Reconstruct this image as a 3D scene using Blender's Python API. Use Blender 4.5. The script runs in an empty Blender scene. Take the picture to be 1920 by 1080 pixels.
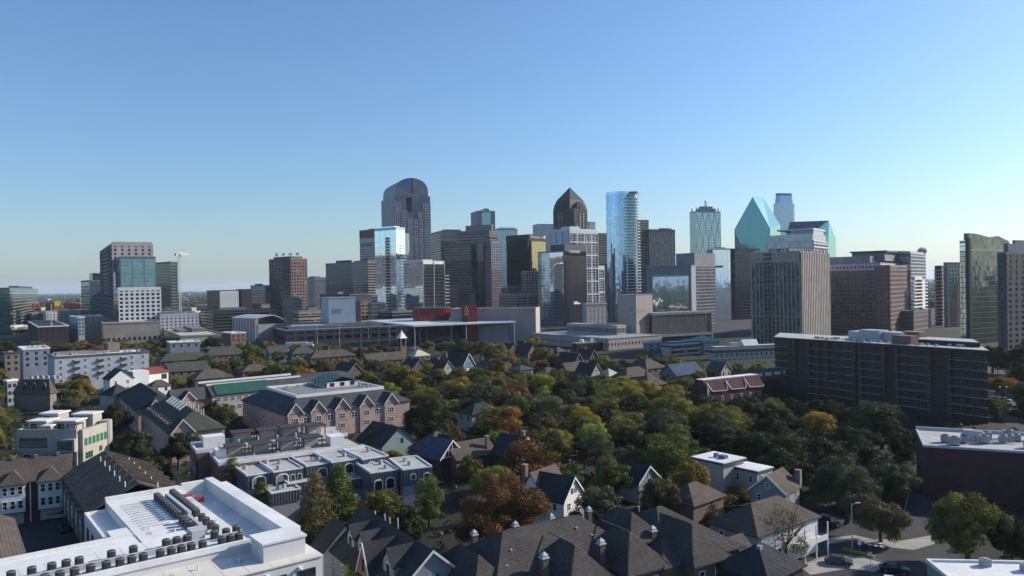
import bpy, bmesh, math, random
from mathutils import Vector, Matrix
random.seed(7)
SC = bpy.context.scene
COL = SC.collection
rad = math.radians
# ------------------------------------------------------------------ camera
FPX = 1423.0
CAMZ = 50.0
CM = Matrix.Rotation(rad(90 - 0.233), 4, 'X') @ Matrix.Rotation(rad(-0.964), 4, 'Z')
cd = bpy.data.cameras.new('camera')
cam = bpy.data.objects.new('camera', cd)
COL.objects.link(cam)
cam.matrix_world = Matrix.Translation((0, 0, CAMZ)) @ CM
cd.sensor_width = 36.0
cd.lens = 36.0 * FPX / 1920.0
cd.clip_start = 1.0
cd.clip_end = 90000.0
SC.camera = cam
# ------------------------------------------------------------------ sky, sun, exposure
SUN_AZ, SUN_EL = 70.0, 27.0        # degrees to the right of the view direction (+Y), and above the horizon
wd = bpy.data.worlds.new('World')
SC.world = wd
wd.use_nodes = True
wn = wd.node_tree
for n in list(wn.nodes):
    wn.nodes.remove(n)
sky = wn.nodes.new('ShaderNodeTexSky')
sky.sky_type = 'NISHITA'
sky.sun_disc = False
sky.sun_elevation = rad(SUN_EL)
sky.sun_rotation = rad(SUN_AZ)
sky.altitude = 1500.0
sky.air_density = 1.42
sky.dust_density = 2.6
sky.ozone_density = 7.0
bg = wn.nodes.new('ShaderNodeBackground')
bg.inputs['Strength'].default_value = 0.11
wo = wn.nodes.new('ShaderNodeOutputWorld')
wn.links.new(sky.outputs[0], bg.inputs[0])
wn.links.new(bg.outputs[0], wo.inputs[0])
sl = bpy.data.lights.new('sun', 'SUN')
sl.energy = 4.2
sl.angle = rad(0.5)
sl.color = (1.0, 0.92, 0.80)
so = bpy.data.objects.new('sun', sl)
COL.objects.link(so)
SDIR = Vector((math.sin(rad(SUN_AZ)) * math.cos(rad(SUN_EL)), math.cos(rad(SUN_AZ)) * math.cos(rad(SUN_EL)), math.sin(rad(SUN_EL))))
so.rotation_euler = SDIR.to_track_quat('Z', 'Y').to_euler()
SC.view_settings.view_transform = 'Standard'
SC.view_settings.look = 'None'
SC.view_settings.exposure = 0.56
SC.view_settings.gamma = 1.0
SC.view_settings.use_curve_mapping = False
SC.cycles.max_bounces = 6
SC.cycles.diffuse_bounces = 2
SC.cycles.glossy_bounces = 3
SC.cycles.transmission_bounces = 3
SC.cycles.volume_bounces = 1
SC.cycles.use_denoising = True
try:
    SC.cycles.denoiser = 'OPENIMAGEDENOISE'
except Exception:
    pass

# ------------------------------------------------------------------ picture point -> place
def ray(px, py):
    return (CM.to_3x3() @ Vector((px - 960.0, 540.0 - py, -FPX)))
def W(px, py, d):
    """point at depth d (metres ahead of the viewpoint)"""
    r = ray(px, py)
    t = d / r.y
    return Vector((r.x * t, d, CAMZ + r.z * t))
def G(px, py, z=0.0):
    """point at height z"""
    r = ray(px, py)
    t = (z - CAMZ) / r.z
    return Vector((r.x * t, r.y * t, z))
def HZ(px):
    return 550.3 - 0.01682 * px
def PIX(p):
    """place -> picture point (1920 wide)"""
    v = CM.to_3x3().inverted() @ (Vector(p) - Vector((0, 0, CAMZ)))
    return (960 - v.x / v.z * FPX, 540 + v.y / v.z * FPX)

# ------------------------------------------------------------------ materials
MATS = {}
def _nodes(name):
    m = bpy.data.materials.new(name)
    m.use_nodes = True
    nt = m.node_tree
    b = nt.nodes.get('Principled BSDF')
    return m, nt, b
def mat(name, col, rough=0.8, metal=0.0, var=0.18, scale=0.35, bump=0.0, spec=0.3, streak=0.0, fine=0.0):
    """painted / stone / shingle surface with uneven colour"""
    if name in MATS:
        return MATS[name]
    m, nt, b = _nodes(name)
    N, Lk = nt.nodes, nt.links
    tc = N.new('ShaderNodeTexCoord')
    mp = N.new('ShaderNodeMapping')
    mp.inputs['Scale'].default_value = (scale, scale, scale * (0.25 if streak else 1.0))
    Lk.new(tc.outputs['Object'], mp.inputs[0])
    no = N.new('ShaderNodeTexNoise')
    no.inputs['Scale'].default_value = 1.0
    no.inputs['Detail'].default_value = 5.0
    no.inputs['Roughness'].default_value = 0.65
    Lk.new(mp.outputs[0], no.inputs['Vector'])
    rp = N.new('ShaderNodeValToRGB')
    rp.color_ramp.elements[0].position = 0.3
    rp.color_ramp.elements[1].position = 0.7
    c0 = [max(0, c * (1 - var)) for c in col]
    c1 = [min(1, c * (1 + var)) for c in col]
    rp.color_ramp.elements[0].color = (*c0, 1)
    rp.color_ramp.elements[1].color = (*c1, 1)
    Lk.new(no.outputs[0], rp.inputs[0])
    out = rp.outputs[0]
    if fine:
        n2 = N.new('ShaderNodeTexNoise')
        n2.inputs['Scale'].default_value = 3.5
        n2.inputs['Detail'].default_value = 3.0
        Lk.new(tc.outputs['Object'], n2.inputs['Vector'])
        mm = N.new('ShaderNodeMapRange')
        mm.inputs[1].default_value = 0.35
        mm.inputs[2].default_value = 0.65
        mm.inputs[3].default_value = 1 - fine
        mm.inputs[4].default_value = 1 + fine
        Lk.new(n2.outputs[0], mm.inputs[0])
        mx = N.new('ShaderNodeVectorMath')
        mx.operation = 'SCALE'
        Lk.new(out, mx.inputs[0])
        Lk.new(mm.outputs[0], mx.inputs['Scale'])
        out = mx.outputs[0]
    Lk.new(out, b.inputs['Base Color'])
    b.inputs['Roughness'].default_value = rough
    b.inputs['Metallic'].default_value = metal
    b.inputs['Specular IOR Level'].default_value = spec
    if bump:
        bp = N.new('ShaderNodeBump')
        bp.inputs['Strength'].default_value = bump
        bp.inputs['Distance'].default_value = 0.1
        n3 = N.new('ShaderNodeTexNoise')
        n3.inputs['Scale'].default_value = 2.5
        Lk.new(tc.outputs['Object'], n3.inputs['Vector'])
        Lk.new(n3.outputs[0], bp.inputs['Height'])
        Lk.new(bp.outputs[0], b.inputs['Normal'])
    MATS[name] = m
    return m
def glass(name, col, metal=0.85, rough=0.06, pw=3.0, ph=3.8, tilt=0.004, var=0.25, blinds=0.0, wave=0.006):
    """curtain-wall glazing: every pane has its own tint and a slightly different lean"""
    if name in MATS:
        return MATS[name]
    m, nt, b = _nodes(name)
    N, Lk = nt.nodes, nt.links
    tc = N.new('ShaderNodeTexCoord')
    ad = N.new('ShaderNodeVectorMath')
    ad.operation = 'ADD'
    ad.inputs[1].default_value = (0.37 * pw, 0.37 * pw, 0.13)
    Lk.new(tc.outputs['Object'], ad.inputs[0])
    dv = N.new('ShaderNodeVectorMath')
    dv.operation = 'DIVIDE'
    dv.inputs[1].default_value = (pw, pw, ph)
    Lk.new(ad.outputs[0], dv.inputs[0])
    fl = N.new('ShaderNodeVectorMath')
    fl.operation = 'FLOOR'
    Lk.new(dv.outputs[0], fl.inputs[0])
    wnz = N.new('ShaderNodeTexWhiteNoise')
    wnz.noise_dimensions = '3D'
    Lk.new(fl.outputs[0], wnz.inputs['Vector'])
    mr = N.new('ShaderNodeMapRange')
    mr.inputs[3].default_value = 1 - var
    mr.inputs[4].default_value = 1 + var
    Lk.new(wnz.outputs['Value'], mr.inputs[0])
    sc = N.new('ShaderNodeVectorMath')
    sc.operation = 'SCALE'
    sc.inputs[0].default_value = col
    Lk.new(mr.outputs[0], sc.inputs['Scale'])
    out = sc.outputs[0]
    if blinds:
        gt = N.new('ShaderNodeMath')
        gt.operation = 'GREATER_THAN'
        gt.inputs[1].default_value = 1 - blinds
        Lk.new(wnz.outputs['Value'], gt.inputs[0])
        mx = N.new('ShaderNodeMix')
        mx.data_type = 'RGBA'
        Lk.new(gt.outputs[0], mx.inputs[0])
        Lk.new(out, mx.inputs[6])
        mx.inputs[7].default_value = (0.22, 0.21, 0.19, 1)
        out = mx.outputs[2]
    Lk.new(out, b.inputs['Base Color'])
    b.inputs['Metallic'].default_value = metal
    b.inputs['Roughness'].default_value = rough
    b.inputs['Specular IOR Level'].default_value = 0.6
    ge = N.new('ShaderNodeNewGeometry')
    s1 = N.new('ShaderNodeVectorMath')
    s1.operation = 'SUBTRACT'
    s1.inputs[1].default_value = (0.5, 0.5, 0.5)
    Lk.new(wnz.outputs['Color'], s1.inputs[0])
    s2 = N.new('ShaderNodeVectorMath')
    s2.operation = 'SCALE'
    s2.inputs['Scale'].default_value = tilt * 2
    Lk.new(s1.outputs[0], s2.inputs[0])
    nz = N.new('ShaderNodeTexNoise')
    nz.inputs['Scale'].default_value = 0.06
    nz.inputs['Detail'].default_value = 2.0
    Lk.new(tc.outputs['Object'], nz.inputs['Vector'])
    s3 = N.new('ShaderNodeVectorMath')
    s3.operation = 'SUBTRACT'
    s3.inputs[1].default_value = (0.5, 0.5, 0.5)
    Lk.new(nz.outputs['Color'], s3.inputs[0])
    s4 = N.new('ShaderNodeVectorMath')
    s4.operation = 'SCALE'
    s4.inputs['Scale'].default_value = wave
    Lk.new(s3.outputs[0], s4.inputs[0])
    a1 = N.new('ShaderNodeVectorMath')
    a1.operation = 'ADD'
    Lk.new(ge.outputs['Normal'], a1.inputs[0])
    Lk.new(s2.outputs[0], a1.inputs[1])
    a2 = N.new('ShaderNodeVectorMath')
    a2.operation = 'ADD'
    Lk.new(a1.outputs[0], a2.inputs[0])
    Lk.new(s4.outputs[0], a2.inputs[1])
    nn = N.new('ShaderNodeVectorMath')
    nn.operation = 'NORMALIZE'
    Lk.new(a2.outputs[0], nn.inputs[0])
    Lk.new(nn.outputs[0], b.inputs['Normal'])
    MATS[name] = m
    return m
def brick(name, col, mortar=(0.25, 0.23, 0.21), s=1.0):
    if name in MATS:
        return MATS[name]
    m, nt, b = _nodes(name)
    N, Lk = nt.nodes, nt.links
    tc = N.new('ShaderNodeTexCoord')
    cb = N.new('ShaderNodeCombineXYZ')
    sp = N.new('ShaderNodeSeparateXYZ')
    Lk.new(tc.outputs['Object'], sp.inputs[0])
    ad = N.new('ShaderNodeMath')
    Lk.new(sp.outputs[0], ad.inputs[0])
    Lk.new(sp.outputs[1], ad.inputs[1])
    Lk.new(ad.outputs[0], cb.inputs[0])
    Lk.new(sp.outputs[2], cb.inputs[1])
    bt = N.new('ShaderNodeTexBrick')
    bt.inputs['Scale'].default_value = 4.0 * s
    bt.inputs['Color1'].default_value = (*[c * 0.85 for c in col], 1)
    bt.inputs['Color2'].default_value = (*[min(1, c * 1.15) for c in col], 1)
    bt.inputs['Mortar'].default_value = (*mortar, 1)
    bt.inputs['Mortar Size'].default_value = 0.012
    Lk.new(cb.outputs[0], bt.inputs['Vector'])
    nz = N.new('ShaderNodeTexNoise')
    nz.inputs['Scale'].default_value = 0.4
    nz.inputs['Detail'].default_value = 5
    Lk.new(tc.outputs['Object'], nz.inputs['Vector'])
    mr = N.new('ShaderNodeMapRange')
    mr.inputs[1].default_value = 0.3
    mr.inputs[2].default_value = 0.7
    mr.inputs[3].default_value = 0.8
    mr.inputs[4].default_value = 1.2
    Lk.new(nz.outputs[0], mr.inputs[0])
    sc = N.new('ShaderNodeVectorMath')
    sc.operation = 'SCALE'
    Lk.new(bt.outputs[0], sc.inputs[0])
    Lk.new(mr.outputs[0], sc.inputs['Scale'])
    Lk.new(sc.outputs[0], b.inputs['Base Color'])
    b.inputs['Roughness'].default_value = 0.9
    b.inputs['Specular IOR Level'].default_value = 0.2
    MATS[name] = m
    return m
def shingle(name, col):
    """asphalt shingle: blotchy courses"""
    if name in MATS:
        return MATS[name]
    m, nt, b = _nodes(name)
    N, Lk = nt.nodes, nt.links
    tc = N.new('ShaderNodeTexCoord')
    acc = None
    for s, lo, hi in ((0.25, 0.82, 1.18), (1.6, 0.8, 1.2), (6.0, 0.75, 1.25)):
        nz = N.new('ShaderNodeTexNoise')
        nz.inputs['Scale'].default_value = s
        nz.inputs['Detail'].default_value = 3
        Lk.new(tc.outputs['Object'], nz.inputs['Vector'])
        mr = N.new('ShaderNodeMapRange')
        mr.inputs[1].default_value = 0.3
        mr.inputs[2].default_value = 0.7
        mr.inputs[3].default_value = lo
        mr.inputs[4].default_value = hi
        Lk.new(nz.outputs[0], mr.inputs[0])
        if acc is None:
            acc = mr.outputs[0]
        else:
            mu = N.new('ShaderNodeMath')
            mu.operation = 'MULTIPLY'
            Lk.new(acc, mu.inputs[0])
            Lk.new(mr.outputs[0], mu.inputs[1])
            acc = mu.outputs[0]
    wv = N.new('ShaderNodeTexWave')
    wv.bands_direction = 'Z'
    wv.inputs['Scale'].default_value = 1.1
    wv.inputs['Distortion'].default_value = 0.6
    Lk.new(tc.outputs['Object'], wv.inputs['Vector'])
    mr = N.new('ShaderNodeMapRange')
    mr.inputs[3].default_value = 0.80
    mr.inputs[4].default_value = 1.12
    Lk.new(wv.outputs[1], mr.inputs[0])
    mu = N.new('ShaderNodeMath')
    mu.operation = 'MULTIPLY'
    Lk.new(acc, mu.inputs[0])
    Lk.new(mr.outputs[0], mu.inputs[1])
    sc = N.new('ShaderNodeVectorMath')
    sc.operation = 'SCALE'
    sc.inputs[0].default_value = col
    Lk.new(mu.outputs[0], sc.inputs['Scale'])
    Lk.new(sc.outputs[0], b.inputs['Base Color'])
    b.inputs['Roughness'].default_value = 0.92
    b.inputs['Specular IOR Level'].default_value = 0.15
    MATS[name] = m
    return m

# ------------------------------------------------------------------ mesh building
class MB:
    def __init__(s):
        s.v, s.f = [], []
    def box(s, x0, y0, z0, x1, y1, z1):
        if x0 > x1: x0, x1 = x1, x0
        if y0 > y1: y0, y1 = y1, y0
        if z0 > z1: z0, z1 = z1, z0
        n = len(s.v)
        s.v += [(x0, y0, z0), (x1, y0, z0), (x1, y1, z0), (x0, y1, z0), (x0, y0, z1), (x1, y0, z1), (x1, y1, z1), (x0, y1, z1)]
        s.f += [(n, n + 3, n + 2, n + 1), (n + 4, n + 5, n + 6, n + 7), (n, n + 1, n + 5, n + 4), (n + 1, n + 2, n + 6, n + 5), (n + 2, n + 3, n + 7, n + 6), (n + 3, n, n + 4, n + 7)]
        return s
    def poly(s, pts):
        n = len(s.v)
        s.v += [tuple(p) for p in pts]
        s.f.append(tuple(range(n, n + len(pts))))
        return s
    def prism(s, pts, z0, z1, top=None):
        """plan polygon (counter-clockwise) raised from z0 to z1; top = other plan at z1"""
        n, k = len(s.v), len(pts)
        top = top or pts
        s.v += [(p[0], p[1], z0) for p in pts] + [(p[0], p[1], z1) for p in top]
        s.f.append(tuple(range(n + k - 1, n - 1, -1)))
        s.f.append(tuple(range(n + k, n + 2 * k)))
        for i in range(k):
            j = (i + 1) % k
            s.f.append((n + i, n + j, n + k + j, n + k + i))
        return s
    def extr(s, pts, vec):
        """any planar polygon swept along vec"""
        n, k = len(s.v), len(pts)
        s.v += [tuple(p) for p in pts] + [(p[0] + vec[0], p[1] + vec[1], p[2] + vec[2]) for p in pts]
        s.f.append(tuple(range(n + k - 1, n - 1, -1)))
        s.f.append(tuple(range(n + k, n + 2 * k)))
        for i in range(k):
            j = (i + 1) % k
            s.f.append((n + i, n + j, n + k + j, n + k + i))
        return s
    def cyl(s, cx, cy, z0, z1, r0, r1=None, n=10):
        r1 = r0 if r1 is None else r1
        a = [(cx + r0 * math.cos(2 * math.pi * i / n), cy + r0 * math.sin(2 * math.pi * i / n)) for i in range(n)]
        b = [(cx + r1 * math.cos(2 * math.pi * i / n), cy + r1 * math.sin(2 * math.pi * i / n)) for i in range(n)]
        return s.prism(a, z0, z1, b)
    def bar(s, p, q, r, n=4, r1=None):
        p, q = Vector(p), Vector(q)
        r1 = r if r1 is None else r1
        d = (q - p).normalized()
        up = Vector((0, 0, 1)) if abs(d.z) < 0.9 else Vector((1, 0, 0))
        a = d.cross(up).normalized()
        b = d.cross(a)
        m = len(s.v)
        for (c, rr) in ((p, r), (q, r1)):
            for i in range(n):
                t = 2 * math.pi * (i + 0.5) / n
                s.v.append(tuple(c + a * (rr * math.cos(t)) + b * (rr * math.sin(t))))
        for i in range(n):
            j = (i + 1) % n
            s.f.append((m + i, m + n + i, m + n + j, m + j))
        s.f.append(tuple(m + i for i in range(n)))
        s.f.append(tuple(m + n + n - 1 - i for i in range(n)))
        return s
    def mesh(s, name, m, smooth=False):
        me = bpy.data.meshes.new(name)
        me.from_pydata(s.v, [], s.f)
        bm = bmesh.new()
        bm.from_mesh(me)
        bmesh.ops.recalc_face_normals(bm, faces=bm.faces)
        bm.to_mesh(me)
        bm.free()
        if m:
            me.materials.append(m)
        if smooth:
            for p in me.polygons:
                p.use_smooth = True
        return me
    def build(s, name, m, parent=None, kind=None, smooth=False):
        if not s.v:
            return None
        o = bpy.data.objects.new(name, s.mesh(name, m, smooth))
        COL.objects.link(o)
        if parent is not None:
            o.parent = parent
        if kind:
            o['kind'] = kind
        return o
def put(me, name, parent=None, loc=(0, 0, 0), rz=0.0, scale=None):
    o = bpy.data.objects.new(name, me)
    COL.objects.link(o)
    o.parent = parent
    o.location = loc
    o.rotation_euler = (0, 0, rz)
    if scale:
        o.scale = scale
    return o
def tag(o, label, cat, group=None, kind=None):
    o['label'] = label
    o['category'] = cat
    if group:
        o['group'] = group
    if kind:
        o['kind'] = kind
    return o
def thing(name, label, cat, loc=(0, 0, 0), rz=0.0, group=None):
    o = bpy.data.objects.new(name, None)
    COL.objects.link(o)
    o.location = loc
    o.rotation_euler = (0, 0, rz)
    o.empty_display_size = 1.0
    return tag(o, label, cat, group)
FOOT = []       # footprints (world polygons) where no filler tree may stand
def footprint(root_loc, rz, x0, y0, x1, y1, grow=1.5):
    c, s = math.cos(rz), math.sin(rz)
    pts = []
    for (x, y) in ((x0 - grow, y0 - grow), (x1 + grow, y0 - grow), (x1 + grow, y1 + grow), (x0 - grow, y1 + grow)):
        pts.append((root_loc[0] + c * x - s * y, root_loc[1] + s * x + c * y))
    FOOT.append(pts)
def inside(pts, x, y):
    r = False
    j = len(pts) - 1
    for i in range(len(pts)):
        xi, yi = pts[i]
        xj, yj = pts[j]
        if (yi > y) != (yj > y) and x < (xj - xi) * (y - yi) / (yj - yi) + xi:
            r = not r
        j = i
    return r
# ================================================================== the ground
m_ground = mat('ground_soil', (0.018, 0.020, 0.012), 0.95, var=0.5, scale=0.06, fine=0.3)
m_far = mat('far_plain', (0.045, 0.055, 0.04), 0.95, var=0.6, scale=0.004)
m_asph = mat('asphalt', (0.042, 0.042, 0.045), 0.9, var=0.25, scale=0.3, fine=0.15)
m_conc = mat('concrete', (0.32, 0.30, 0.27), 0.9, var=0.2, scale=0.4, fine=0.1)
def sheet(name, pts, z, m, kind='structure'):
    mb = MB()
    mb.poly([(p[0], p[1], z) for p in pts])
    o = mb.build(name, m)
    o['kind'] = kind
    return o
ring = [(42000 * math.cos(i * math.pi / 32), 42000 * math.sin(i * math.pi / 32)) for i in range(64)]
sheet('ground', ring, 0.0, m_far)
sheet('neighbourhood_ground', [(-700, -60), (700, -60), (900, 740), (-900, 740)], 0.004, m_ground)
sheet('downtown_pavement', [(-620, 741), (640, 741), (1300, 2600), (-900, 2600)], 0.004, m_asph)

# ================================================================== towers
class Tw:
    """a block seen corner-on: local x runs along the visible left face (ends at 0), local y along the visible right face"""
    def __init__(s, name, label, cat, xl, xm, xr, ytop, d, th=45, L=None, R=None, group=None):
        th = rad(th)
        pr = (ytop + HZ(xm)) / 2
        k = lambda px: (lambda r: r.x / r.y)(ray(px, pr))
        C = W(xm, pr, d)
        if L is None:
            L = (C.x - k(xl) * d) / (math.cos(th) + k(xl) * math.sin(th))
        if R is None:
            R = (k(xr) * d - C.x) / (math.sin(th) - k(xr) * math.cos(th))
        s.L, s.R, s.d, s.xm = L, R, d, xm
        s.loc = (C.x, d, 0)
        s.H = W(xm, ytop, d).z
        s.root = thing(name, label, cat, s.loc, -th, group)
        s.th = th
        footprint(s.loc, -th, -L, 0, 0, R, 2)
    def z(s, py):
        return W(s.xm, py, s.d).z
    def rect(s, r):
        return r if r else (-s.L, 0, 0, s.R)
    def box(s, name, m, z0=0, z1=None, rect=None, kind=None):
        x0, x1, y0, y1 = s.rect(rect)
        return MB().box(x0, y0, z0, x1, y1, s.H if z1 is None else z1).build(name, m, s.root, kind)
    def strip(s, mb, face, u0, u1, z0, z1, pr, rect=None, inn=0.06):
        x0, x1, y0, y1 = s.rect(rect)
        if face == 'A': mb.box(x0 + u0, y0 - pr, z0, x0 + u1, y0 + inn, z1)
        elif face == 'B': mb.box(x1 - inn, y0 + u0, z0, x1 + pr, y0 + u1, z1)
        elif face == 'C': mb.box(x0 + u0, y1 - inn, z0, x0 + u1, y1 + pr, z1)
        else: mb.box(x0 - pr, y0 + u0, z0, x0 + inn, y0 + u1, z1)
    def width(s, face, rect=None):
        x0, x1, y0, y1 = s.rect(rect)
        return (x1 - x0) if face in 'AC' else (y1 - y0)
    def clad(s, name, m, faces='ABCD', fh=3.9, bay=4.0, sp=0.4, pw=0.8, pr=0.3, z0=0, z1=None, rect=None, kind='stuff', top=True):
        """spandrel bands (sp of each floor) and piers (pw wide every bay metres), standing proud of the glass"""
        mb = MB()
        z1 = s.H if z1 is None else z1
        nf = max(1, round((z1 - z0) / fh))
        h = (z1 - z0) / nf
        for f in faces:
            w = s.width(f, rect)
            if sp > 0:
                for i in range(nf):
                    s.strip(mb, f, 0, w, z0 + i * h, z0 + i * h + h * sp, pr, rect)
                if top:
                    s.strip(mb, f, 0, w, z1 - h * 0.3, z1 + 0.02, pr + 0.02, rect)
            if pw > 0:
                nb = max(1, round(w / bay))
                for i in range(nb + 1):
                    c = w * i / nb
                    s.strip(mb, f, max(0, c - pw / 2), min(w, c + pw / 2), z0, z1 + 0.01, pr + 0.05, rect)
        return mb.build(name, m, s.root, kind)
    def roof(s, m=None, rect=None, z=None, par=1.2, mech=1, mm=None, mh=4.0):
        """parapet rim and machine rooms on top"""
        x0, x1, y0, y1 = s.rect(rect)
        z = s.H if z is None else z
        m = m or M_ROOF
        mb = MB()
        t = 0.4
        e = 0.36
        mb.box(x0 - e, y0 - e, z + 0.03, x1 + e, y0 + t, z + par).box(x0 - e, y1 - t, z + 0.03, x1 + e, y1 + e, z + par)
        mb.box(x0 - e, y0 + t, z + 0.03, x0 + t, y1 - t, z + par).box(x1 - t, y0 + t, z + 0.03, x1 + e, y1 - t, z + par)
        mb.build('parapet', m, s.root)
        rnd = random.Random(int(x0 * 7 + z * 13))
        for i in range(mech):
            w, d2 = (x1 - x0) * rnd.uniform(0.25, 0.5), (y1 - y0) * rnd.uniform(0.25, 0.5)
            cx, cy = rnd.uniform(x0 + w * 0.6, x1 - w * 0.6), rnd.uniform(y0 + d2 * 0.6, y1 - d2 * 0.6)
            MB().box(cx - w / 2, cy - d2 / 2, z + 0.01, cx + w / 2, cy + d2 / 2, z + mh * rnd.uniform(0.6, 1.1)).build('machine_room', mm or M_ROOF, s.root)
M_ROOF = mat('roof_grey', (0.16, 0.16, 0.165), 0.9, scale=0.1)
M_ROOFW = mat('roof_pale', (0.42, 0.42, 0.42), 0.9, scale=0.15)
# glazing
g_dark = glass('window_dark', (0.02, 0.024, 0.03), 0.0, 0.08, 3.2, 3.9, blinds=0.06, var=0.5)
g_black = glass('glass_black', (0.05, 0.06, 0.075), 0.75, 0.07, 2.0, 3.9)
g_teal = glass('glass_teal', (0.22, 0.36, 0.40), 0.85, 0.06, 2.6, 3.9, var=0.14)
g_green = glass('glass_green', (0.12, 0.19, 0.17), 0.8, 0.07, 2.6, 3.9, var=0.2)
g_blue = glass('glass_blue', (0.62, 0.74, 0.84), 0.95, 0.05, 2.4, 3.7, var=0.05, tilt=0.003, wave=0.006)
g_museum = glass('glass_museum', (0.42, 0.60, 0.80), 0.95, 0.04, 1.8, 3.9, var=0.14, tilt=0.012, wave=0.02)
g_silver = glass('glass_silver', (0.56, 0.68, 0.73), 0.95, 0.04, 3.0, 3.8, var=0.05, tilt=0.003)
g_gold = glass('glass_gold', (0.30, 0.27, 0.16), 0.95, 0.05, 2.0, 3.8, var=0.15)
g_golddk = glass('glass_bronze', (0.062, 0.06, 0.064), 0.8, 0.07, 2.0, 3.8, var=0.3)
g_prism = glass('glass_prism', (0.12, 0.36, 0.37), 0.5, 0.09, 2.6, 3.9, var=0.06, tilt=0.003)
g_grey = glass('glass_grey', (0.20, 0.25, 0.30), 0.75, 0.08, 3.0, 3.9, var=0.2)
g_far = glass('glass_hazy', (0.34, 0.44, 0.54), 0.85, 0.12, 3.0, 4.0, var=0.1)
# walls
c_brown = mat('granite_brown', (0.105, 0.096, 0.105), 0.7, scale=0.08)
c_red = mat('granite_red', (0.165, 0.105, 0.10), 0.75, scale=0.08)
c_grey = mat('stone_grey', (0.20, 0.205, 0.225), 0.8, scale=0.08)
c_mauve = mat('granite_mauve', (0.50, 0.43, 0.45), 0.6, scale=0.08)
c_slate = mat('panel_slate', (0.17, 0.19, 0.23), 0.45, metal=0.2, scale=0.1)
c_tan = mat('stone_tan', (0.33, 0.28, 0.24), 0.85, scale=0.1)
c_pink = mat('stone_pink', (0.46, 0.37, 0.35), 0.85, scale=0.1)
c_white = mat('panel_white', (0.62, 0.62, 0.62), 0.7, scale=0.1, var=0.08)
c_pale = mat('panel_pale', (0.42, 0.43, 0.45), 0.7, scale=0.1, var=0.1)
c_black = mat('granite_black', (0.028, 0.028, 0.032), 0.35, scale=0.1)
c_dk = mat('panel_dark', (0.055, 0.055, 0.065), 0.5, scale=0.1)
c_greenband = mat('panel_green', (0.12, 0.14, 0.12), 0.6, scale=0.1)
c_bronze = mat('panel_bronze', (0.115, 0.108, 0.11), 0.55, scale=0.1)
c_steel = mat('steel_grey', (0.30, 0.31, 0.32), 0.45, metal=0.6, scale=0.3)
c_redpaint = mat('red_panel', (0.16, 0.018, 0.02), 0.35, scale=0.2)
OFF = 'downtown office towers'

# ---- far left cluster
t = Tw('office_block', 'dark green banded office block at the far left horizon', 'office block', -12, 50, 71, 543, 1250, 62)
t.box('body', g_green); t.clad('spandrel_bands', c_greenband, sp=0.35, pw=0)
t.box('penthouse', c_dk, t.H, t.z(538.5), (-t.L * 0.7, -t.L * 0.15, 3, t.R - 3)); t.roof(mech=0)
for (a, b, c, y, d, col, nm, lb) in ((-20, 57, 73, 569, 1150, (0.38, 0.14, 0.09), 'brick_block', 'low brick block with a sunlit orange end below the green office block'),
                                     (86, 101, 115, 567, 1150, (0.44, 0.17, 0.10), 'brick_block', 'small orange brick block with a yellow painted top'),
                                     (120, 150, 157, 570, 1100, (0.35, 0.12, 0.09), 'brick_block', 'dark warehouse with red end wall left of the teal glass block')):
    t = Tw(nm, lb, 'building', a, b, c, y, d, 55)
    t.box('body', g_dark); t.clad('brick_grid', mat('brick_' + str(a), col, 0.9), fh=4, bay=4.5, sp=0.45, pw=1.6)
    t.roof(M_ROOFW, mech=1)
    if a == 86:
        t.box('painted_top', mat('yellow_paint', (0.62, 0.55, 0.06), 0.7), t.z(574), t.z(565), (0.1, 0.6, 0.5, t.R * .8))
# white flats beyond the freeway
for (a, b, c, y, d, cc, lb) in ((-10, 14, 56, 590, 1060, c_tan, 'grey and white flats at the left edge beyond the freeway'),
                                (54, 60, 82, 588, 1050, c_grey, 'grey stepped flats beyond the freeway, between two paler ones'),
                                (80, 86, 116, 585.5, 1030, c_white, 'white flats with balconies beyond the freeway'),
                                (108, 113, 164, 584, 1010, c_pale, 'long pale flats with square windows beyond the freeway')):
    t = Tw('apartment_block', lb, 'apartment block', a, b, c, y, d, 52, R=None)
    t.box('body', g_dark); t.clad('wall_grid', cc, fh=3.3, bay=3.6, sp=0.5, pw=1.7); t.roof(M_ROOFW, mech=2, mh=3)
# teal block
t = Tw('glass_block', 'teal glass office block left of the stepped white-grid tower', 'office block', 152, 168, 205, 527, 980, 50)
t.box('body', g_teal); t.clad('floor_bands', c_greenband, sp=0.18, pw=0.0, pr=0.15)
t.box('upper_block', g_green, t.H, t.z(512), (-t.L * .4, -2, 4, t.R)); t.roof(mech=0)
# residential tower behind
t = Tw('apartment_tower', 'pinkish apartment tower with balconies rising behind the white-grid tower', 'apartment tower', 188, 210, 287, 459, 800, 58)
t.box('body', g_dark); t.clad('wall_grid', c_pink, faces='B', fh=4.2, bay=7, sp=0.42, pw=4.2); t.clad('wall_bands', c_brown, faces='ACD', fh=4.2, bay=8, sp=0.5, pw=2)  # sunlit face coloured pink, shade of the other sides put into brown bands
t.box('crown', c_pink, t.H + .02, t.z(453), (-t.L + 2, -1, 2, t.R - .5)); t.roof(c_pink, mech=0)
mb = MB()
for i in range(12):
    z = t.H - 4.2 * (i + 1.2)
    mb.box(-t.L * .55, -1.6, z, -t.L * .2, 0.1, z + 1.1)
mb.build('balconies', c_pink, t.root, 'stuff')
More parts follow.
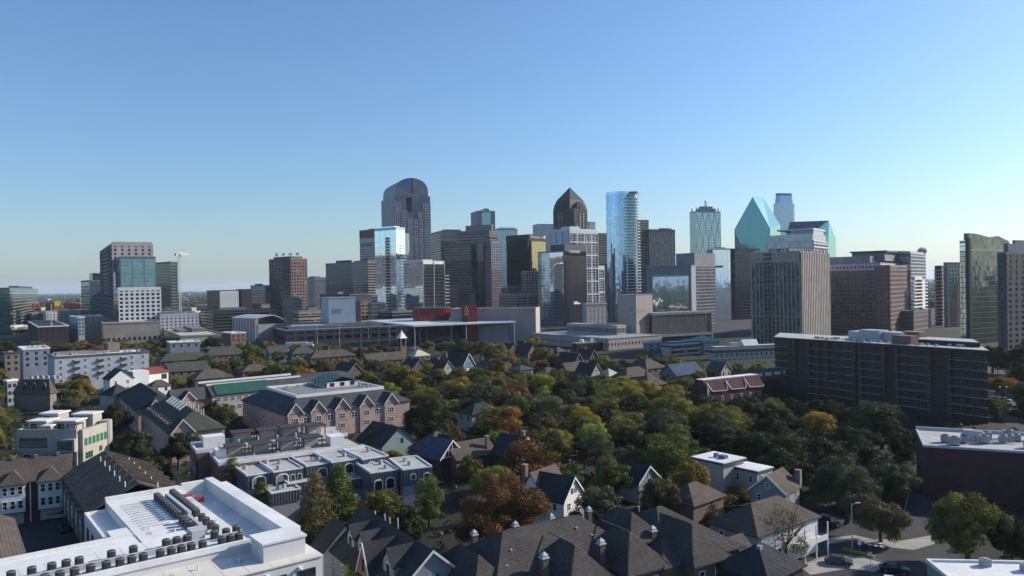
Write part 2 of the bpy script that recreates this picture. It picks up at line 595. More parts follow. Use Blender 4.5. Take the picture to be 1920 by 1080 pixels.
# white grid tower
t = Tw('office_tower', 'stepped tower with white window grid below and teal glass above', 'office tower', 190, 222, 301, 543, 750, 58)
t.box('body', g_dark); t.clad('window_grid', c_white, faces='BC', fh=3.95, bay=4.6, sp=0.42, pw=1.9, z0=12, pr=0.5)
x1 = -1.5
t.box('glass_wing', g_grey, 0, t.z(508), (-t.L - .2, -t.L * .12, -0.3, t.R * .9)); t.clad('wing_bands', c_slate, faces='A', fh=4, sp=0.25, pw=0, z1=t.z(508), rect=(-t.L - .2, -t.L * .12, -0.3, t.R * .9))
zt = t.z(483)
rc = (-t.L * .75, x1, t.R * 0.06, t.R * 0.9)
t.box('glass_shaft', g_teal, t.H, zt, rc); t.clad('shaft_mullions', c_slate, faces='AB', fh=4, bay=(rc[3] - rc[2]) / 3.01, sp=0.06, pw=0.9, pr=0.25, z0=t.H, z1=zt, rect=rc)
t.roof(mech=0, rect=rc, z=zt); t.roof(mech=0, par=2.2, m=c_white)
t = Tw('podium_building', 'blank tan windowless podium at the foot of the white-grid tower', 'building', 150, 193, 299, 608, 700, 60)
t.box('wall', c_tan, 0); t.roof(c_tan, mech=1); t.clad('window_strip', g_dark, faces='B', fh=3.6, bay=4.2, sp=0, pw=1.8, pr=0.05, z0=4, z1=7)
t.box('glazed_end', g_grey, 0.2, t.H * .8, (-t.L * .35, -t.L * .12, -0.25, 3))
t = Tw('glass_block', 'dark green glass office slab right of the white-grid tower', 'office block', 290, 320, 333, 492, 1000, 42)
t.box('body', g_green); t.clad('floor_bands', c_greenband, faces='BC', sp=0.4, pw=0, pr=0.6); t.clad('mullions', c_dk, faces='A', sp=0.12, pw=0.1, bay=3, pr=.1); t.roof(mech=0)
t = Tw('garage_block', 'blue grey garage podium below the green glass slab', 'building', 292, 330, 336, 585, 930, 50)
t.box('body', c_slate); t.clad('deck_bands', c_grey, fh=3.2, sp=0.5, pw=0, pr=.2); t.roof(mech=0)
# tower crane
p = W(337.5, 540, 1000)
t = thing('tower_crane', 'slim white tower crane standing alone right of the green slab', 'crane', (p.x, p.y, 0), rad(95))
zt = W(337.5, 476, 1000).z
mb = MB()
for (a, b) in ((-1, -1), (1, -1), (1, 1), (-1, 1)):
    mb.bar((a, b, 0), (a, b, zt), 0.22)
k = 0
while k * 4 < zt - 4:
    z = k * 4
    s1 = 1 if k % 2 else -1
    mb.bar((-s1, -1, z), (s1, -1, z + 4), 0.14).bar((-1, -s1, z), (-1, s1, z + 4), 0.14).bar((s1, 1, z), (-s1, 1, z + 4), 0.14)
    k += 1
mb.build('mast', c_white, t)
mb = MB()
mb.bar((0, -1, zt), (38, -1, zt), .3).bar((0, 1, zt), (38, 1, zt), .3).bar((0, 0, zt + 2.4), (38, 0, zt + 1.2), .3)
for k in range(12):
    mb.bar((k * 3.1, -1, zt), (k * 3.1 + 1.5, 0, zt + 2.3), .16).bar((k * 3.1 + 1.5, 0, zt + 2.3), (k * 3.1 + 3.1, 1, zt), .16)
mb.build('jib', c_white, t)
MB().bar((-14, -1, zt), (0, -1, zt), .3).bar((-14, 1, zt), (0, 1, zt), .3).box(-15, -1.2, zt - 3, -11, 1.2, zt).build('counterweight_arm', c_pale, t)
MB().bar((0, 0, zt), (0, 0, W(337.5, 470, 1000).z), .5).bar((0, 0, zt + 4), (20, 0, zt + 2), .1).build('mast_head', c_white, t)
MB().box(-1.2, -3, zt - 3, 1.2, -1.1, zt - .4).build('cab', c_white, t)
# apartments right of podium
t = Tw('apartment_block', 'beige four storey flats with pale bays right of the tan podium', 'apartment block', 286, 300, 372, 591, 760, 58)
t.box('body', g_dark); t.clad('wall_grid', c_pale, fh=3.3, bay=4.2, sp=0.55, pw=2.3); t.roof(c_pale, mech=3, mh=3)
t = Tw('low_hall', 'low cream hall with flat roof right of the tan podium', 'building', 298, 338, 420, 632, 640, 60)
t.box('body', mat('cream_wall', (0.42, 0.39, 0.30), .85)); t.roof(c_tan, mech=2, mh=3); t.clad('window_bays', g_dark, faces='B', bay=16, sp=0, pw=6, pr=.05, z0=.5, z1=4)
t = Tw('cube_building', 'black cube building with a white perforated facade', 'office block', 388, 412, 447, 546, 900, 52)
t.box('body', c_black); t.clad('perforated_facade', c_white, faces='B', fh=3.1, bay=2.6, sp=0.55, pw=1.3, pr=.5, z0=t.z(580)); t.roof(c_black, mech=0)
t = Tw('cube_building', 'plain black block directly right of the white perforated facade', 'office block', 443, 452, 472, 544, 915, 50)
t.box('body', c_black); t.clad('floor_bands', c_dk, sp=0.3, pw=0, pr=.15); t.roof(c_black, mech=0)
t = Tw('low_block', 'long dark low block in front of the black cube building', 'building', 376, 400, 505, 583, 880, 55)
t.box('body', g_black); t.clad('floor_bands', c_dk, sp=0.45, pw=0); t.roof(c_dk, mech=2)
t = Tw('glass_block', 'small green glass block left of the dish-topped tower', 'office block', 470, 497, 512, 536, 1150, 50)
t.box('body', g_green); t.clad('floor_bands', c_greenband, sp=0.35, pw=0); t.roof(mech=1)
t = Tw('low_block', 'low tan and brown shopfront block left of the dish-topped tower', 'building', 470, 490, 505, 572, 930, 50)
t.box('body', g_dark); t.clad('floor_bands', c_tan, sp=0.5, pw=.5, fh=3.5); t.roof(mech=0)
# tower with dishes
t = Tw('office_tower', 'brown grid tower with four satellite dishes on its roof', 'office tower', 505, 545, 576, 486, 950, 38)
t.box('body', g_dark); t.clad('window_grid', c_red, faces='BC', fh=3.9, bay=4.4, sp=0.42, pw=1.6); t.clad('wall_bands', c_brown, faces='AD', fh=3.9, bay=8, sp=0.5, pw=1.2)  # warm sunlight painted as red on the right face, shade as brown
zc = t.z(480)
t.box('crown', c_bronze, t.H, zc, (-t.L + 4, -4, 4, t.R - 4)); t.roof(c_red, mech=0)
for i in range(4):
    q = put(MB().cyl(0, 0, 0, 1.3, 0.3, 2.4, 12).mesh('dish', c_white), 'satellite_dish', t.root, (-t.L + 8 + i * (t.L - 14) / 3 + 2, 5 + i * 3, zc + 2.2))
    q.rotation_euler = (rad(50), 0, rad(20))
    MB().cyl(0, 0, -2.6, 0.2, .35, n=6).build('stand', c_steel, q)
MB().bar((-t.L + 7, 6, zc), (-t.L + 7, 6, zc + 7), .2).bar((-t.L + 5.5, 6, zc + 5), (-t.L + 8.5, 6, zc + 5), .15).bar((-t.L + 6, 6, zc + 6.5), (-t.L + 8, 6, zc + 6.5), .15).build('antenna', c_steel, t.root)
t = Tw('office_block', 'hazy grey slab behind, right of the dish-topped tower', 'office block', 560, 590, 611, 521, 1350, 45)
t.box('body', g_grey); t.clad('wall_grid', c_slate, sp=0.35, pw=.8, bay=4); t.roof(mech=1)
t = Tw('low_block', 'grey mid-rise with small windows at the foot of the dish-topped tower', 'building', 530, 548, 566, 562, 880, 42)
t.box('body', g_dark); t.clad('wall_grid', c_grey, sp=.5, pw=1.6, bay=3.6); t.roof(mech=1)
t = Tw('low_block', 'tan flat-roofed block left of the pale blue box', 'building', 548, 560, 604, 584, 850, 50)
t.box('body', c_tan); t.clad('window_bays', g_dark, fh=4, sp=.4, pw=0, pr=.05, z1=t.H - 3); t.roof(c_grey, mech=2)
for (a, b, c, y, d, lb) in ((611, 661, 674, 493, 1200, 'dark banded mid-rise with a roof box, left of the glass residential tower'),
                            (664, 690, 712, 489, 1120, 'dark banded mid-rise half hidden behind the glass residential tower')):
    t = Tw('office_tower', lb, 'office tower', a, b, c, y, d, 38 if a == 611 else 50)
    t.box('body', g_golddk); t.clad('spandrel_bands', c_slate if a > 611 else c_grey, faces='AD', sp=.45, pw=0); t.clad('end_bands', c_tan, faces='BC', sp=.5, pw=0)
    t.box('penthouse', c_dk, t.H, t.z(y - 6), (-t.L * .7, -t.L * .2, 5, t.R - 4)); t.roof(mech=0)
t = Tw('office_tower', 'striped office tower with a maroon top band behind the glass residential tower', 'office tower', 675, 704, 712, 431, 1300, 35)
t.box('body', g_dark); t.clad('floor_bands', c_pale, sp=.5, pw=0, z1=t.z(462)); t.clad('pale_band', c_pale, fh=14, sp=1, pw=0, z0=t.z(454), z1=t.z(446), pr=.5)
t.clad('maroon_band', mat('maroon_panel', (0.16, 0.05, 0.05), .6), fh=14, sp=1, pw=0, z0=t.z(445), z1=t.z(431), pr=.5); t.roof(mech=1)
t = Tw('connector_block', 'dark link block behind the pale blue box', 'building', 600, 655, 690, 553, 960, 40)
t.box('body', c_dk); t.roof(mech=1); t.clad('floor_bands', c_black, sp=.3, pw=0, pr=.1)
# ---- glass residential tower
t = Tw('glass_tower', 'pale mirror-glass residential tower with a stacked column of balconies', 'residential tower', 703, 743, 760, 427, 900, 38)
t.box('body', g_blue); t.clad('mullions', c_white, fh=7.4, bay=9, sp=.02, pw=.12, pr=.06)
t.box('lift_tower', g_blue, t.H, t.z(423), (-t.L + 4, -6, 3, t.R - 3)); t.roof(c_white, mech=0, par=1.0)
mb, mw = MB(), MB()
n = int((t.H - 8) / 3.55)
u0, u1 = -t.L * .50, -t.L * .28
for i in range(1, n):
    z = i * 3.55
    mb.box(u0, -1.8, z, u1, .1, z + .35)
    mw.box(u0 + .4, -.08, z + .5, u1 - .4, .05, z + 3.0)
mb.build('balcony_slabs', c_white, t.root, 'stuff'); mw.build('balcony_doors', g_dark, t.root, 'stuff')
mb = MB()
for i in range(1, n - 2):
    mb.box(0.0, t.R * .35, i * 3.55, 2.4, t.R, i * 3.55 + .4)
mb.build('side_balcony_slabs', c_white, t.root, 'stuff')
t.box('rear_bay', g_grey, 0, t.z(436), (-t.L * .6, -.3, t.R, t.R * 1.5))
# ---- arched-top skyscraper
t = Tw('skyscraper', 'tall skyscraper with rounded arch crown and a slot through its upper floors', 'skyscraper', 716, 740, 808, 366, 1215, 67)
L, R, H = t.L, t.R, t.H
za, zb, zs = t.z(397), t.z(369), t.z(405)      # slot bottom, top
ya, yb = R * .33, R * .50
t.box('body', c_slate, 0, za)
t.box('body_shoulder', c_slate, za, H, (-L, 0, 0, ya)); t.box('body_shoulder', c_slate, za, H, (-L, 0, yb, R))
t.box('slot_lintel', c_slate, zb, H, (-L, -.4, ya, yb))
yc0, yc1 = R * .055, R * .945
zt = t.z(332)
arc = []
zk = H + (zt - H) * .22
for i in range(25):
    a = math.pi * i / 24
    arc.append((yc0 + (yc1 - yc0) * (0.5 - 0.5 * math.cos(a)), zk + (zt - zk) * math.sin(a) ** 0.85))
pts = [(0, yc0, H + .02)] + [(0, y, z) for (y, z) in arc] + [(0, yc1, H + .02)]
MB().extr([(-0.6, p[1], p[2]) for p in pts], (-L + 1.2, 0, 0)).build('arched_crown', c_slate, t.root)
MB().box(-.7, R * .49, t.z(361), .02 - .35, R * .53, zt - .6).build('crown_slit', c_black, t.root)
mb = MB()
for i in range(1, 14):
    y = R * i / 14
    if ya - 1 < y < yb + 1 or abs(y - R * .51) < 2:
        continue
    mb.box(-.05, y - .15, t.z(420), .12, y + .15, H)
for i in range(1, 9):
    x = -L * i / 9
    mb.box(x - .15, -.12, 0, x + .15, .05, H)
mb.build('panel_joints', c_dk, t.root, 'stuff')
mb, mw = MB(), MB()
steps = ((0.02, .17, 378), (.17, .33, 394), (.33, .52, 409), (.52, .66, 410), (.66, .80, 396), (.80, .985, 381))
for (a, b, py) in steps:
    z1 = t.z(py)
    y0, y1 = R * a, R * b
    mw.box(-.05, y0, 0, 2.2, y1, z1 - .8)
    nb = max(2, round((y1 - y0) / 3.1))
    for i in range(nb + 1):
        y = y0 + (y1 - y0) * i / nb
        mb.box(2.1, y - .55, 0, 2.95, y + .55, z1 + .6)
    nf = int(z1 / 4)
    for i in range(nf):
        mb.box(2.1, y0, i * z1 / nf, 2.55, y1, i * z1 / nf + 1.0)
mb.build('granite_grid', c_mauve, t.root, 'stuff'); mw.build('stepped_bays', g_dark, t.root)
lg = MB()
cy, cz, r = R * .36, t.z(341), 5.6
for k in range(4):
    a = k * math.pi / 2
    P = []
    for (u, v) in ((-0.40 * r, r), (0.42 * r, r), (r, 0.42 * r), (r, 0.40 * r), (.0 * r, .42 * r), (-.40 * r, .42 * r)):
        c, s = math.cos(a), math.sin(a)
        P.append((-.6 + .05, cy + u * c - v * s, cz + u * s + v * c))
    lg.extr(P, (.5, 0, 0))
lg.build('ring_emblem', mat('emblem_blue', (0.02, 0.14, 0.55), .4), t.root)
# ---- fins tower next to red drum
t = Tw('office_tower', 'mid-rise glass tower with dark vertical fins beside the red drum', 'office tower', 757, 793, 833, 490, 850, 46)
t.box('body', g_silver); t.clad('fins', c_dk, faces='BC', fh=4, bay=1.9, sp=.15, pw=.45, pr=.7, z1=t.H - 3, rect=(-t.L, 0, 1, t.R)); t.box('dark_glazing', g_black, 0, t.H - 4, (-2, .12, t.R * .1, t.R))
t.clad('white_edge', c_white, faces='BC', bay=t.R / 2.01, sp=0, pw=.35, pr=.9); t.box('white_cap', c_white, t.H, t.z(486.5), (-t.L, -.2, 0, t.R * .45)); t.clad('mullions', c_white, faces='A', fh=4, sp=.03, pw=0, pr=.05); t.roof(c_white, mech=0, par=.8)
mb = MB()
for i in range(16):
    mb.box(-.2, t.R, i * 3.9 + 3, 1.5, t.R + 6, i * 3.9 + 3.9)
mb.build('rear_balconies', c_pale, t.root, 'stuff')
# ---- dark green / bronze tower
t = Tw('office_tower', 'olive-bronze office slab with a dark step right of the arched skyscraper', 'office tower', 809, 827, 890, 434, 1320, 68)
t.box('body', g_golddk); t.clad('bands', mat('panel_olive', (0.17, 0.18, 0.13), .5), faces='B', fh=11, sp=.75, pw=0, z0=t.z(452)); t.clad('dark_side', c_dk, faces='A', sp=.4, pw=0); t.clad('dark_bands', c_dk, faces='B', sp=.5, pw=0, z1=t.z(453)); t.roof(mech=1)
# ---- arched small tower and neighbours
t = Tw('office_tower', 'distant tower with small barrel-arched top and green glass centre', 'skyscraper', 884, 896, 929, 396, 1750, 72)
t.box('body', c_grey); t.clad('pier_grid', c_slate, sp=.3, pw=1.5, bay=6); R = t.R
t.box('glass_centre', g_teal, 0, t.z(399), (-1, .7, R * .25, R * .75))
pts = [(.7, R * .25, t.z(399))] + [(.7, R * .5 - R * .25 * math.cos(math.pi * i / 10), t.z(399) + (t.z(390) - t.z(399)) * math.sin(math.pi * i / 10)) for i in range(11)]
MB().extr(pts, (-t.L, 0, 0)).build('barrel_top', g_green, t.root); t.roof(mech=0)
t = Tw('office_tower', 'grey tower of fine vertical ribs below the barrel-arched one', 'office tower', 874, 922, 926, 422, 1450, 28)
t.box('body', g_dark); t.clad('ribs', c_grey, sp=.2, pw=1.2, bay=2.8); t.roof(mech=0)
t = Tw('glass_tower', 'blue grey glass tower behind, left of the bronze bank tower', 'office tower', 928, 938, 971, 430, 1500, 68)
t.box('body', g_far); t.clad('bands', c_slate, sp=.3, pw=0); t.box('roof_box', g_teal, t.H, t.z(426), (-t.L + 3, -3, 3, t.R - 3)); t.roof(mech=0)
# ---- big brown banded
t = Tw('office_tower', 'broad brown banded office tower stepped at its left shoulder', 'office tower', 841, 918, 934, 434, 1060, 33)
L, R = t.L, t.R
t.box('body', g_golddk, 0, t.H, (-L * .78, 0, 0, R)); t.clad('spandrel_bands', c_brown, sp=.5, pw=0, rect=(-L * .78, 0, 0, R)); t.roof(c_bronze, mech=0, rect=(-L * .78, 0, 0, R))
rc = (-L, -L * .35, -9, R * .8)
t.box('lower_wing', g_golddk, 0, t.z(457), rc); t.clad('wing_bands', mat('granite_plum', (0.12, 0.095, 0.10), .7), sp=.5, pw=0, z1=t.z(457), rect=rc); t.roof(c_bronze, mech=0, rect=rc, z=t.z(457))
t.box('dark_corner', g_black, 0, t.z(455), (-L * .3, -L * .12, -2.2, 4))
t = Tw('apartment_tower', 'narrow tower of pale balconies against the brown banded tower', 'apartment tower', 910, 921, 941, 452, 1030, 60)
t.box('body', c_red); t.clad('balcony_grid', c_white, faces='B', fh=3.5, bay=3.4, sp=.38, pw=.6, pr=.9, z0=t.z(505)); t.clad('lower_grid', c_pink, faces='B', fh=3.5, bay=3.4, sp=.45, pw=.7, pr=.9, z1=t.z(506)); t.roof(mech=0)
# ---- bronze bank
t = Tw('bank_tower', 'bronze glass bank tower with a gold mirrored right face and lit sign', 'office tower', 950, 993, 1025, 441, 1060, 46)
t.box('body', g_golddk); t.clad('mullions', c_black, faces='ABCD', fh=4, bay=2.6, sp=.08, pw=.12, pr=.1)
t.box('gold_face', g_gold, t.z(510), t.z(452), (-.2, .25, t.R * .08, t.R * .95)); t.box('dark_crown', mat('bronze_crown', (0.045, 0.035, 0.035), .5), t.z(451), t.H + 1.5, (-t.L - .4, .4, -.4, t.R + .4))
mb = MB()
for i in range(6):
    z = t.z(462) + (t.z(448) - t.z(462)) * i / 6
mb.box(-2.6, -.55, t.z(462), -1.0, -.1, t.z(453)).box(-2.2, -.55, t.z(451.5), -1.2, -.1, t.z(448)).build('crown_lamps', c_pale, t.root)
def sign(txt, parent, loc, rot, size, m, name='lettering', ext=.12):
    cu = bpy.data.curves.new(name, 'FONT')
    cu.body = txt
    cu.size = size
    cu.extrude = ext
    cu.align_x = 'CENTER'
    cu.resolution_u = 2
    cu.materials.append(m)
    tmp = bpy.data.objects.new(name + '_curve', cu)
    COL.objects.link(tmp)
    bpy.context.view_layer.update()
    me = bpy.data.meshes.new_from_object(tmp)
    bpy.data.objects.remove(tmp)
    o = bpy.data.objects.new(name, me)
    COL.objects.link(o)
    o.parent = parent
    o.location = loc
    o.rotation_euler = rot
    return o
m_sign = mat('sign_white', (0.75, 0.75, 0.78), .5, var=.03)
FB = (rad(90), 0, rad(90))      # lettering on a right face
FA = (rad(90), 0, 0)            # lettering on a left face
sign('Billingsley', t.root, (.75, t.R * .30, t.z(446.0)), FB, 4.4, m_sign); sign('company', t.root, (.75, t.R * .66, t.z(446.0)), FB, 3.2, m_sign)
q = MB()
q.extr([(.6, t.R * .86 + 2.2 * math.cos(a * math.pi / 4), t.z(443.6) + 2.2 * math.sin(a * math.pi / 4)) for a in range(8)], (.4, 0, 0)).build('round_emblem', m_sign, t.root)
t = Tw('concrete_frame', 'pinkish concrete frame under construction in front of the bronze bank tower', 'building', 978, 986, 1012, 508, 990, 60)
t.box('core', c_dk, 0, t.H - 2, (-t.L, -1.5, 1.5, t.R)); t.clad('floor_frame', c_pink, faces='AB', fh=3.6, bay=4.4, sp=.18, pw=.5, pr=.4, z0=t.z(556)); 
t = Tw('parking_garage', 'open-deck parking garage with tan bands below the bronze bank tower', 'garage', 936, 966, 1012, 553, 930, 62)
t.box('body', c_black); t.clad('deck_bands', c_tan, fh=3.3, bay=9, sp=.38, pw=.7); t.roof(c_tan, mech=1)
t = Tw('low_block', 'maroon brick low block behind the parking garage', 'building', 940, 952, 1004, 541, 1000, 60)
t.box('body', c_red); t.roof(mech=1)
# ---- pyramid-topped skyscraper
t = Tw('skyscraper', 'dark granite skyscraper with a pyramid roof over curved shoulders', 'skyscraper', 1031, 1070, 1109, 390, 1216, 46)
L, R, H = t.L, t.R, t.H
c = L * .20
plan = [(-L + c, 0), (-c, 0), (0, c), (0, R - c), (-c, R), (-L + c, R), (-L, R - c), (-L, c)]
c_tc = mat('granite_dark', (0.036, 0.037, 0.045), .6, scale=.05, spec=.12)
cx, cy = -L / 2, R / 2
def shr(pl, k):
    return [(cx + (p[0] - cx) * k, cy + (p[1] - cy) * k) for p in pl]
MB().prism(plan, 0, H).build('shaft', c_tc, t.root)
sq = [(-L + c * .5, c * .5), (-c * .5, c * .5), (-c * .5, R - c * .5), (-L + c * .5, R - c * .5)]
z1, z2, z3 = t.z(382), t.z(372), t.z(346)
MB().prism(shr(sq, 1.0), H, z1, shr(sq, .94)).build('shoulder', c_tc, t.root)
MB().prism(shr(sq, .94), z1, z2, shr(sq, .80)).build('shoulder_upper', c_tc, t.root)
MB().prism(shr(sq, .80), z2, z3 - .3, shr(sq, .012)).build('pyramid_roof', mat('slate_roof', (0.05, 0.051, 0.057), .7, spec=.12), t.root)
mb, mw = MB(), MB()
for f, w in (('A', L), ('B', R)):
    for k in range(4):
        u = w * (.27 + .155 * k)
        t.strip(mb, f, u, u + w * .075, 20, t.z(396 + (k in (0, 3)) * 22), .5)
        for j in range(34):
            z = t.z(398 + (k in (0, 3)) * 22) - 4.1 * j - 3
            if z > 20:
                t.strip(mw, f, u + w * .012, u + w * .063, z, z + 2.2, .7)
mb.build('bay_strips', c_black, t.root, 'stuff'); mw.build('bay_windows', mat('window_frame_pale', (.30, .29, .29), .4), t.root, 'stuff')
for k, (px, py, nx, ny) in enumerate(((-L / 2, 0, 0, -1), (0, R / 2, 1, 0))):
    pts = []
    w = L * .17
    for i in range(9):
        a = math.pi * i / 8
        u, z = w * math.cos(a), z1 + (z2 - z1) * .6 * math.sin(a)
        pts.append((px + (u if ny else -nx * .6), py + (u if nx else -ny * .6), z))
    lo = [(pts[0][0], pts[0][1], H - 8), ]
    hi = [(pts[-1][0], pts[-1][1], H - 8)]
    MB().extr(lo + pts + hi, (-nx * L * .25, -ny * L * .25, 0)).build('arched_dormer', c_tc, t.root)
    MB().extr([(p[0] + nx * .25, p[1] + ny * .25, p[2]) for p in
               [(px - ny * 0 + (1.6 if ny else 0), py + (1.6 if nx else 0), H - 4), (px + (1.6 if ny else 0), py + (1.6 if nx else 0), z1), (px - (1.6 if ny else 0), py - (1.6 if nx else 0), z1), (px - (1.6 if ny else 0), py - (1.6 if nx else 0), H - 4)]], (-nx * .5, -ny * .5, 0)).build('dormer_window', g_dark, t.root)
MB().bar((cx, cy, z3 - 1), (cx, cy, z3 + 4), .25).build('finial', c_steel, t.root)
t = Tw('office_tower', 'grey ribbed tower peeking out left of the pyramid-topped skyscraper', 'office tower', 1000, 1010, 1040, 421, 1550, 70)
t.box('body', g_grey); t.clad('ribs', c_pale, sp=.2, pw=.9, bay=5); t.roof(mech=0)
t = Tw('office_tower', 'thin sliver of banded tower right of the pyramid-topped skyscraper', 'office tower', 1100, 1106, 1117, 417, 1500, 60)
t.box('body', g_grey); t.clad('bands', c_pale, sp=.4, pw=0); t.roof(mech=0)
t = Tw('office_tower', 'green grey banded tower just left of the curved glass tower', 'office tower', 1112, 1121, 1142, 438, 1350, 60)
t.box('body', g_green); t.clad('bands', c_grey, sp=.45, pw=.6, bay=8, z0=t.z(494)); t.clad('lower_bands', g_teal, sp=.4, pw=0, z1=t.z(495)); t.roof(mech=0)
# ---- white frame apartment tower
t = Tw('apartment_tower', 'white framed apartment tower with big square grid and stepped right side', 'apartment tower', 1032, 1068, 1121, 430, 1000, 52)
L, R, H = t.L, t.R, t.H
t.box('body', g_dark)
t.clad('floor_slabs', c_pale, faces='B', fh=3.5, bay=5.2, sp=.22, pw=1.1, pr=.3); t.clad('white_frames', c_white, faces='B', fh=17.5, bay=R / 4, sp=.10, pw=1.3, pr=.9)
t.box('pale_side', mat('panel_blue_white', (.45, .5, .56), .6), 0, H + .5, (-L - .2, -.5, -.25, 5)); t.clad('side_windows', g_dark, faces='A', fh=3.5, bay=L / 3, sp=0, pw=1.6, pr=.3, z1=H - 2)
mb = MB()
for k in range(9):
    mb.box(-L, -.6, H - 17.5 * k - 1, -.5, -.2, H - 17.5 * k)
mb.build('side_bands', c_white, t.root)
rc = (-L, 0.0, R, R * 1.22)
zs = t.z(498)
t.box('lower_step', g_dark, 0, zs, rc); t.clad('step_frames', c_white, faces='B', fh=17.5, bay=R / 4, sp=.10, pw=1.3, pr=.9, z1=zs, rect=rc); t.clad('step_slabs', c_pale, faces='B', fh=3.5, bay=4, sp=.3, pw=0.5, pr=.3, z1=zs, rect=rc)
t.box('penthouse', c_white, H, t.z(424), (-L * .5, -2, 3, R * .4)); t.roof(c_white, mech=0)
t = Tw('podium_building', 'cream panelled podium below the white framed apartment tower', 'building', 1092, 1099, 1137, 571, 890, 62)
t.box('wall', mat('cream_panel', (.52, .47, .40), .8)); t.clad('panel_joints', c_tan, faces='B', fh=9, bay=6, sp=.04, pw=.4, pr=.08); t.roof(c_white, mech=2, mh=3)
# ---- office tower with lettering
t = Tw('office_tower', 'black finned office tower with pale lettering and a mirror-glass left face', 'office tower', 1009, 1058, 1099, 471, 900, 44)
L, R, H = t.L, t.R, t.H
t.box('body', c_black); t.box('mirror_face', g_silver, 0, H - 1, (-L, -1.2, -.3, .2))
t.clad('fins', c_black, faces='BC', bay=2.0, sp=0, pw=.35, pr=.55); t.box('dark_glazing', glass('glass_ink', (.012, .016, .028), 0, .12, 2.0, 3.9, var=.4), 2, H - 5, (-1, .25, .5, R - .5))
t.box('roof_block', c_dk, H, t.z(458), (-L * .5, .8, .3, R)); t.roof(c_dk, mech=0, par=.8); t.clad('slab_lines', c_pale, faces='A', fh=3.9, sp=.03, pw=0, pr=.36)
sign('STEWARD', t.root, (1.1, R * .45, t.z(474)), FB, 4.6, m_sign)
MB().box(.6, R * .38, t.z(568.4), .9, R * .56, t.z(566.2)).box(.6, R * .38, t.z(571.2), .9, R * .68, t.z(569)).build('sign_panel', m_sign, t.root)
# ---- curved glass tower
C = W(1170, 450, 980)
t = thing('glass_tower', 'tall curved blue glass tower with white wraparound balconies on its right', 'residential tower', (C.x, C.y, 0), -rad(20))
H = W(1160, 361, 980).z
xl, xr = W(1137.5, 450, 980).x - C.x, W(1197.5, 450, 980).x - C.x
w = xr - xl
pl = []
for i in range(15):
    s = i / 14
    pl.append((xl + w * .66 * s, -6.5 * math.sin(math.pi * min(1, s * .9 + .05))))
pl += [(xl + w * .66, 22), (xl + w * .3, 27), (xl, 20)]
MB().prism(pl, 0, H - 2).build('glass_body', g_museum, t)
pl2 = [(xl + w * .62, -2.0)] + [(xl + w * .66 + (w * .26) * math.sin(math.pi * i / 10), -2 + 20 * i / 10 - 0.0) for i in range(11)] + [(xl + w * .6, 20)]
MB().prism(pl2, 0, H - 6).build('balcony_core', g_teal, t)
mb = MB()
nf = 42
pl3 = [(xl + w * .60, -4.6)] + [(xl + w * .66 + (w * .36) * math.sin(math.pi * (.12 + .88 * i / 12)), -4.4 + 26 * i / 12) for i in range(13)] + [(xl + w * .6, 21)]
for i in range(1, nf):
    z = i * (H - 5) / nf
    mb.prism(pl3, z, z + 1.0)
mb.build('balcony_slabs', c_white, t, 'stuff')
mb = MB()
for i in range(15):
    p = pl[i]
    mb.box(p[0] - .09, p[1] - .25, 0, p[0] + .09, p[1] + .1, H + 1.5)
mb.build('mullions', c_pale, t, 'stuff')
mb = MB()
for i in range(14):
    a, b = pl[i], pl[i + 1]
    mb.extr([(a[0], a[1] - .02, H - 2), (b[0], b[1] - .02, H - 2), (b[0], b[1] - .02, H + 1.2), (a[0], a[1] - .02, H + 1.2)], (0, .25, 0))
mb.build('glass_screen', g_blue, t)
MB().box(xl + w * .68, 2, H - 6, xl + w * .9, 16, H - .5).bar((xl + w * .98, -2, H - 6), (xl + w * .98, -2, H + .5), .4).bar((xl + w * .98, 12, H - 6), (xl + w * .98, 12, H + .5), .4).box(xl + w * .7, -3, H - .4, xl + w * .99, 14, H + .4).build('roof_frame', c_pale, t)
footprint((C.x, C.y, 0), -rad(20), xl, -8, xr, 28)
# ---- right of the curved tower
t = Tw('office_tower', 'brown banded slab behind, right of the curved glass tower', 'office tower', 1180, 1190, 1217, 413, 1300, 64)
t.box('body', g_golddk); t.clad('bands', mat('panel_taupe', (.18, .175, .185), .6), sp=.5, pw=0); t.roof(mech=0)
t = Tw('office_tower', 'navy tower with thin pale vertical lines', 'office tower', 1210, 1218, 1266, 431, 1300, 66)
t.box('body', g_black); t.clad('pale_lines', c_pale, bay=5.4, sp=0, pw=.5, pr=.4); t.clad('top_cap', c_dk, fh=3, sp=1, pw=0, z0=t.H - 3, pr=.7); t.roof(c_dk, mech=3)
t = Tw('office_block', 'concrete office block with a large mirror window set in its face', 'office block', 1212, 1296, 1306, 499, 840, 22)
t.box('body', c_grey); t.roof(c_grey, mech=0)
x0 = -t.L * .86
t.box('mirror_window', g_silver, t.z(582), t.z(518), (x0, -t.L * .06, -.25, 2)); t.clad('window_hood', c_pale, faces='A', fh=3, sp=1, pw=0, z0=t.z(518), z1=t.z(515), pr=.6, rect=(x0, -t.L * .06, 0, 5)); 
t = Tw('office_tower', 'tall concrete block with a dense grid of windows right of the mirror window', 'office tower', 1268, 1302, 1341, 476, 870, 46)
t.box('body', g_dark); t.clad('window_grid', c_grey, faces='BC', fh=3.9, bay=2.4, sp=.35, pw=.55, z1=t.z(498)); t.box('blank_side', c_grey, 0, t.H, (-t.L, -.5, -.2, 3)); t.box('blank_crown', c_grey, t.z(498), t.H, (-t.L, .35, -.3, t.R)); t.roof(c_grey, mech=0)
t = Tw('glass_tower', 'pale mirrored glass block low behind the concrete grid tower', 'office block', 1325, 1337, 1377, 467, 1120, 68)
